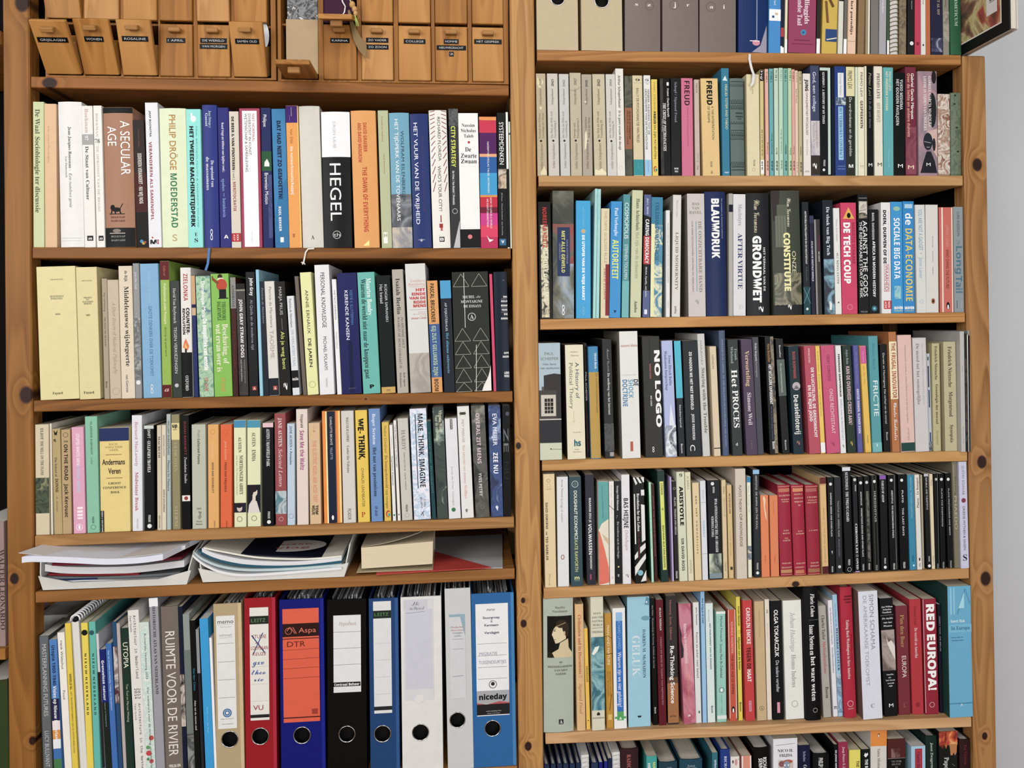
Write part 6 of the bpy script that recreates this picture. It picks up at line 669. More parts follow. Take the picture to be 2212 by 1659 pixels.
R_FIVE = r'''
@1150 1250 4.607
108 114 300 195 2|h a9b3a3|DE BREEKBAARHEID VAN HET GOEDE|broad grey-green hardback with a painted portrait|h 287 .38 .72 22 s 665 Martha|h 325 .3 .8 22 s 665 Nussbaum|r 372 785 .13 .95 1a1812|g cdbb90 .18,785 .3,735 .5,700 .55,640 .82,600 .84,690 .95,740 .95,785|g d9c6a2 .5,640 .4,645 .33,590 .28,555 .34,500 .42,470 .72,480 .75,600|e 452 .6 40 58 3a2a1c|e 490 .74 56 34 3a2a1c|e 548 .78 30 20 3a2a1c|l .4 478 .74 440 8 9a8458|e 545 .7 22 9 c8b08a|e 518 .37 5 11 4a3628|l .3 507 .42 502 4 4a3628|l .33 605 .42 602 4 8a4a3a|g 2a2418 .13,785 .14,715 .3,745 .36,785|h 832 .52 .62 17 s 665 DE|h 875 .14 .95 18 s 665 BREEKBAARHEID|h 912 .35 .8 18 s 665 VAN HET|h 948 .4 .75 18 s 665 GOEDE|r 1400 1448 .5 .65 333|h 1424 .53 .62 34 s eee A
422 447 88 255 6|h d9b07a|CIVILIZATION AND ITS DISCONTENTS|tan hardback with a rust-coloured title|t 360 985 .5 .34 s b5502a Civilization and its Discontents ·|t 1045 1345 .5 .34 i a5603a Sigmund Freud
507 537 42 495 10|p e6b93a||short narrow yellow paperback|t 870 1030 .55 .42 b 6a5a20 HEIDEGGER|o 1412 .5 6 443
577 597 127 180 5|p d0cdb5|MAN AND THE NATURAL WORLD|cream paperback with a teal engraving|h 345 .2 .8 20 s 776 MAN|h 385 .08 .98 20 s 776 AND THE|h 422 .08 .98 20 s 776 NATURAL|h 460 .15 .92 20 s 776 WORLD|l .1 492 .95 488 4 776|h 530 .08 .95 20 s 776 THOMAS|a 580 1310 0 1 20 2a6a7c 8ab8bc 3a7f90 1f5566|g dfe6dc .05,745 .3,680 .65,670 .5,720 .2,760|h 1385 .05 .95 14 s 776 PANTHEON|g 332a20 .38,1360 .38,1340 .5,1325 .62,1340 .62,1360
714 740 70 345 12|p bd8a1e|MAN AND NATURE|ochre paperback with a cracked spine|t 465 860 .5 .34 n e8e0c0 MAN AND NATURE|t 925 1170 .66 .18 n 8a6010 RICHARD A. WATSON|t 925 1165 .35 .18 n 8a6010 PATTY JO WATSON|l 0 570 1 590 4 3a2a10|l .1 750 1 745 5 3a2a10|l .8 1150 .5 1310 5 3a2a10|r 1350 1405 .25 .78 d8b860
797 817 125 292 8|p e3e3e0|WAAROM ZIJN WE NIET GELUKKIG|white paperback with a blue strip|r 335 1370 .24 .76 2a70c0|r 335 420 .24 .76 8ab8e0|t 405 700 .5 .22 n 8ab8e8 RICHARD LAYARD|t 730 1275 .5 .28 n eef Waarom zijn we niet gelukkig?|r 1320 1410 .24 .76 4aa055|r 1372 1392 .05 .95 4aa055|h 1390 .4 .6 28 b eee A
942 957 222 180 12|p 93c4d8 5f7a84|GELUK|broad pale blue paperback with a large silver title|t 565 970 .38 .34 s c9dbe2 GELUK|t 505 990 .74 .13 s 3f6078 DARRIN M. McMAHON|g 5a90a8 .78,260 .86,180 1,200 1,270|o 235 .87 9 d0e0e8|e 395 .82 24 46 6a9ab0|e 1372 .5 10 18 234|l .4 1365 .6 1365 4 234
1167 1204 50 195 16|p 121313|WETENSCHAP ALS BEROEP|narrow black paperback|t 265 370 .5 .24 s 999 Max Weber|t 390 890 .5 .24 s 999 Wetenschap als beroep, Politiek als beroep|t 1280 1340 .5 .34 b ccc Boom
1227 1264 74 210 14|p 6a1726|VERZET EN REDE IN TIJDEN VAN NEPNIEUWS|dark red paperback|t 290 515 .55 .24 s ddd SUSAN NEIMAN|t 580 1255 .55 .2 s b58088 VERZET EN REDE IN TIJDEN VAN NEPNIEUWS
1327 1352 107 170 16|p 3a3436|RE-THINKING SCIENCE|dark paperback turning orange-brown below|b 1040 1435 a56a3c|b 980 1040 6a4a38|t 215 605 .42 .2 n b5705a Nowotny, Scott, Gibbons|t 670 1240 .5 .36 N eee Re-Thinking Science|h 1366 .2 .75 16 b 443 polity
@1470 1250 4.607
-20 38 126 250 16|p c56a84|WETENSCHAP EN OVERHEIDSBELEID|pink paperback with abstract shapes|a 250 1435 0 1 7 c87a90 b04a68 d8909c c06a80|g 3a2a3a 0,450 .15,560 .1,600 .25,700 .2,780 0,790|t 445 840 .45 .26 b e6c8d0 Wetenschap en overheidsbeleid|t 930 1210 .5 .1 n e0a050 naar een nieuwe verhouding|h 1358 .35 .55 22 b eee a
117 147 65 235 18|p d8d8d8|KENNIS ALS ANKER VOOR BELEID|white paperback|t 285 460 .55 .2 b 333 Wim Derksen|t 535 985 .55 .34 n 554 Kennis als anker voor beleid|r 1315 1340 .5 .75 2a7a4a
198 225 40 128 18|p 8fbfe6|HOE KRIJG JE ZE MEE|narrow tall light blue paperback|t 195 450 .5 .4 b 223 Hoe krijg je ze mee?
247 274 75 245 18|p cfdfdc|HET PARLEMENT VAN DE DINGEN|pale mint paperback|t 310 430 .45 .16 n 888 Bruno Latour|t 445 900 .55 .18 b 443 HET PARLEMENT VAN DE DINGEN|t 1265 1335 .6 .24 b 334 Boom
354 367 92 325 18|p 8fc5b8|SOCIETY MUST BE DEFENDED|mint-green paperback with white ends|r 325 350 0 1 e0e4e0|t 375 630 .55 .24 n 445 Michel Foucault|t 650 985 .5 .24 n 334 Society Must Be Defended|O 1108 .5 28 445|e 1108 .5 18 10 eee|t 1155 1340 .5 .08 n 6a9a90 MODERN CLASSICS|r 1360 1395 0 1 d8dede
472 492 72 308 20|p c9523a|THE NEW AGE OF EMPIRE|brick-red paperback with white edges|r 308 1390 0 .08 e8dcd4|r 308 1390 .9 1 e8dcd4|t 430 740 .5 .27 n e3c0b0 KEHINDE ANDREWS|t 760 1150 .5 .3 n 6a1f18 THE NEW AGE OF EMPIRE|e 1305 .5 36 17 111|e 1312 .5 24 8 eee
552 582 40 180 22|p dcca35|AFGEZIEN VAN DE FEITEN|narrow yellow paperback|t 275 470 .6 .45 b 332a10 Susan Neiman|O 530 .6 16 332a10|t 580 905 .5 .45 b 332a10 Afgezien van de feiten|t 1230 1320 .5 .45 b 443 Boom
617 652 92 215 18|p c93a3c|TEGEN DE HAAT|red paperback with white and black capitals|t 290 650 .55 .42 b f0e0e0 CAROLIN EMCKE|t 685 895 .5 .42 b 3a0f10 TEGEN DE|t 905 1025 .5 .42 b eee HAAT|r 1215 1320 .38 .66 e0a0b0|t 1220 1315 .52 .2 b b0304a DE BEZIGE
734 767 95 225 18|p c4a87c||plain tan paperback with a small ring near its foot|t 310 590 .5 .12 n b09468 Roland Barthes  Mythologieën|O 1290 .5 24 554a38|h 1290 .42 .58 22 s 554a38 A
837 867 45 205 20|p ddd2c2||narrow cream paperback with faint grey print|r 305 345 .3 .7 b0a898|t 450 590 .5 .2 n bcb2a4 Essays
892 924 107 220 18|p 14181c|DE TEDERE VERTELLER|black paperback with a pale rounded title|t 310 780 .5 .36 N eee OLGA TOKARCZUK|t 815 1130 .52 .3 n c9ccd8 De tedere verteller|r 1230 1335 .4 .66 e090a8
1017 1052 182 215 18|p dfe0da|HOMO LUDENS|broad white paperback with a grey serif title|t 335 725 .5 .24 i 9a9a98 Johan Huizinga|t 755 1080 .5 .24 s a0a09c Homo ludens|O 1245 .5 34 9a9a98
1218 1255 150 88 10|h 121318|HET WARE WETEN|tall black rounded hardback|t 150 380 .6 .26 j eee Floris Cohen|l .35 412 1 412 4 667|t 460 760 .5 .3 s eee Isaac Newton en|t 775 1215 .55 .3 s eee het ware weten|O 1310 .6 24 bbb
1367 1427 78 268 20|p a8a49c|MULTICULTURALISME|grey paperback with a red title|t 365 610 .55 .38 s 443 Charles Taylor|t 625 945 .55 .36 s c0504a Multiculturalisme|t 1075 1190 .6 .38 s 443 Boom
@1790 1240 4.607
-8 52 44 260 22|p dcdce2|OCCIDENTALISME|narrow white paperback|t 335 700 .5 .34 s 889 Ian Buruma en Avishai Margalit|t 730 985 .5 .36 s 778 Occidentalisme|h 1325 .2 .8 40 b 445 m
37 100 48 205 22|p 9ac0dc|WESTERSE CULTUUR|narrow pale blue paperback|t 300 520 .5 .25 n 5a7a9a De erfenis van de|t 535 960 .58 .42 s 223 WESTERSE CULTUUR|a 1000 1380 0 1 40 9ac0dc 6a8aa8 c8dce8
110 162 122 130 14|h b5203a|TAKING BACK WASHINGTON TO SAVE AMERICA|bright crimson hardback|r 215 232 .3 .95 7a1022|r 245 260 .25 .9 7a1022|r 275 288 .4 .85 7a1022|t 455 1045 .5 .22 s e6c8c8 Taking Back Washington to Save America|t 600 870 .8 .1 s 8a1428 Republic, Lost|O 1290 .5 32 e6c0c0|h 1340 .3 .75 14 n e0b0b0 HACHETTE
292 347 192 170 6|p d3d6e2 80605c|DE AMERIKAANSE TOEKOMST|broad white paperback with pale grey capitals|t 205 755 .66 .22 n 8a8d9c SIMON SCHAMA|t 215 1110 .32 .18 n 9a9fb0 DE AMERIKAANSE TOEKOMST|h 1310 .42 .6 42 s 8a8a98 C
507 560 130 240 14|p 1a1c20|DE MYTHE VAN HET WESTEN|black paperback with a picture of a pale horse|h 325 .1 .95 16 s ddd Jan Willem|h 352 .2 .85 16 s ddd Schulte|h 380 .15 .85 16 s ddd Nordholt|l 0 410 1 408 3 888|h 440 .1 .95 18 j ddd De mythe|h 480 .2 .85 18 j ddd van het|h 515 .2 .85 18 j ddd Westen|a 555 960 0 1 16 6a5a55 a89a94 4a4448|g d8d0ca .35,600 .5,680 .75,660 1,720 1,860 .7,780 .45,700|h 998 .25 .8 14 s ddd Amerika|h 1028 .4 .6 14 s ddd als|h 1055 .2 .9 14 s ddd het beste|h 1085 .3 .8 14 s ddd wereld|h 1112 .4 .7 14 s ddd rijk|h 1305 .35 .68 36 n eee M
667 703 116 315 18|p 7f3038|EUROPA|brown-red paperback with an ochre author name|t 405 730 .5 .32 s b08a55 Pim den Boer|t 815 1030 .56 .36 n e0d5d5 EUROPA|h 1300 .4 .7 50 i a06a50 C
802 837 112 250 18|p b8323c|DE WERELD EN AMERIKA|red paperback with a small white title|t 320 510 .5 .22 s 8a1f28 Manuel Gaus|t 535 835 .5 .24 s e0c0c0 De wereld en Amerika|o 1300 .5 26 9a2430
935 967 132 248 16|p 9a2036|RED EUROPA|crimson paperback with huge white capitals|r 248 1380 0 .04 d8b0b4|t 300 565 .55 .6 B eee RED|t 600 1155 .57 .6 B eee EUROPA!|O 1300 .5 28 e6c0c8
1082 1114 48 300 20|p 1f1f30|DE BRUG|narrow dark navy paperback|t 420 600 .55 .32 n 9aa GEERT MAK|t 620 765 .55 .32 n 9aa DE BRUG
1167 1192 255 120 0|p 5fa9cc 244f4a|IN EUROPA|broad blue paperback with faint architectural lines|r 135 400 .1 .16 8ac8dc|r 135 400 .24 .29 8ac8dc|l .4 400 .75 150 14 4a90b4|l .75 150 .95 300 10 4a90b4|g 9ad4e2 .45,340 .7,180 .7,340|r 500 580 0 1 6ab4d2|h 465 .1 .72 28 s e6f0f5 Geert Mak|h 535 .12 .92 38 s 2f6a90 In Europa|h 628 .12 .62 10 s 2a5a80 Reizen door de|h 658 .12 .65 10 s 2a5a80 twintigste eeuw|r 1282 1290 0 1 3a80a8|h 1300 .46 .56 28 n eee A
'''
R_SIX = r'''
@1150 1560 6.683
168 172 76 612|n 1f3357||navy hardbound notebook, first of six in a row
266 268 70 605|n 21355a||navy hardbound notebook, second of six in a row
360 362 70 600|n 1f3458||navy hardbound notebook, third of six in a row
446 448 74 600|n 22365c||navy hardbound notebook, fourth of six in a row
540 542 74 600|n 20355a||navy hardbound notebook, fifth of six in a row
630 632 68 590|n 1e3256||navy hardbound notebook, sixth of six in a row
706 710 110 480|s d8d8dd||white spiral-bound pad beside the six navy notebooks
852 855 98 590|n 223a60||navy hardbound notebook after the white spiral-bound pad
956 958 58 578|p 1a1f8a||narrow ultramarine booklet after a navy notebook
1036 1038 48 565|p 1c2a90||narrow bright blue booklet before a navy book
1092 1095 58 520|p 1a2a55||narrow dark navy book before a white spiral-bound pad
1156 1160 108 440|s e0e0e4||white spiral-bound pad beside the dark plum hardback
1272 1276 262 385|h 3f2228||thick dark plum hardback with red capitals|t 465 800 .45 .2 s b5605a RADICAAL
1646 1648 152 490|p 2fa098||turquoise paperback with yellow and white capitals|t 580 900 .72 .24 b d8d850 MARIANNE|t 590 900 .25 .24 b eee HET BEELD
1826 1828 282 578|h 1d4456||broad dark petrol-blue hardback|h 655 .4 .68 20 s 889 Judt
@1470 1560 6.683
-18 -18 340 540|h 1b4a60||broad dark teal hardback before a narrow teal paperback|h 632 .34 .66 30 s 99a4b0 Ernest|h 665 .28 .72 24 s 99a4b0 Mandel
456 458 82 440|p 2a6f80||narrow teal paperback before a blue hardback|t 545 760 .55 .3 b dde Millennium
578 582 138 395|h 1d3f90||blue hardback with white serif capitals|t 490 760 .5 .24 s dde RICHARD
724 726 128 495|p ddd8d5||white paperback with small red figures|e 570 .25 26 10 222|e 580 .6 50 22 d09890|o 540 .85 6 b04040
882 885 138 485|p d98a78||salmon paperback with white edges|r 485 700 0 .14 e8dcd8|r 485 700 .86 1 e8dcd8
1052 1062 240 370|h 0f1012||broad black hardback with white capitals|t 510 760 .66 .22 b eee RICHARD|t 520 770 .4 .22 b eee SENNETT
1337 1339 352 235|p dcdde3||broad white paperback with a coloured bird picture|l .1 330 .9 312 5 556|h 410 .18 .82 42 s 334 NICO H.|h 478 .25 .78 42 s 334 FRIJDA|r 548 700 .2 .82 c8b8b0|e 600 .35 45 50 8a5a58|e 570 .6 30 70 b05a4a|e 620 .55 60 50 8a98a8|o 620 .47 12 eee|o 620 .62 12 eee
1702 1706 168 330|p 1a2148||navy paperback with grey serif type|t 420 570 .5 .22 s 99b Scheler|t 615 780 .55 .26 s ddd Cultuur
1917 1919 236 455|h 12191c||black-green hardback with small white capitals|t 515 760 .45 .26 b ddd PHILIP ROTH
@1790 1560 6.683
78 80 54 322|p 17191d||narrow black paperback with white capitals|t 405 760 .5 .4 b eee DE JONGE WERTHER
140 147 138 285|p 9a2a4c||raspberry paperback with pale serif type|t 355 760 .55 .24 s e0c0cc Jaap Peters & Judith
296 297 164 400|p dfd34a||yellow paperback with black capitals on the lowest shelf|t 560 760 .74 .26 b 222 THE ART
472 476 122 390|p 13201e||dark green-black paperback with a white heart|g e8e8e8 .3,480 .45,440 .58,460 .72,440 .8,470 .5,510|t 535 760 .58 .36 b eee THE BOOK
606 608 232 88|p cfccc6||pale paperback with a wide orange top|b 60 345 e0862a|e 188 .5 30 18 9a5020|e 196 .5 20 8 eee|t 380 700 .5 .16 s 776 Yukio Mishima
852 854 252 240|p 1a1718||black paperback with a red-brown picture at its top|b 240 520 5a2420|a 380 510 .2 .7 25 5a2420 8a6a60 5a2420|l 0 522 1 520 5 999|h 565 .2 .78 26 s 888 VICTOR|h 605 .22 .72 26 s 888 HUGO|h 648 .42 .58 22 s 777 DE
1192 1194 206 345|p 9ec4de||pale blue paperback with a crimson panel|r 385 700 .27 .75 b5304a|l .27 385 .75 385 6 8a1f38|l .27 385 .27 700 6 8a1f38|l .75 385 .75 700 6 8a1f38|t 430 760 .5 .24 s 6a1f30 Charles Dickens
1404 1414 168 200|h 18302c||dark green hardback with pale serif type|t 295 720 .5 .22 s b8c4b8 Joost Zwagerman
1584 1590 272 130|p 1c2422||dark paperback with a fiery picture at its top|a 130 330 0 1 40 6a2014 a8301c d8602a e0a060|g 7a2a14 0,330 .3,325 .2,380|g b06a38 .3,325 .45,325 .38,385|g b87844 .55,320 .98,320 .95,440 .86,490 .8,440 .72,480 .62,480 .6,400|t 505 740 .4 .24 s ccc Paposo|l .7 600 .85 640 6 776
1892 1900 168 250|h 3a1c22||dark maroon hardback standing last on the lowest shelf|t 330 610 .5 .26 s 7a2430 Ivo Victoria
'''
# ---------------------------------------------------------------- shelves: the front top edge read left and right, in pixels
SHELVES = {'L0': (84, 165, 1101, 183.6), 'L1': (71, 534, 1103, 536.3), 'L2': (75, 865.5, 1107, 845.5), 'L3': (71, 1158, 1112, 1117), 'L4': (74, 1279, 1113, 1228),
           'R0': (1158, 107.4, 2079, 118.5), 'R1': (1160, 379.4, 2083, 379), 'R2': (1165, 689.7, 2092, 674.4), 'R3': (1168, 994.7, 2092, 974.5), 'R4': (1170, 1271.7, 2096, 1228), 'R5': (1174, 1585.5, 2103, 1549)}
XL = (at(71, 700).x + 0.0005, 0.0975); XR = (0.1535, 1.0165)
SHZ = {}
for k, (a, b, c, d) in SHELVES.items():
    p, q = at(a, b), at(c, d)
    SHZ[k] = (p.x, p.z, q.x, q.z)
SHZ['L5'] = (-0.77, -0.852, 0.1, -0.852); SHZ['R6'] = (0.15, -1.083, 1.02, -1.083)
SHZ['E1'] = (-1.2, at(0, 1402).z, -0.83, at(0, 1402).z); SHZ['E2'] = (-1.2, -0.89, -0.83, -0.89)
THK = 0.0205
def shelf_z(k, x):
    a, b, c, d = SHZ[k]
    return b + (d - b) * (x - a) / (c - a)
# ---------------------------------------------------------------- reading the tables
KIND = {'p': 'paperback_book', 'h': 'hardcover_book', 'b': 'booklet', 'n': 'notebook', 's': 'spiral_bound_pad', 'c': 'comb_bound_report'}
class Book: pass
BOOKS = []
def read_row(key, text, group, foot, rec, top0=False):
    ox, oy, s = 0.0, 0.0, 1.0
    row = []
    for line in text.strip().splitlines():
        if line[0] == '@':
            ox, oy, s = (float(v) for v in line[1:].split()); continue
        f = line.split('|')
        g = [float(v) for v in f[0].split()]
        b = Book(); b.key = key; b.group = group; b.s = s
        kc = f[1].split(); b.kind, b.col = kc[:2]; b.side = kc[2] if len(kc) > 2 else None; b.title = f[2]; b.look = f[3]
        X = lambda v: ox + v / s
        b.Y = lambda v, oy=oy, s=s: oy + v / s
        b.X = lambda v, ox=ox, s=s: ox + v / s
        b.items = [i for i in f[4:] if i]
        random.seed(line[:40])
        b.rec = (g[4] if len(g) > 4 else rec + random.uniform(-0.0015, 0.0015) * 1000) / 1000.0
        pxt, pxb, pw, pyt = X(g[0]), X(g[1]), g[2] / s, b.Y(g[3])
        fy = foot if foot else None
        if fy is None:
            a_, y0, c_, y1 = SHELVES[key]; fy = y0 + (y1 - y0) * (pxb - a_) / (c_ - a_)
        ty = 0.0 if top0 else pyt
        P = at(pxt, ty, b.rec); Q = at(pxb, fy, b.rec)
        b.ztop = at(pxt + pw / 2, pyt, b.rec).z
        b.w = (at(pxt + pw, ty, b.rec).x - P.x) * 0.5 + (at(pxb + pw, fy, b.rec).x - Q.x) * 0.5
        b.slope = (P.x - Q.x) / max(0.02, P.z - Q.z)
        zb = shelf_z(key, Q.x)
        b.x0 = Q.x + b.slope * (zb - Q.z); b.zb = zb
        b.pm = (pxt + pw / 2, ty, pxb + pw / 2, fy)
        row.append(b)
    # neighbours read a pixel too wide give way to each other
    for i in range(len(row) - 1):
        p, q = row[i], row[i + 1]
        for _ in range(3):
            h = min(p.ztop - p.zb, q.ztop - q.zb)
            over = max(p.x0 + p.w - q.x0, p.x0 + p.w + p.slope * h - q.x0 - q.slope * h) + 0.0002
            if over <= 0: break
            a = min(over / 2, p.w * 0.3); c = min(over - a, q.w * 0.3)
            p.w -= a; q.w -= c; q.x0 += c
    lim = {'L': (-0.7801, 0.1009), 'R': (0.1491, 1.0203)}.get(key[0])
    if lim:
        for b in row:
            h = b.ztop - b.zb
            a = lim[0] - min(b.x0, b.x0 + b.slope * h); c = max(b.x0 + b.w, b.x0 + b.w + b.slope * h) - lim[1]
            if a > 0: b.x0 += a; b.w -= min(a, b.w * 0.4)
            if c > 0:
                k = min(c, b.w * 0.25); b.w -= k; b.x0 -= c - k
    BOOKS.append(row)
    return row
read_row('L1', L_ONE, 'books on the shelf under the drawer chests', None, 5)
read_row('L2', L_TWO, 'books on the shelf with the broad yellow pair', None, 5)
read_row('L3', L_THREE, 'books on the shelf above the paper trays', None, 6)
read_row('L5', L_FIVE, 'books and reports beside the lever-arch files', 1659.0, 6)
read_row('R0', R_ZERO, 'books beside the cream magazine files', None, 5, True)
read_row('R1', R_ONE, 'books on the shelf of pocket books', None, 5)
read_row('R2', R_TWO, 'books on the shelf ending with a grey paperback', None, 5)
read_row('R3', R_THREE, 'books on the shelf with the pale blue building spine', None, 5)
read_row('R4', R_FOUR, 'books on the shelf with the crimson trio', None, 5)
read_row('R5', R_FIVE, 'books on the shelf with the painted portrait', None, 8)
read_row('R6', R_SIX, 'books on the lowest shelf in view', 1659.0, 8)
read_row('E1', '@0 0 1\n-64 -60 72 1128|p 9a7f7c||dusty pink book with dark capitals, mostly beyond the first post|t 1188 1362 .93 .14 s 4a3a3c WALTER LEONARDO', 'books beyond the first post', 1402.0, 10)
read_row('E2', '@0 0 1\n-60 -56 74 1472|h 34451f||green book below the dusty pink one, mostly beyond the first post', 'books beyond the first post', 1659.0, 10)
# every other text is laid out with these
def text_of(it):
    f = it.split(' ')
    if f[0] in 'tu': return f[5], ' '.join(f[7:])
    if f[0] == 'h': return f[5], ' '.join(f[7:])
def labels():
    for row in BOOKS:
        n = len(row)
        for i, b in enumerate(row):
            if b.title:
                b.label = '%s titled %s' % (b.look, b.title); continue
            b.label = b.look
ORD = ['', '', 'second ', 'third ', 'fourth ', 'fifth ', 'sixth ', 'seventh ', 'eighth ', 'ninth ', 'tenth ']
labels()
def place_labels():
    seen = {}
    for row in BOOKS:
        for i, b in enumerate(row):
            if b.title or len(b.look.split()) >= 8: continue
            best = None
            for j, o in enumerate(row):
                if o.title and (best is None or abs(j - i) < abs(best - i)): best = j
            if best is None: continue
            d = abs(best - i)
            t = row[best].title.split()
            room = 16 - len(b.look.split()) - 3
            b.label = '%s, %s%s %s' % (b.look, ORD[min(d, 10)], 'after' if best < i else 'before', ' '.join(t[:room]))
place_labels()
for row in BOOKS:
    for b in row:
        if b.key == 'R6' and 'lowest' not in b.label: b.label = b.label.split(', after')[0].split(', before')[0] + ' on the lowest shelf'
for row in BOOKS:
    for b in row:
        for it in b.items:
            tx = text_of(it)
            if tx: want(tx[1], tx[0])
# lettering on other things is asked for here too, so that it is laid out in one go
MORE_TEXT = [('n', t) for t in ('GRIJSLAGEN', 'WONEN', 'ROSALINE', '1 APRIL', 'DE WERELD', 'VAN MORGEN', 'SAMEN OUD', 'KARINA', 'ZO VADER', 'ZO ZOON', 'COLLEGE', 'HOMME', 'NIEUWEGRACHT', '2', 'HET GESPREK')] + \
    [('n', 'memo'), ('i', 'vervoer'), ('b', 'LEITZ'), ('n', 'STUDIE'), ('n', 'en'), ('n', 'LOOPBAAN'), ('n', 'KEUZE'), ('k', 'gxv'), ('k', 'theo'), ('k', 'rie'), ('n', 'VU'), ('n', 'Aspa'), ('n', 'DTR'), ('i', 'Hypotheek'), ('b', 'Centraal Beheer'),
     ('i', 'Jk'), ('i', 'school'), ('i', 'Producten'), ('i', 'Recensies'), ('i', 'Verslagen'), ('i', 'notities'), ('n', 'PWW'), ('N', 'Stuurgroep'), ('n', '&'), ('N', 'Kernteam'), ('N', 'Verslagen'), ('n', 'MIGRATIE'), ('n', 'TUSSENDEURTJES'), ('B', 'niceday'), ('n', 'www.niceday.com'), ('n', 'Made in Germany'), ('n', 'www.memo.nl'), ('n', 'Mapa de arquivo'), ('n', 'losse'), ('n', 'vlag')]
for f, t in MORE_TEXT: want(t, f)
bake_text()
# ---------------------------------------------------------------- printing on a surface given by a function of x
def tri_split(vs, fs, dx):
    """split triangles whose edges run further than dx across a rounded spine"""
    vs = list(vs); out = []; st = list(fs); cache = {}
    while st:
        a, b, c = st.pop()
        e = max(((a, b, c), (b, c, a), (c, a, b)), key=lambda q: abs(vs[q[0]][0] - vs[q[1]][0]))
        if abs(vs[e[0]][0] - vs[e[1]][0]) <= dx: out.append((a, b, c)); continue
        k = (min(e[0], e[1]), max(e[0], e[1]))
        if k not in cache:
            cache[k] = len(vs); vs.append(tuple((vs[k[0]][i] + vs[k[1]][i]) / 2 for i in (0, 1)))
        m = cache[k]; st += [(e[0], m, e[2]), (m, e[1], e[2])]
    return vs, out
def lay(mb, pts, fs, m, yf, off, dx=None):
    """pts are (x, z) on the spine"""
    if dx: pts, fs = tri_split(pts, fs, dx)
    mb.mesh([(x, yf(x) - off, z) for x, z in pts], fs, m)
def strip(mb, x0, x1, z0, z1, m, yf, off, n=6):
    xs = [x0 + (x1 - x0) * i / n for i in range(n + 1)]
    vs = [(x, yf(x) - off, z) for x in xs for z in (z0, z1)]
    mb.mesh(vs, [(2 * i, 2 * i + 2, 2 * i + 3, 2 * i + 1) for i in range(n)], m)
def disc(cx, cz, rx, rz, n=22): return [(cx + rx * math.cos(2 * PI * i / n), cz + rz * math.sin(2 * PI * i / n)) for i in range(n)]
def fan(n): return [(0, i, i + 1) for i in range(1, n - 1)]
def ear(pts):
    """triangles of a simple polygon"""
    from mathutils.geometry import tessellate_polygon
    return [tuple(t) for t in tessellate_polygon([[Vector((p[0], p[1], 0)) for p in pts]])]
def face_front(pts, fs):
    out = []
    for t in fs:
        a, b, c = (pts[i] for i in t)
        out.append(t if (b[0] - a[0]) * (c[1] - a[1]) - (b[1] - a[1]) * (c[0] - a[0]) > 0 else (t[0], t[2], t[1]))
    return out
def bar(p, q, w):
    d = math.hypot(q[0] - p[0], q[1] - p[1]) or 1e-9
    nx, nz = -(q[1] - p[1]) / d * w / 2, (q[0] - p[0]) / d * w / 2
    return [(p[0] + nx, p[1] + nz), (q[0] + nx, q[1] + nz), (q[0] - nx, q[1] - nz), (p[0] - nx, p[1] - nz)]
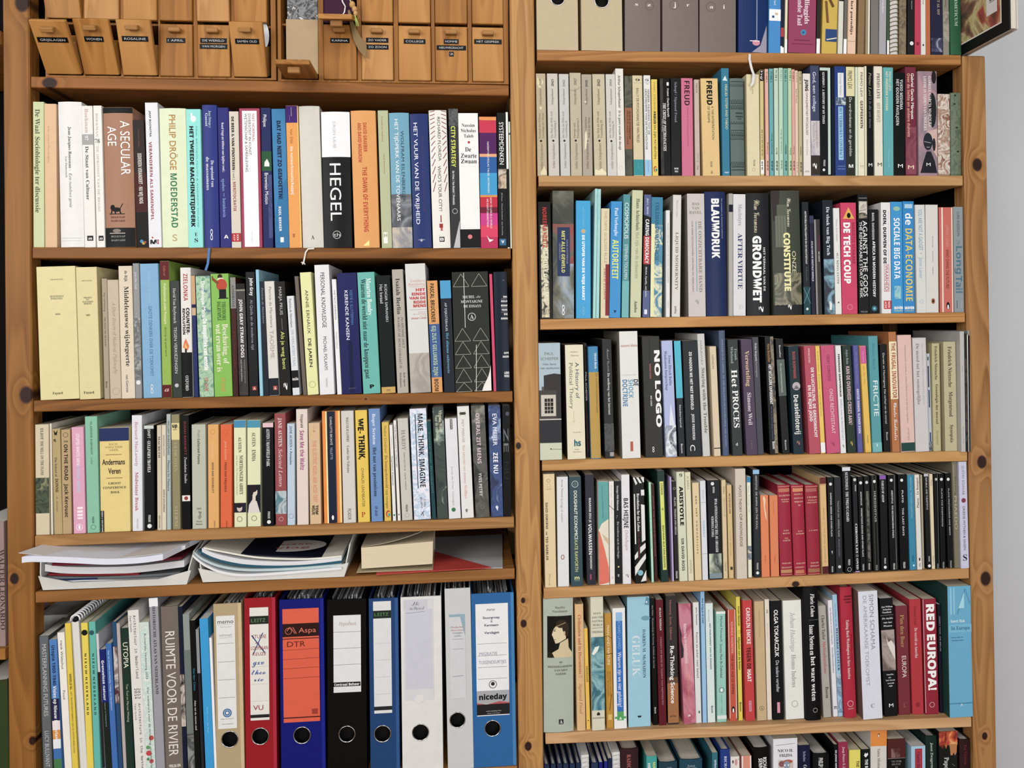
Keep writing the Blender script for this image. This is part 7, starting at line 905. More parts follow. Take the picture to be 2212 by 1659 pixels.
def print_items(mb, items, w, zz, xx, px, yf, off0, dx, only_text=False):
    """zz(y) and xx(c) turn readings into spine coordinates; px is metres per reading unit"""
    k = 0
    for it in items:
        f = it.split(' '); t = f[0]; off = off0 + 0.00003 * k; k += 1
        if t in 'tu':
            y0, y1, c, h = (float(v) for v in f[1:5]); m = ink(f[6]); vs, fs = text_uv(' '.join(f[7:]), f[5])
            z0, z1, xc, hh = zz(y0), zz(y1), xx(c), h * w
            if t == 't': pts = [(xc + v * hh, z0 + (z1 - z0) * u) for u, v in vs]
            else: pts = [(xc - v * hh, z1 + (z0 - z1) * u) for u, v in vs]
            lay(mb, pts, fs, m, yf, off + 0.0001, dx)
        elif t == 'h':
            y, c0, c1, h = (float(v) for v in f[1:5]); m = ink(f[6]); vs, fs = text_uv(' '.join(f[7:]), f[5])
            lay(mb, [(xx(c0) + (xx(c1) - xx(c0)) * u, zz(y) + v * h * px) for u, v in vs], fs, m, yf, off + 0.0001, dx)
        elif t == 'b': strip(mb, xx(0), xx(1), zz(float(f[2])), zz(float(f[1])), mat(f[3]), yf, off)
        elif t == 'r': strip(mb, xx(float(f[3])), xx(float(f[4])), zz(float(f[2])), zz(float(f[1])), mat(f[5]), yf, off)
        elif t == 'a': strip(mb, xx(float(f[3])), xx(float(f[4])), zz(float(f[2])), zz(float(f[1])), art(f[6:], float(f[5])), yf, off)
        elif t in 'oe':
            r = float(f[3]); rx = float(f[4]) if t == 'e' else r
            pts = disc(xx(float(f[2])), zz(float(f[1])), rx * px, r * px); lay(mb, pts, fan(len(pts)), ink(f[-1]), yf, off, dx)
        elif t == 'O':
            r = float(f[3]) * px; c = (xx(float(f[2])), zz(float(f[1]))); a = disc(c[0], c[1], r, r, 28); b = disc(c[0], c[1], r * 0.86, r * 0.86, 28)
            lay(mb, a + b, [q for i in range(28) for q in ((i, (i + 1) % 28, 28 + (i + 1) % 28), (i, 28 + (i + 1) % 28, 28 + i))], ink(f[4]), yf, off, dx)
        elif t == 'l':
            pts = bar((xx(float(f[1])), zz(float(f[2]))), (xx(float(f[3])), zz(float(f[4]))), float(f[5]) * px)
            lay(mb, pts, face_front(pts, [(0, 1, 2), (0, 2, 3)]), ink(f[6]), yf, off, dx)
        elif t == 'g':
            pts = [(xx(float(a)), zz(float(b))) for a, b in (q.split(',') for q in f[2:])]
            lay(mb, pts, face_front(pts, ear(pts)), mat(f[1]), yf, off, dx)
        elif t == 'Z':
            y0, y1, n, lw = float(f[1]), float(f[2]), int(f[3]), float(f[4]) * px
            pl = []
            for i in range(n): pl += [((i + 0.06) / n, y1), ((i + 0.5) / n, y0), ((i + 0.94) / n, y1)]
            segs = [(pl[i], pl[i + 1]) for i in range(len(pl) - 1)] + [((0.03, y1), (0.97, y1))]
            for p, q in segs:
                pts = bar((xx(p[0]), zz(p[1])), (xx(q[0]), zz(q[1])), lw); lay(mb, pts, face_front(pts, [(0, 1, 2), (0, 2, 3)]), ink(f[5]), yf, off, dx)
        elif t == 'D':
            y0, y1 = float(f[1]), float(f[2]); random.seed(5)
            y = y0
            while y < y1:
                k2 = (y - y0) / (y1 - y0)
                for s in (0, 1):
                    c0, c1 = (0.06, 0.34) if s == 0 else (0.7, 0.98)
                    dl = 10 + 90 * k2
                    cm = (c0 + c1) / 2; hw = (c1 - c0) / 2 * (1 - 0.5 * k2)
                    sg = (1 if (s == 0 or k2 > 0.3) else -1)
                    pts = bar((xx(cm - hw), zz(y + dl * 0.5 * sg)), (xx(cm + hw), zz(y - dl * 0.5 * sg)), 7 * px); lay(mb, pts, face_front(pts, [(0, 1, 2), (0, 2, 3)]), ink(f[3]), yf, off, dx)
                y += 36 + 62 * k2
# ---------------------------------------------------------------- one book
def build_book(b):
    w = max(0.0016, b.w); th = math.atan(b.slope); ct = math.cos(th)
    xm = b.x0 + w / 2
    lift = abs(math.sin(th)) * w / 2 + abs(SHZ[b.key][3] - SHZ[b.key][1]) * w * 0.55 + 0.0002
    base = Vector((xm, b.rec, shelf_z(b.key, xm) + lift))
    H = max(0.05, (b.ztop - base.z) / ct)
    D = min(0.235, max(0.105, H * 0.68))
    if b.kind == 'n': D = min(D, 0.14)
    kind = b.kind
    if kind == 'p' and w < 0.0095: kname = 'slim_paperback_book'
    else: kname = KIND[kind]
    root = empty(kname, base, (0, th, 0))
    tag(root, b.label, 'book' if kind in 'ph' else {'b': 'booklet', 'n': 'notebook', 's': 'notepad', 'c': 'report'}[kind], b.group)
    hard = kind in 'hn'
    t = min(0.0024 if hard else 0.0005, w * 0.22)
    bulge = min(0.0032, 0.075 * w) if kind == 'h' else 0.0
    r = min(0.0009, w * 0.16)
    hw = w / 2
    def yf(x):
        u = min(1.0, abs(x) / hw)
        y = bulge * u * u
        e = abs(x) - (hw - r)
        if e > 0: e = min(e, r); y += r - math.sqrt(max(0.0, r * r - e * e))
        return y
    def yfl(x):
        u = min(1.0, abs(x) / hw)
        return bulge * u * u
    cm = mat(b.col, 0.42 if kind != 'n' else 0.6, 'cover')
    pg = paper_mat(['d8cdb4', 'dcd4c2', 'cfc4aa', 'd9d6cd'][int(abs(xm * 971)) % 4] if kind in 'ph' else 'dddbd6')
    mb = MB()
    xs = [-hw, -hw + r * 0.15, -hw + r * 0.5, -hw + r] + ([-hw + r + (w - 2 * r) * i / 8 for i in range(1, 8)] if hard else [0.0]) + [hw - r, hw - r * 0.5, hw - r * 0.15, hw]
    if kind in 'sc':
        mb.box((-hw, 0.002, 0), (-hw + t, D, H), cm); mb.box((hw - t, 0.002, 0), (hw, D, H), cm)
        cov = mb.build('cover', root)
    else:
        outer = [(-hw, D)] + [(x, yf(x)) for x in xs] + [(hw, D)]
        k = (hw - t) / hw
        inner = [(-hw + t, D)] + [(x * k, yf(x) + t) for x in xs] + [(hw - t, D)]
        n = len(outer)
        vs = []
        for z in (0.0, H): vs += [(p[0], p[1], z) for p in outer] + [(p[0], p[1], z) for p in inner]
        fs = []
        for i in range(n - 1):
            fs.append((i, i + 1, 2 * n + i + 1, 2 * n + i))
            fs.append((n + i + 1, n + i, 3 * n + i, 3 * n + i + 1))
            fs.append((i + 1, i, n + i, n + i + 1))
            fs.append((2 * n + i, 2 * n + i + 1, 3 * n + i + 1, 3 * n + i))
        fs += [(0, n, 3 * n, 2 * n)[::-1], (n - 1, 2 * n - 1, 4 * n - 1, 3 * n - 1)]
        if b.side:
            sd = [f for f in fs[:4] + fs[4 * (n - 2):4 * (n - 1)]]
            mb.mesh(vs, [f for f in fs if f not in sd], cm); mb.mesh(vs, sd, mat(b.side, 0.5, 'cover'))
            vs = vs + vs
        else: mb.mesh(vs, fs, cm)
        pz = lambda y: at(b.pm[0] + (b.pm[2] - b.pm[0]) * (b.Y(y) - b.pm[1]) / max(1.0, b.pm[3] - b.pm[1]), b.Y(y), b.rec).z
        zz = lambda y: max(0.0004, min(H - 0.0004, (pz(y) - base.z) / ct))
        zt = lambda y: (pz(y) - base.z) / ct
        xx = lambda c: (c - 0.5) * w
        px = 0.000889 / b.s
        its = [i for i in b.items if i[0] != 'R']
        dx = w / 9 if bulge > 0 else None
        print_items(mb, its, w, zt if b.key in ('L5', 'R6', 'R0') else zz, xx, px, yfl, 0.00012, dx)
        if b.key in ('L5', 'R6', 'R0'):
            mb.v = [(x, y, min(max(z, 0.0003), H - 0.0003) if i >= len(vs) else z) for i, (x, y, z) in enumerate(mb.v)]
        cov = mb.build('cover', root)
    lf = 0.003 if hard else 0.0006
    pb = MB(); y0 = (bulge + t + 0.0004) if kind not in 'sc' else 0.003
    if w - 2 * t > 0.0004:
        pb.box((-hw + t + 0.00005, y0, lf), (hw - t - 0.00005, D - (0.004 if hard else 0.0006), H - lf), pg)
        pb.build('page_block', root)
    if kind == 's':
        rb = MB(); n = int(H / 0.0085)
        wm = mat('75684a' if b.col == '9a8a6a' else 'e4e4e6', 0.4, 'wire')
        for i in range(n):
            z = 0.006 + i * (H - 0.012) / max(1, n - 1)
            pts = [(hw * 0.96 * math.cos(a), 0.004 + 0.9 * hw * math.sin(a) * -1, z + 0.0012 * math.cos(a)) for a in [PI * j / 10 - 0.25 for j in range(12)]]
            rb.tube(pts, 0.0009, wm, 6)
        rb.build('wire_binding', root, True)
    if kind == 'c':
        rb = MB(); cm2 = mat('e6e6e8', 0.4, 'comb'); n = 22; dk = mat('16161a', 0.4, 'comb')
        for i in range(n):
            y = 0.004 + i * 0.0092
            pts = [(0.0075 * math.cos(a), y + 0.001 * math.cos(a), H + 0.004 + 0.0075 * math.sin(a)) for a in [PI * j / 9 - 0.35 for j in range(12)]]
            rb.tube(pts, 0.0017, cm2, 6)
        rb.tube([(0.0, 0.002 + 0.2 * j / 6, H + 0.003) for j in range(7)], 0.0042, dk, 8)
        rb.build('comb_binding', root, True)
    rib = [i for i in b.items if i[0] == 'R']
    if rib:
        bpy.context.view_layer.update(); inv = root.matrix_world.inverted(); rm = MB()
        for it in rib:
            f = it.split(' '); wd_ = float(f[2]) * 0.000889 / b.s
            P = [tuple(float(v) for v in q.split(',')) for q in f[3:]]
            top, bot = [], []
            pts = []
            for i, (x, y) in enumerate(P):
                pts.append(inv @ at(b.X(x), b.Y(y), -0.0025 - 0.0012 * math.sin(i * 1.3) ** 2))
            # start under the book's foot, behind the shelf edge
            for i, p in enumerate(pts):
                d = (pts[min(i + 1, len(pts) - 1)] - pts[max(i - 1, 0)]); d.y = 0; d.normalize()
                nrm = Vector((d.z, 0, -d.x)) * (wd_ / 2)
                top.append(p + nrm); bot.append(p - nrm)
            n = len(pts); e = Vector((0, 0.0004, 0))
            vs = top + bot + [p + e for p in top] + [p + e for p in bot]
            fs = []
            for i in range(n - 1):
                fs += [(i, i + 1, n + i + 1, n + i), (2 * n + i, 3 * n + i, 3 * n + i + 1, 2 * n + i + 1), (i, 2 * n + i, 2 * n + i + 1, i + 1), (n + i, n + i + 1, 3 * n + i + 1, 3 * n + i)]
            rm.mesh(vs, fs, mat(f[1], 0.6, 'ribbon'))
        o = rm.build('ribbon_bookmark', root); o['label'] = 'thin fabric ribbon hanging over the shelf edge'
    b.root = root; b.H = H; b.D = D
    return root
for row in BOOKS:
    for b in row: build_book(b)
# ---------------------------------------------------------------- room and bookcase
def boxes(name, parts, parent=None, origin=(0, 0, 0)):
    mb = MB()
    for p in parts: mb.box(*p)
    o = mb.build(name, parent)
    return o
wall = mat('d4d6d9', 0.9, 'plaster', 0.025, scale=140)
struct(boxes('wall_back', [((-2.6, 0.36, -1.32), (2.6, 0.42, 1.6), wall)]))
struct(boxes('floor', [((-2.6, -3.0, -1.36), (2.6, 0.36, -1.32), wood('floorboards', 'b98d5c', '7a5026', 'x', seed=5.0))]))
case = tag(empty('bookcase', (0, 0, -1.32)), 'tall open pine bookcase of two full bays with square posts and knotty shelves', 'bookcase')
def in_case(o): o.parent = case; o.location = (0, 0, 1.32); return o
def kn(*ps):
    out = []
    for x, y, r in ps:
        p = at(x, y); out.append((p.x, p.z, r * 0.00089))
    return out
PW = {'left': wood('post_of_first_bay', 'a06c34', '6e4218', 'z', kn((48, 6, 15), (57, 853, 14), (31, 1250, 9), (70, 1600, 7)), 1.0, 0.3),
      'middle': wood('middle_post', 'c3935a', '85562a', 'z', kn((1120, 963, 6), (1130, 1297, 5), (1131, 1347, 7), (1141, 1612, 8)), 1.6, 1.9),
      'end': wood('end_post', 'b48452', '7a4e26', 'z', kn((2111, 356, 12), (2121, 998, 12), (2129, 1250, 13), (2127, 1590, 7)), 1.0, 4.4)}
zR0 = min(shelf_z('R0', 1.02), shelf_z('R0', 1.07)) - 0.001
POSTS = [(at(6, 100).x, at(63, 200).x, 1.1, 'left'), (0.1012, 0.1488, 1.1, 'middle'), (1.0206, 1.0692, zR0, 'end')]
POSTS[0] = (-0.8265, -0.7805, 1.1, 'left')
for x0, x1, zt, k in POSTS:
    mb = MB(); mb.box((x0, 0.0, -1.32), (x1, 0.036, zt), PW[k], 0.0022); in_case(mb.build('post'))
    mb = MB(); mb.box((x0, 0.284, -1.32), (x1, 0.32, zt), PW[k], 0.0022); in_case(mb.build('post'))
SHW = {'L0': ('a06630', '6c4018', kn((107, 179, 12))), 'L1': ('96602a', '643c14', ()), 'L2': ('98622c', '663e14', kn((790, 862, 2))), 'L3': ('b08250', '7c5228', ()), 'L4': ('a06c3a', '70461c', ()),
       'R0': ('b9834c', '845226', ()), 'R1': ('c49a68', '94683a', ()), 'R2': ('c6935a', '95622e', ()), 'R3': ('cb9c62', '9a6c38', ()), 'R4': ('cb9c68', '94683a', kn((1719, 1262, 7))), 'R5': ('d2a97c', 'a0744a', ()),
       'L5': ('a87038', '764818', ()), 'R6': ('c09468', '8c6238', ()), 'E1': ('b07a3c', '7a4c1c', ()), 'E2': ('a87038', '764818', ())}
for i, (k, (lc, dc, kk)) in enumerate(SHW.items()):
    a, za, c, zc = SHZ[k]
    x0, x1 = (XL if k[0] == 'L' else XR if k[0] == 'R' else (-1.25, -0.831))
    z0, z1 = shelf_z(k, x0), shelf_z(k, x1)
    T = THK; e = 0.0015
    prof = [(0.0005 + e, -T), (0.30, -T), (0.30, 0), (0.0005 + e, 0), (0.0005, -e), (0.0005, -T + e)]
    vs = [(x0, y, z0 + z) for y, z in prof] + [(x1, y, z1 + z) for y, z in prof]
    n = 6
    mb = MB(); mb.mesh(vs, [(j, (j + 1) % n, n + (j + 1) % n, n + j) for j in range(n)] + [tuple(range(n))[::-1], tuple(range(n, 2 * n))], wood('shelf_' + k, lc, dc, 'x', kk, 1.0 + 0.13 * (i % 4), 2.1 * i))
    in_case(fixn(mb.build('shelf')))
dk = mat('15110d', 0.85, 'dark_board')  # near-black, for the back board and the added dark sheets
mb = MB(); mb.box((-0.79, 0.322, -1.3), (1.07, 0.332, 1.05), dk); in_case(mb.build('dark_backing'))
mb = MB(); mb.box((-1.25, 0.3221, -1.3), (-0.7905, 0.3315, 1.05), dk); in_case(mb.build('dark_backing'))  # added dark sheet standing in for deep shade in the neighbour bay
mb = MB(); mb.box((1.038, 0.0365, -1.3), (1.044, 0.2835, zR0 - 0.002), dk); in_case(mb.build('shade_panel'))  # added dark sheet across the open side, so the gap reads black
mb = MB(); mb.box((-0.806, 0.0365, -0.45), (-0.800, 0.2835, 1.05), dk); in_case(mb.build('shade_panel'))  # likewise added, to blacken the gap beside the first post
# upper board of the first bay's neighbour
mb = MB(); z = at(0, 95).z; mb.box((-1.25, 0.0005, z), (-0.831, 0.30, at(0, 66).z), wood('shelf_E1', 'b07a3c', '7a4c1c', 'x')); in_case(mb.build('shelf'))
# ---------------------------------------------------------------- drawer chests on the first shelf
PINE = [wood('drawer_front_%d' % i, a, b, 'z', (), 0.6 + 0.2 * i, 3.3 * i, 0.45) for i, (a, b) in enumerate((('c08c4e', '965e28'), ('ba8444', '8a5422'), ('c4925a', '9c6832'), ('b07838', '7a481c')))]
CARC = wood('drawer_chest', 'a06a30', '744618', 'z', (), 1.0, 8.8)
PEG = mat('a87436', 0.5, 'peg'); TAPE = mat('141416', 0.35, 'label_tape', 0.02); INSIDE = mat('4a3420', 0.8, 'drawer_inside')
def label_tape(parent, txt, cx, z, wd_, y):
    mb = MB(); mb.box((cx - wd_ / 2, y - 0.0006, z - 0.0046), (cx + wd_ / 2, y - 0.00002, z + 0.0046), TAPE)
    vs, fs = text_uv(txt, 'n'); hw = wd_ * 0.41
    mb.mesh([(cx - hw + 2 * hw * u, y - 0.0008, z + v * 0.0038) for u, v in vs], fs, ink('c4c4c4'))
    o = mb.build('label_tape', parent); o['label'] = 'black embossed label tape reading %s' % txt
def drawer(chest, x0, x1, z0, z1, tilt, m, tapes, back=0.2, shift=0.0, knob=True):
    """hinged at its lower front edge; origin there"""
    w = x1 - x0; h = z1 - z0
    mb = MB(); mb.box((-w / 2, 0, 0), (w / 2, 0.009, h), m, 0.0012)
    o = mb.build('drawer', chest); o.location = Vector(((x0 + x1) / 2, shift, z0)) - chest.location; o.rotation_euler = (tilt, 0, 0)
    if back > 0.01:
        b = MB(); b.box((-w / 2 + 0.001, 0.0092, 0.001), (-w / 2 + 0.005, back, h * 0.55), m); b.box((w / 2 - 0.005, 0.0092, 0.001), (w / 2 - 0.001, back, h * 0.55), m)
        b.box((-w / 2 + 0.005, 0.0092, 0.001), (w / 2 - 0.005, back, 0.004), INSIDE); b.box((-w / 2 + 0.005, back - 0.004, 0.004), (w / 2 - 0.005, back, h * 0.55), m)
        b.build('drawer_tray', o)
    if knob:
        k = MB(); k.box((-0.011, -0.012, h - 0.018), (0.011, -0.0001, h - 0.0095), PEG, 0.0015); k.build('knob', o)
    for t, dz, wd_ in tapes: label_tape(o, t, 0.0, h - dz, wd_, 0.0)
    return o
def px_x(x, y=110, Y=0.004): return at(x, y, Y).x
def chest(name, label, xl, xr, cols, yb, yt_row, lower, upper):
    zb = max(shelf_z('L0', px_x(xl)), shelf_z('L0', px_x(xr))) + 0.0004
    X0, X1 = px_x(xl), px_x(xr)
    c = tag(empty(name, ((X0 + X1) / 2, 0.004, zb)), label, 'drawers', 'small drawer chests')
    zrow = at(cols[0][0], yt_row, 0.004).z; ztop = zb + 0.26
    mb = MB()
    D = 0.26
    mb.box((X0, 0.004, zb), (X0 + 0.006, D, ztop), CARC); mb.box((X1 - 0.009, 0.004, zb), (X1, D, ztop), CARC)
    mb.box((X0 + 0.006, 0.004, zb), (X1 - 0.009, D, zb + 0.0035), CARC); mb.box((X0 + 0.006, 0.016, zrow - 0.001), (X1 - 0.009, D, zrow + 0.003), CARC)
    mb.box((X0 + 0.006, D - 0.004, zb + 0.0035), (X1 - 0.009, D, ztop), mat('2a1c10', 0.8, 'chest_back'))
    for i in range(len(cols) - 1):
        a, b = px_x(cols[i][1]) + 0.0006, px_x(cols[i + 1][0]) - 0.0006
        if b - a > 0.001: mb.box((a, 0.006, zb + 0.0035), (b, D - 0.004, ztop), CARC)
    o = mb.build('carcass', c); o.location = -c.location
    for i, (a, b) in enumerate(cols):
        x0, x1 = px_x(a) + 0.0004, px_x(b) - 0.0004
        tilt, tapes, m = lower[i]
        if tilt is not None: drawer(c, x0, x1, zb + 0.0042, zrow - 0.0022, tilt, PINE[m], tapes, 0.2 if tilt < 0.05 else 0.055, 0.001)
        tilt, m = upper[i]
        if tilt is not None: drawer(c, x0, x1, zrow + 0.0042, zrow + 0.0042 + 0.108, tilt, PINE[m], (), 0.2 if tilt < 0.05 else 0.05, 0.001)
    return c, zb, zrow
dg = math.radians
T1 = 0.018
chest('drawer_chest', 'pine chest of narrow upright drawers, four of them tilted out', 98, 596, [(101, 178), (183, 259), (267, 341), (346, 417), (427, 498), (506, 578)], 168, 45,
      [(dg(38), (('GRIJSLAGEN', 0.034, 0.052),), 0), (dg(28), (('WONEN', 0.034, 0.033),), 1), (dg(20), (('ROSALINE', 0.033, 0.046),), 0), (0.0, (('1 APRIL', 0.031, 0.034),), 3), (0.0, (('DE WERELD', 0.030, 0.048), ('VAN MORGEN', 0.041, 0.05)), 1), (dg(21), (('SAMEN OUD', 0.034, 0.043),), 0)],
      [(dg(14), 1), (0.0, 2), (0.0, 0), (0.0, 3), (dg(5), 2), (0.0, 1)])
ch2, zb2, zr2 = chest('drawer_chest', 'pine chest of narrow upright drawers next to the middle post, one folded open', 600, 1098, [(615, 687), (699, 771), (781, 850), (861, 931), (940, 1010), (1020, 1088)], 171, 49,
      [(None, (), 0), (0.0, (('KARINA', 0.031, 0.036),), 3), (0.0, (('ZO VADER', 0.029, 0.042), ('ZO ZOON', 0.042, 0.042)), 2), (0.0, (('COLLEGE', 0.030, 0.041),), 0), (0.0, (('HOMME', 0.029, 0.028), ('NIEUWEGRACHT', 0.041, 0.056), ('2', 0.053, 0.009)), 1), (0.0, (('HET GESPREK', 0.028, 0.053),), 0)],
      [(None, 0), (None, 1), (0.0, 1), (0.0, 0), (0.0, 3), (0.0, 1)])
# the folded-open drawer fronts of the second chest
drawer(ch2, px_x(615) + 0.0004, px_x(687) - 0.0004, zb2 + 0.0042, zb2 + 0.0042 + 0.08, dg(89), PINE[3], (), 0.0, 0.002)
drawer(ch2, px_x(699) + 0.0004, px_x(771) - 0.0004, zr2 + 0.0045, zr2 + 0.0045 + 0.06, dg(108), PINE[0], (), 0.0, 0.002)
mb = MB(); mb.box((px_x(616), 0.012, zb2 + 0.017), (px_x(686), 0.016, zb2 + 0.017 + 0.104), mat('b29873', 0.8, 'card'), 0.0008)
tag(mb.build('card'), 'plain beige card filling the opening above the folded-down drawer front', 'card')
mb = MB(); mb.box((px_x(619), 0.014, zr2 + 0.0036), (px_x(685), 0.0165, zr2 + 0.11), art(['1a1a1c', '8a8a8c', '2a2a2c', 'd8d8d8'], 45)); mb.box((px_x(619), 0.0166, zr2 + 0.0036), (px_x(685), 0.018, zr2 + 0.11), mat('d8d5cc'))
tag(mb.build('postcard'), 'black and white postcard standing in an open drawer bay', 'postcard')
# purple pouch with its beaded tassel
t = tag(empty('gift_pouch', (px_x(728), 0.06, zr2 + 0.0036)), 'dark purple cloth pouch standing in an open drawer bay', 'pouch')
mb = MB()
prof = [(-0.0285, 0.0), (0.0285, 0.0), (0.029, 0.05), (0.026, 0.1), (-0.026, 0.1), (-0.029, 0.05)]
mb.prism(prof, 'y', -0.05, 0.03, mat('4a1a3a', 0.6, 'velvet', 0.2)); o = fixn(mb.build('bag', t))
mb = MB(); pts = [at(x, y, 0.006) for x, y in ((735, -20), (740, 4), (746, 14), (744, 26), (740, 32), (745, 37))]; mb.tube([p - t.location for p in pts], 0.0014, mat('e6dfe2', 0.5, 'cord')); mb.build('drawstring', t, True)
t = tag(empty('beaded_tassel', at(757, 0, -0.01)), 'cord with wooden beads, green threads and a brown leaf hanging from the open drawer', 'tassel')
mb = MB(); mb.tube([at(x, y, Y) - t.location for x, y, Y in ((752, -60, 0.0), (756, 0, -0.008), (764, 20, -0.012), (768, 34, -0.014))], 0.0011, mat('c8d080', 0.6, 'cord')); mb.build('cord', t, True)
for x, y, r in ((761, 10, 6.5), (766, 20, 6), (768, 29, 5)):
    mb = MB(); c = at(x, y, -0.013) - t.location; k = r * 0.00087
    vs = []; fs = []
    for i in range(9):
        a = PI * i / 8
        for j in range(12): vs.append((c.x + k * math.sin(a) * math.cos(PI * j / 6), c.y + k * math.sin(a) * math.sin(PI * j / 6), c.z + 1.15 * k * math.cos(a)))
    for i in range(8):
        for j in range(12): fs.append((i * 12 + j, i * 12 + (j + 1) % 12, i * 12 + 12 + (j + 1) % 12, i * 12 + 12 + j))
    mb.mesh(vs, fs, mat('c89a58', 0.4, 'bead')); mb.build('bead', t, True)
mb = MB()
for x in (0, 2, 4): mb.tube([at(765 + x * 0.6, 34, -0.014) - t.location, at(768 + x, 46, -0.014) - t.location, at(770 + x * 1.4, 57, -0.013) - t.location], 0.0008, mat('c4dc60', 0.6, 'thread'))
mb.build('thread', t, True)
mb = MB(); L = [(753, 22), (760, 50), (770, 80), (783, 103), (791, 124)]; Wd = [2, 4, 7, 9, 1.5]
for s in (0, 0.0007):
    pass
top = [at(x + w_, y - w_ * 0.5, -0.008) - t.location for (x, y), w_ in zip(L, Wd)]; bot = [at(x - w_, y + w_ * 0.5, -0.006) - t.location for (x, y), w_ in zip(L, Wd)]
n = len(L); e = Vector((0, 0.0006, 0)); vs = top + bot + [p + e for p in top] + [p + e for p in bot]; fs = []
for i in range(n - 1): fs += [(i, i + 1, n + i + 1, n + i), (2 * n + i, 3 * n + i, 3 * n + i + 1, 2 * n + i + 1), (i, 2 * n + i, 2 * n + i + 1, i + 1), (n + i, n + i + 1, 3 * n + i + 1, 3 * n + i)]
mb.mesh(vs, fs, mat('8a7046', 0.6, 'leaf')); mb.build('leaf', t)
mb = MB(); c = (px_x(560), at(560, 84, 0.03).z); pts = disc(c[0], c[1], 0.0165, 0.031, 28)
mb.prism(pts, 'y', 0.012, 0.0135, mat('d5d5d8', 0.7, 'paper')); tag(fixn(mb.build('paper_disc')), 'white round paper disc sticking out beside the last tilted drawer', 'paper')
# ---------------------------------------------------------------- cream magazine files
METAL = mat('c9c9c9', 0.25, 'metal', 0.02, 1.0); HOLE = mat('050505', 0.9, 'hole')
def mag_file(label, xa, xb, hx, hy, hr):
    Y = 0.003; X0, X1 = at(xa, 100, Y).x, at(xb, 100, Y).x; zb = shelf_z('R0', (X0 + X1) / 2) + 0.0008; w = X1 - X0
    t = tag(empty('magazine_file', ((X0 + X1) / 2, Y, zb)), label, 'magazine file', 'cream magazine files'); m = mat('bcaa88', 0.6, 'board')
    mb = MB(); h = 0.31
    hc = at(hx, hy, Y); cx, cz, R = hc.x - t.location.x, hc.z - zb, hr * 0.00089
    # front board with a round finger hole
    k = 32; ring = [(cx + R * math.cos(2 * PI * i / k), cz + R * math.sin(2 * PI * i / k)) for i in range(k)]
    def edge(a):
        ca, sa = math.cos(a), math.sin(a); s = 1e9
        if ca > 1e-9: s = min(s, (w / 2 - cx) / ca)
        if ca < -1e-9: s = min(s, (-w / 2 - cx) / ca)
        if sa > 1e-9: s = min(s, (h - cz) / sa)
        if sa < -1e-9: s = min(s, (0 - cz) / sa)
        return (cx + s * ca, cz + s * sa)
    angs = sorted([2 * PI * i / k for i in range(k)] + [math.atan2(z - cz, x - cx) % (2 * PI) for x, z in ((w / 2, h), (-w / 2, h), (-w / 2, 0), (w / 2, 0))])
    inn = [(cx + R * math.cos(a), cz + R * math.sin(a)) for a in angs]; out = [edge(a) for a in angs]; n = len(angs)
    vs = [(x, 0, z) for x, z in inn] + [(x, 0, z) for x, z in out] + [(x, 0.002, z) for x, z in inn] + [(x, 0.002, z) for x, z in out]
    fs = []
    for i in range(n):
        j = (i + 1) % n; fs += [(i, n + i, n + j, j), (2 * n + i, 2 * n + j, 3 * n + j, 3 * n + i), (i, j, 2 * n + j, 2 * n + i), (n + i, 3 * n + i, 3 * n + j, n + j)]
    mb.mesh(vs, fs, m)
    mb.box((-w / 2, 0.002, 0), (-w / 2 + 0.002, 0.235, h), m); mb.box((w / 2 - 0.002, 0.002, 0), (w / 2, 0.235, h), m); mb.box((-w / 2 + 0.002, 0.002, 0), (w / 2 - 0.002, 0.235, 0.002), m)
    mb.box((-w / 2 + 0.002, 0.233, 0.002), (w / 2 - 0.002, 0.235, h), m)
    fixn(mb.build('file_box', t))
    mb = MB(); mb.ring((cx, cz), R - 0.0012, R + 0.0012, -0.0008, 0.0003, METAL); mb.build('finger_ring', t, True)
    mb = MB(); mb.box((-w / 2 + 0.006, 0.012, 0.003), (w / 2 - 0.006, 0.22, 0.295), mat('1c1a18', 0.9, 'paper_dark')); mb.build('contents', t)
mag_file('cream magazine file with a finger hole, against the middle post', 1140 + 82 / 4.096, 1140 + 447 / 4.096, 1140 + 266 / 4.096, -14 / 4.096, 15)
mag_file('cream magazine file with a finger hole, next to the first grey dictionary volume', 1140 + 477 / 4.096, 1140 + 838 / 4.096, 1140 + 655 / 4.096, 5 / 4.096, 15.5)
# ---------------------------------------------------------------- art book sticking out past the end of its shelf
zb = zR0 + 0.0022
t = tag(empty('art_book', (1.0207, -0.136, zb)), 'large black-edged art book sticking out over the end post, with a price sticker', 'book')
mb = MB(); blk = mat('1a1c1b', 0.4, 'cover'); D_, h_ = 0.30, 0.33
mb.box((0, 0, 0), (0.003, D_, h_), blk, 0.0008); mb.box((0.0145, 0, 0), (0.0175, D_, h_), mat('c9c0b8', 0.5, 'cover'), 0.0008)
mb.mesh([(-0.0002, y, z) for y, z in ((0.021, 0.020), (D_ - 0.02, 0.020), (D_ - 0.02, h_ - 0.02), (0.021, h_ - 0.02))], [(0, 1, 2, 3)], mat('e0dccf'))
mb.mesh([(-0.0003, y, z) for y, z in ((0.024, 0.023), (D_ - 0.023, 0.023), (D_ - 0.023, h_ - 0.023), (0.024, h_ - 0.023))], [(0, 1, 2, 3)], art(['5a4030', 'b04a3c', 'c9c080', '8a5a48', '4a4438'], 9))
fixn(mb.build('cover', t))
mb = MB(); mb.box((0.0031, 0.003, 0.003), (0.0144, D_ - 0.003, h_ - 0.003), paper_mat('d6cec0')); mb.build('page_block', t)
mb = MB(); mb.box((-0.001, 0.033, 0.047), (-0.0004, 0.062, 0.116), mat('ddd8d8', 0.6, 'paper'))
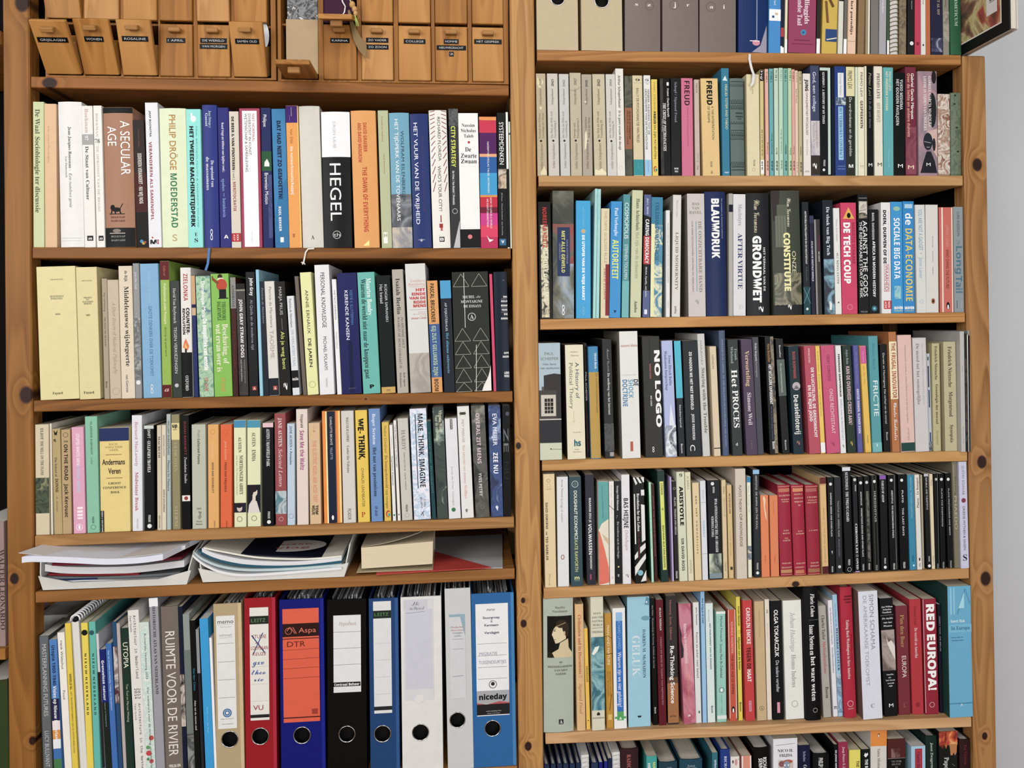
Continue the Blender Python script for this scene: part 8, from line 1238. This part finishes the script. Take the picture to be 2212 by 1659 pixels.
for i in range(13):
    z0 = 0.070 + i * 0.0032; mb.box((-0.0012, 0.038, z0), (-0.001, 0.053, z0 + (0.0018 if i % 3 else 0.0009)), ink('2a2a2c'))
mb.build('barcode_sticker', t)
# ---------------------------------------------------------------- lever-arch files
def binder(label, colour, ox, oy, s, xt, xb, wd_, yt, ring, lab, rim=None, rec=0.004, wall_t=0.002):
    """lab: list of printed items in the same readings, drawn on a label plate lab['box']"""
    X = lambda v: ox + v / s
    Yp = lambda v: oy + v / s
    P = at(X(xt), Yp(yt), rec); Q = at(X(xb), 1659, rec); w = wd_ / s * 0.000889 * 0.995
    w = at(X(xt + wd_), Yp(yt), rec).x - P.x
    sl = (P.x - Q.x) / (P.z - Q.z); zb = shelf_z('L5', 0); x0 = Q.x + sl * (zb - Q.z); th = math.atan(sl)
    t = tag(empty('lever_arch_file', (x0 + w / 2, rec, zb + abs(math.sin(th)) * w / 2 + 0.0002), (0, th, 0)), label, 'binder', 'lever-arch files on the bottom shelf')
    h = (P.z - t.location.z) / math.cos(th); D = 0.275; m = mat(colour, 0.38, 'binder'); hw = w / 2
    cpx = X(xt + wd_ / 2); lean = (X(xb) - X(xt)) / (1659 - Yp(yt))
    def loc(x, y): 
        p = at(x, y, rec); dx, dz = p.x - t.location.x, p.z - t.location.z
        return (dx * math.cos(th) - dz * math.sin(th), dx * math.sin(th) + dz * math.cos(th))
    cx, cz = loc(X(ring[0]), Yp(ring[1])); R = ring[2] / s * 0.00089
    mb = MB(); k = 32
    def edge(a):
        ca, sa = math.cos(a), math.sin(a); q = 1e9
        if ca > 1e-9: q = min(q, (hw - cx) / ca)
        if ca < -1e-9: q = min(q, (-hw - cx) / ca)
        if sa > 1e-9: q = min(q, (h - cz) / sa)
        if sa < -1e-9: q = min(q, (0 - cz) / sa)
        return (cx + q * ca, cz + q * sa)
    angs = sorted([2 * PI * i / k for i in range(k)] + [math.atan2(z - cz, x - cx) % (2 * PI) for x, z in ((hw, h), (-hw, h), (-hw, 0), (hw, 0))])
    inn = [(cx + R * math.cos(a), cz + R * math.sin(a)) for a in angs]; out = [edge(a) for a in angs]; n = len(angs)
    vs = [(x, 0, z) for x, z in inn] + [(x, 0, z) for x, z in out] + [(x, wall_t, z) for x, z in inn] + [(x, wall_t, z) for x, z in out]; fs = []
    for i in range(n):
        j = (i + 1) % n; fs += [(i, n + i, n + j, j), (2 * n + i, 2 * n + j, 3 * n + j, 3 * n + i), (i, j, 2 * n + j, 2 * n + i), (n + i, 3 * n + i, 3 * n + j, n + j)]
    mb.mesh(vs, fs, m)
    mb.box((-hw, wall_t, 0), (-hw + wall_t, D, h), m); mb.box((hw - wall_t, wall_t, 0), (hw, D, h), m)
    if rim: mb.box((hw - 0.006, -0.0003, 0.0005), (hw + 0.0001, 0.0006, h - 0.0005), mat(rim, 0.35, 'binder'))
    fixn(mb.build('cover', t))
    mb = MB(); mb.ring((cx, cz), R - 0.0016, R + 0.0004, -0.0016, 0.0002, METAL); mb.build('finger_ring', t, True)
    mb = MB(); mb.box((-hw + wall_t + 0.0005, 0.012, max(0.004, cz - 0.07)), (hw - wall_t - 0.0005, 0.024, cz + 0.09), mat('0c0c0d', 0.6, 'hole_dark')); mb.build('dark_hole_backing', t)  # dark block added so the finger hole reads as black shade
    # punched sheets fanned inside
    random.seed(label); mb = MB(); x = -hw + 0.005
    while x < hw - 0.012:
        tk = random.uniform(0.0008, 0.003); hh = h - random.uniform(0.004, 0.016); y0 = random.uniform(0.028, 0.05)
        mb.box((x, y0, 0.004), (x + tk, D - 0.02, hh), mat(random.choice(['d8d8da', 'cfd0d2', 'e2e0da', 'b8babd']), 0.8, 'sheets')); x += tk + random.uniform(0.0003, 0.0022)
    mb.build('sheets', t)
    if lab:
        a, b, c, d = lab['box']; mb = MB()
        p0 = loc(X(a), Yp(b)); p1 = loc(X(c), Yp(d)); cw = p1[0] - p0[0]; mx = (p0[0] + p1[0]) / 2; mz0, mz1 = p1[1], p0[1]
        lx = lambda v: (v - 0.5) * cw
        zz = lambda v: loc(X((a + c) / 2), Yp(v))[1]
        mb.box((-cw / 2, -0.0007, mz0), (cw / 2, -0.00005, mz1), mat(lab['col'], 0.55, 'label'))
        print_items(mb, lab['items'], cw, zz, lx, 0.00089 / s, lambda x: -0.0007, 0.00006, None)
        o = mb.build('spine_label', t); o.location.x = mx; o['label'] = lab['label']
    return t
B1 = (60, 1244, 3.998); B2 = (570, 1244, 3.998)
binder('cream lever-arch file with a white label reading memo', 'b39d75', *B1, 1602, 1632, 240, 243, (1745, 1410, 70), dict(box=(1625, 348, 1808, 1312), col='dcdcda', label='white label with ruled lines', items=['h 392 .08 .92 34 n 333 memo', 'l .06 420 .94 420 2 999', 'h 438 .2 .85 6 n 999 Mapa de arquivo', 'h 508 .15 .85 26 i 998 vervoer', 'l .15 535 .85 530 2 999', 'l .06 582 .94 582 3 888', 'l .06 740 .94 740 3 888', 'l .06 895 .94 895 3 888', 'l .06 1050 .94 1050 3 888', 'o 1182 .5 36 2f6aa8', 'O 1182 .5 26 dcdcda', 'o 1182 .5 12 dcdcda', 'h 1232 .15 .85 7 n 888 Mapa de arquivo', 'h 1276 .2 .8 7 n 666 www.memo.nl']), 'cbb488')
binder('red lever-arch file with a handwritten label crossed out in blue', 'a30d1e', *B1, 1868, 1884, 268, 195, (2008, 1384, 72), dict(box=(1915, 276, 2088, 1240), col='dddad2', label='white label with red and blue handwriting', items=['r 345 415 0 1 243024', 'h 382 .08 .84 30 b 5a7a58 LEITZ', 'h 522 .15 .88 30 n a03a3c STUDIE', 'h 576 .3 .5 16 n a03a3c en', 'h 620 .06 .96 30 n a03a3c LOOPBAAN', 'h 672 .15 .86 26 n a03a3c KEUZE', 'l .1 510 .8 665 9 2a4a88', 'l .7 490 .15 680 7 2a4a88', 'h 740 .12 .75 48 k 2a5aa8 gxv', 'h 828 .08 .82 40 k 2a5aa8 theo', 'h 890 .2 .7 34 k 2a5aa8 rie', 'l .06 780 .94 780 2 bbb', 'l .06 932 .94 932 2 bbb', 'l .06 1078 .94 1078 2 bbb', 'h 1135 .15 .68 40 n a03a3c VU', 'r 1195 1222 0 1 2a2a2a']), 'b52440')
binder('royal blue lever-arch file with an orange label', '101c86', *B2, 132, 150, 382, 208, (330, 1375, 72), dict(box=(160, 288, 486, 1250), col='e0593a', label='orange label reading Aspa and DTR', items=['r 408 522 0 1 3a1a16', 'l .12 470 .2 436 6 d8705a', 'O 472 .16 28 d8705a', 'l .22 440 .34 495 5 d8705a', 'l .28 438 .38 495 5 d8705a', 'h 468 .44 .92 40 n d8705a Aspa', 'r 535 542 0 1 4a1a14', 'h 585 .12 .62 44 n 6a2018 DTR', 'l 0 635 1 630 3 9a3020', 'l 0 715 1 710 3 9a3020', 'l 0 795 1 790 3 9a3020', 'l 0 880 1 875 3 9a3020', 'r 1150 1195 .78 .94 a83828', 'r 1215 1224 0 1 4a1a14']), '1c2a9c')
binder('black lever-arch file with a white ruled label', '121214', *B2, 545, 552, 338, 208, (718, 1365, 70), dict(box=(600, 343, 840, 998), col='dadada', label='white ruled label with black foot', items=['h 410 .2 .85 30 i b09090 Hypotheek', 'l 0 482 1 482 3 777', 'l 0 624 1 622 3 777', 'l 0 765 1 763 3 777', 'r 915 952 0 .98 1c1c1c', 'h 934 .03 .94 22 b eee Centraal Beheer']))
binder('navy blue lever-arch file with a narrow white label', '1c467c', *B2, 905, 922, 252, 198, (1025, 1362, 72), dict(box=(943, 222, 1108, 1180), col='d6d6d6', label='narrow white label with dark green band', items=['r 298 365 0 1 26302a', 'h 330 .06 .86 28 b 4a7a48 LEITZ', 'l .06 580 .94 580 2 aaa', 'l .06 725 .94 725 2 aaa', 'l .06 872 .94 872 2 aaa', 'l .06 1018 .94 1018 2 aaa', 'r 1125 1158 0 1 2a2c30']), '2c5a94')
binder('white lever-arch file with a clear pocket and handwritten slip', 'd8d8d4', *B2, 1180, 1198, 350, 186, (1353, 1350, 72), dict(box=(1205, 206, 1470, 1062), col='cfcfd2', label='clear pocket holding a paper slip', items=['r 206 285 0 .82 c4c4cc', 'r 285 975 .05 .97 c3c5d0', 'h 238 .28 .55 28 i 667 Jk', 'h 278 .2 .7 24 i 667 school', 'l .06 318 .72 308 3 778', 'o 1062 .5 38 d8d8d4']))
binder('pale grey lever-arch file with a torn label and loose pocket', 'c4c6c6', *B2, 1560, 1590, 222, 112, (1672, 1243, 68), dict(box=(1598, 330, 1748, 1052), col='c9cbce', label='torn label with red and black handwriting', items=['r 330 352 0 1 8aa8b8', 'g 8aa8b8 .7,352 1,352 1,520', 'h 440 .08 .88 16 i b04a58 Producten', 'h 466 .1 .95 14 i b04a58 Recensies', 'h 490 .2 .85 14 i 667 Verslagen', 'h 516 .3 .75 12 i 667 notities', 'l .2 545 .9 545 3 889', 'l .2 630 .9 630 3 889', 'l .15 865 .85 862 5 9a9ca0']))
binder('bright blue lever-arch file with a large white label, beside the middle post', '1f66a4', *B2, 1788, 1812, 368, 156, (1975, 1315, 70), dict(box=(1826, 245, 2122, 1196), col='e2e2e4', label='large white label with grey and black foot', items=['h 292 .35 .6 20 n 333 PWW', 'h 357 .22 .74 20 N 24285a Stuurgroep', 'h 390 .46 .52 18 n 335 &', 'h 422 .27 .7 20 N 24285a Kernteam', 'h 487 .26 .72 20 N 24285a Verslagen', 'l .05 582 .95 582 3 888', 'h 668 .1 .65 26 n 99a MIGRATIE', 'l .05 685 .95 685 3 888', 'h 742 .08 .92 28 n 99a TUSSENDEURTJES', 'l .05 785 .95 785 3 888', 'l .05 885 .95 885 3 888', 'O 935 .5 34 444', 'o 930 .5 16 333', 'r 988 1100 0 1 a3a5a8', 'h 1040 .07 .93 46 B 1a1a1c niceday', 'g b8505a 0,1090 .3,1106 .7,1082 1,1096 1,1106 0,1106', 'r 1104 1196 0 1 262628', 'h 1163 .28 .74 9 n ccc www.niceday.com', 'h 1182 .32 .7 8 n bbb Made in Germany']), '3a80b8')
# pale box standing behind the reports
mb = MB(); p = at(86, 1400, 0.1); q = at(146, 1400, 0.1); mb.box((-0.8295, 0.1, shelf_z('E2', -1) + 0.0005), (q.x, 0.28, shelf_z('E2', -1) + 0.33), mat('dcdcd8', 0.8, 'card'), 0.001)
tag(mb.build('cardboard_box'), 'pale grey box seen past the first post, behind the row of reports', 'box')
# ---------------------------------------------------------------- letter trays and papers above the lever-arch files
zL4 = lambda px: shelf_z('L4', at(px, 1260).x)
def tray(label, xa, xb, Y0):
    X0, X1 = at(xa, 1270, Y0).x, at(xb, 1265, Y0).x; cx = (X0 + X1) / 2; zb = max(shelf_z('L4', X0), shelf_z('L4', X1)) + 0.0003
    t = tag(empty('letter_tray', (cx, Y0, zb)), label, 'letter tray', 'white letter trays'); m = mat('cfcec8', 0.45, 'plastic'); w = X1 - X0; hw = w / 2; D = 0.27; k = 0.0022
    mb = MB()
    side = [(0, 0), (D, 0), (D, 0.066), (0.05, 0.066), (0.012, 0.058), (0, 0.03)]
    fl = 0.012
    for sx in (-1, 1):
        vs = []
        for tt in (0, k):
            for y, z in side: vs.append((sx * (hw - fl * (1 - z / 0.066) - tt), y, z))
        n = len(side); mb.mesh(vs, [(j, (j + 1) % n, n + (j + 1) % n, n + j) for j in range(n)] + [tuple(range(n))[::-1], tuple(range(n, 2 * n))], m)
    b = hw - fl
    mb.box((-b, 0, 0), (b, D, k), m); mb.box((-b, D - k, k), (b, D, 0.066), m)
    front = [(-b, 0.0), (b, 0.0), (hw - 0.004, 0.026), (b * 0.6, 0.012), (-b * 0.6, 0.012), (-hw + 0.004, 0.026)]
    mb.prism(front, 'y', -0.0005, k, m)
    fixn(mb.build('tray_shell', t))
    return t, zb
TR1, z1 = tray('white letter tray heaped with papers, against the first post', 78, 418, 0.0)
TR2, z2 = tray('white letter tray holding curled magazines, between the other tray and the lying book', 424, 758, 0.0)
def sheet(name, label, pts, Y0, depth, tk, colour, rise=0.0, cat='papers', group='papers in the letter trays', m=None, back=None):
    """front edge through pixel points on the plane Y0, running back DEPTH; tk in metres"""
    P = [at(x, y, Y0) for x, y in pts]
    # smooth the edge
    Q = []
    for i in range(len(P) - 1):
        p0, p1, p2, p3 = P[max(i - 1, 0)], P[i], P[i + 1], P[min(i + 2, len(P) - 1)]
        for j in range(6):
            u = j / 6; Q.append(0.5 * ((2 * p1) + (p2 - p0) * u + (2 * p0 - 5 * p1 + 4 * p2 - p3) * u * u + (3 * p1 - p0 - 3 * p2 + p3) * u ** 3))
    Q.append(P[-1]); n = len(Q)
    o0 = Q[n // 2].copy(); vs = []
    for dz in (0, -tk):
        for yy, rz in ((0, 0), (depth * 0.5, rise * 0.4), (depth, rise)):
            bx = (back or 0.0) * yy / depth
            vs += [(p.x - o0.x + bx, yy, p.z - o0.z + dz + rz) for p in Q]
    fs = []
    for L in range(2):
        for i in range(n - 1):
            fs.append((L * n + i, L * n + i + 1, (L + 1) * n + i + 1, (L + 1) * n + i)); a = 3 * n
            fs.append((a + L * n + i, a + (L + 1) * n + i, a + (L + 1) * n + i + 1, a + L * n + i + 1))
        fs.append((L * n, (L + 1) * n, 3 * n + (L + 1) * n, 3 * n + L * n)); fs.append((L * n + n - 1, 3 * n + L * n + n - 1, 3 * n + (L + 1) * n + n - 1, (L + 1) * n + n - 1))
    for i in range(n - 1):
        fs.append((i, 3 * n + i, 3 * n + i + 1, i + 1)); fs.append((2 * n + i, 2 * n + i + 1, 5 * n + i + 1, 5 * n + i))
    mb = MB(); mb.mesh(vs, fs, m or paper_mat(colour, True))
    o = mb.build(name); o.location = o0; fixn(o)
    return tag(o, label, cat, group)
pl = lambda h: mat(h, 0.6, 'paper', 0.03)
sheet('paper_stack', 'cream loose sheets lying lowest in the first letter tray', [(97, 1260), (180, 1257), (280, 1262), (325, 1264), (385, 1254)], 0.004, 0.22, 0.002, 'e2dec8', m=pl('e4e0cc'))
sheet('paper_stack', 'white sheets in the first letter tray under the navy folder', [(95, 1258), (180, 1253), (280, 1252), (378, 1248)], 0.005, 0.22, 0.002, 'd8d8dc', m=pl('dcdce0'))
sheet('folder', 'navy card folder near the bottom of the first letter tray', [(94, 1251), (150, 1250), (210, 1248)], 0.006, 0.2, 0.003, '1c3060', cat='folder', m=pl('1c3464'))
sheet('folder', 'grey card folder under the dark red folder', [(98, 1245), (200, 1246), (300, 1242), (388, 1236)], 0.007, 0.22, 0.004, '7a7e82', cat='folder', m=pl('6c7074'))
sheet('folder', 'dark red card folder halfway down the heap in the first tray', [(104, 1239), (180, 1240), (300, 1238)], 0.006, 0.22, 0.0035, '8a1a24', cat='folder', m=pl('8a1822'))
sheet('paper_stack', 'thick stack of white sheets with ruffled edges in the first tray', [(97, 1219), (140, 1224), (220, 1225), (300, 1222), (398, 1210)], 0.006, 0.22, 0.0125, 'dcdce0', m=paper_mat('e0e0e4', True))
sheet('folder', 'crimson card folder under the white folded document', [(112, 1217), (180, 1215), (280, 1212), (392, 1203)], 0.004, 0.22, 0.0045, '7c1630', cat='folder', m=pl('7c1630'))
sheet('document', 'thick white folded document sticking out over the first post', [(47, 1203), (75, 1201), (160, 1204), (230, 1207), (300, 1204), (352, 1197)], -0.05, 0.24, 0.0105, 'd4d8e8', m=pl('d6d9e6'), rise=0.006, back=0.07)
sheet('paper_sheet', 'curled white sheet on top of the heap, its tip over the first post', [(40, 1194), (58, 1196), (90, 1199), (160, 1202), (250, 1205), (350, 1195)], -0.045, 0.24, 0.0008, 'd5d0d0', m=pl('d0cac8'), rise=0.006, back=0.09)
sheet('paper_stack', 'loose white prints with bent corners at the back of the first tray', [(352, 1196), (385, 1183), (400, 1178)], 0.0, 0.2, 0.007, 'dcdce0', m=paper_mat('dcdce0', True), rise=0.008)
# second tray
sheet('magazine', 'pale magazine lying lowest in the second letter tray', [(446, 1244), (520, 1247), (620, 1243), (735, 1232)], 0.004, 0.22, 0.004, 'd5d8d2', cat='magazine', m=pl('d0d4cc'))
sheet('magazine', 'white magazine with its spine curling up at the first tray', [(416, 1197), (424, 1205), (445, 1220), (480, 1234), (530, 1240), (620, 1235), (738, 1225)], -0.004, 0.2, 0.0045, 'e0e0e2', cat='magazine', m=pl('dedfe2'))
sheet('magazine', 'pale blue magazine above the curling white one', [(420, 1192), (440, 1207), (480, 1222), (540, 1229), (640, 1226), (738, 1218)], 0.0, 0.2, 0.0045, 'a8c0c4', cat='magazine', m=pl('b4c6c8'))
sheet('magazine', 'dark teal magazine in the second letter tray', [(428, 1188), (460, 1204), (510, 1217), (580, 1222), (660, 1220), (738, 1211)], 0.003, 0.2, 0.004, '1f5a74', cat='magazine', m=pl('22586e'))
sheet('paper_stack', 'white printed sheets under the navy brochure', [(436, 1184), (470, 1197), (540, 1210), (640, 1213), (738, 1203)], 0.004, 0.2, 0.009, 'd8d8dc', m=paper_mat('dcdce0', True))
sheet('magazine', 'white magazine with a yellow corner under the navy brochure', [(440, 1182), (480, 1190), (560, 1203), (660, 1206), (738, 1200)], 0.006, 0.2, 0.003, 'e0dccc', cat='magazine', m=pl('e2dfd0'))
br = sheet('brochure', 'navy brochure with a white oval, topmost in the second tray', [(520, 1196), (600, 1200), (712, 1204)], 0.008, 0.2, 0.0025, '161c3c', cat='brochure', m=pl('151a38'))
o0 = br.location
mb = MB(); pts = [at(x, y, 0.06) for x, y in ((637, 1180),)]; c = Vector((at(637, 1184, 0.075).x, 0.068, o0.z))
def onb(x, y): return (c.x + x - o0.x, c.y + y - o0.y, 0.0008)
mb.mesh([onb(0.062 * math.cos(a), 0.040 * math.sin(a)) for a in [2 * PI * i / 32 for i in range(32)]], [tuple(range(32))], mat('d8d4d0', 0.6, 'paper'))
for txt, yy in (('losse', 0.011), ('vlag', -0.013)):
    vs, fs = text_uv(txt, 'n'); mb.mesh([tuple(Vector(onb(-0.034 + 0.068 * u, yy + 0.013 * v)) + Vector((0, 0, 0.0003))) for u, v in vs], fs, ink('c4504a'))
ov = mb.build('printed_oval', br); ov['label'] = 'white oval with red lettering'
# thick book lying on its side
zt = zL4(850)
t = tag(empty('paperback_book', (at(857, 1230, 0.02).x, 0.012, zt + 0.004)), 'thick paperback lying flat with its page edges facing out, front cover curling up', 'book')
x0, x1 = at(781, 1210, 0.012).x - t.location.x, at(934, 1200, 0.012).x - t.location.x; hz = (1232 - 1186) * 0.00089; zo = 0.0055
mb = MB(); mb.prism([(x0, zo), (x1, zo + 0.004), (x1 + 0.0015, zo + hz + 0.006), (x0 - 0.0005, zo + hz - 0.001)], 'y', 0.0, 0.125, paper_mat('dccba8', True))
o = fixn(mb.build('page_block', t))
mb = MB(); cv = mat('b0a58c', 0.5, 'cover')
mb.box((x0 - 0.009, -0.006, 0.0), (x1 + 0.001, 0.13, 0.0008), mat('c4b48e', 0.5, 'cover'))
n = 10; vs = []
for yy in (-0.001, 0.13):
    for i in range(n + 1):
        u = i / n; vs.append((x0 + (x1 - x0) * u, yy, zo + hz + 0.0005 + 0.007 * u + (0.026 * u * u if yy < 0.05 else 0.008 * u * u)))
vs += [(x, y, z + 0.0009) for x, y, z in vs]; k = n + 1; fs = []
for i in range(n): fs += [(i, i + 1, k + i + 1, k + i), (2 * k + i, 3 * k + i, 3 * k + i + 1, 2 * k + i + 1), (i, 2 * k + i, 2 * k + i + 1, i + 1), (k + i, k + i + 1, 3 * k + i + 1, 3 * k + i)]
fs += [(0, k, 3 * k, 2 * k), (n, 2 * k + n, 3 * k + n, k + n)]
mb.mesh(vs, fs, cv); mb.box((x0 - 0.001, 0.1255, 0.0), (x1 + 0.001, 0.1295, zo + hz), cv)
fixn(mb.build('cover', t))
# red folder and clear sleeve under it
def flat(name, label, corners, tk, m, cat, lift):
    X = [at(x, y, Y) for x, y, Y in corners]; mb = MB(); ox = sum(p.x for p in X) / len(X)
    vs = []
    zs = [shelf_z('L4', p.x) + lift for p in X]; oz = min(zs)
    vs = [(p.x - ox, p.y, z - oz) for p, z in zip(X, zs)] + [(p.x - ox, p.y, z - oz + tk) for p, z in zip(X, zs)]
    n = len(X); mb.mesh(vs, [(j, (j + 1) % n, n + (j + 1) % n, n + j) for j in range(n)] + [tuple(range(n))[::-1], tuple(range(n, 2 * n))], m)
    o = mb.build(name); o.location = (ox, 0, oz); fixn(o); return tag(o, label, cat)
flat('plastic_sleeve', 'clear plastic sleeve of white paper lying half under the red folder', [(900, 1230, 0.02), (1086, 1232, 0.004), (1086, 1232, 0.24), (940, 1232, 0.24)], 0.0012, mat('bfbfc2', 0.25, 'sleeve'), 'sleeve', 0.0003)
flat('folder', 'flat red card folder under the lying paperback', [(812, 1248, -0.004), (1062, 1232, 0.004), (918, 1232, 0.15), (880, 1232, 0.16), (822, 1235, 0.05)], 0.0014, mat('c8403a', 0.55, 'card'), 'folder', 0.0018)
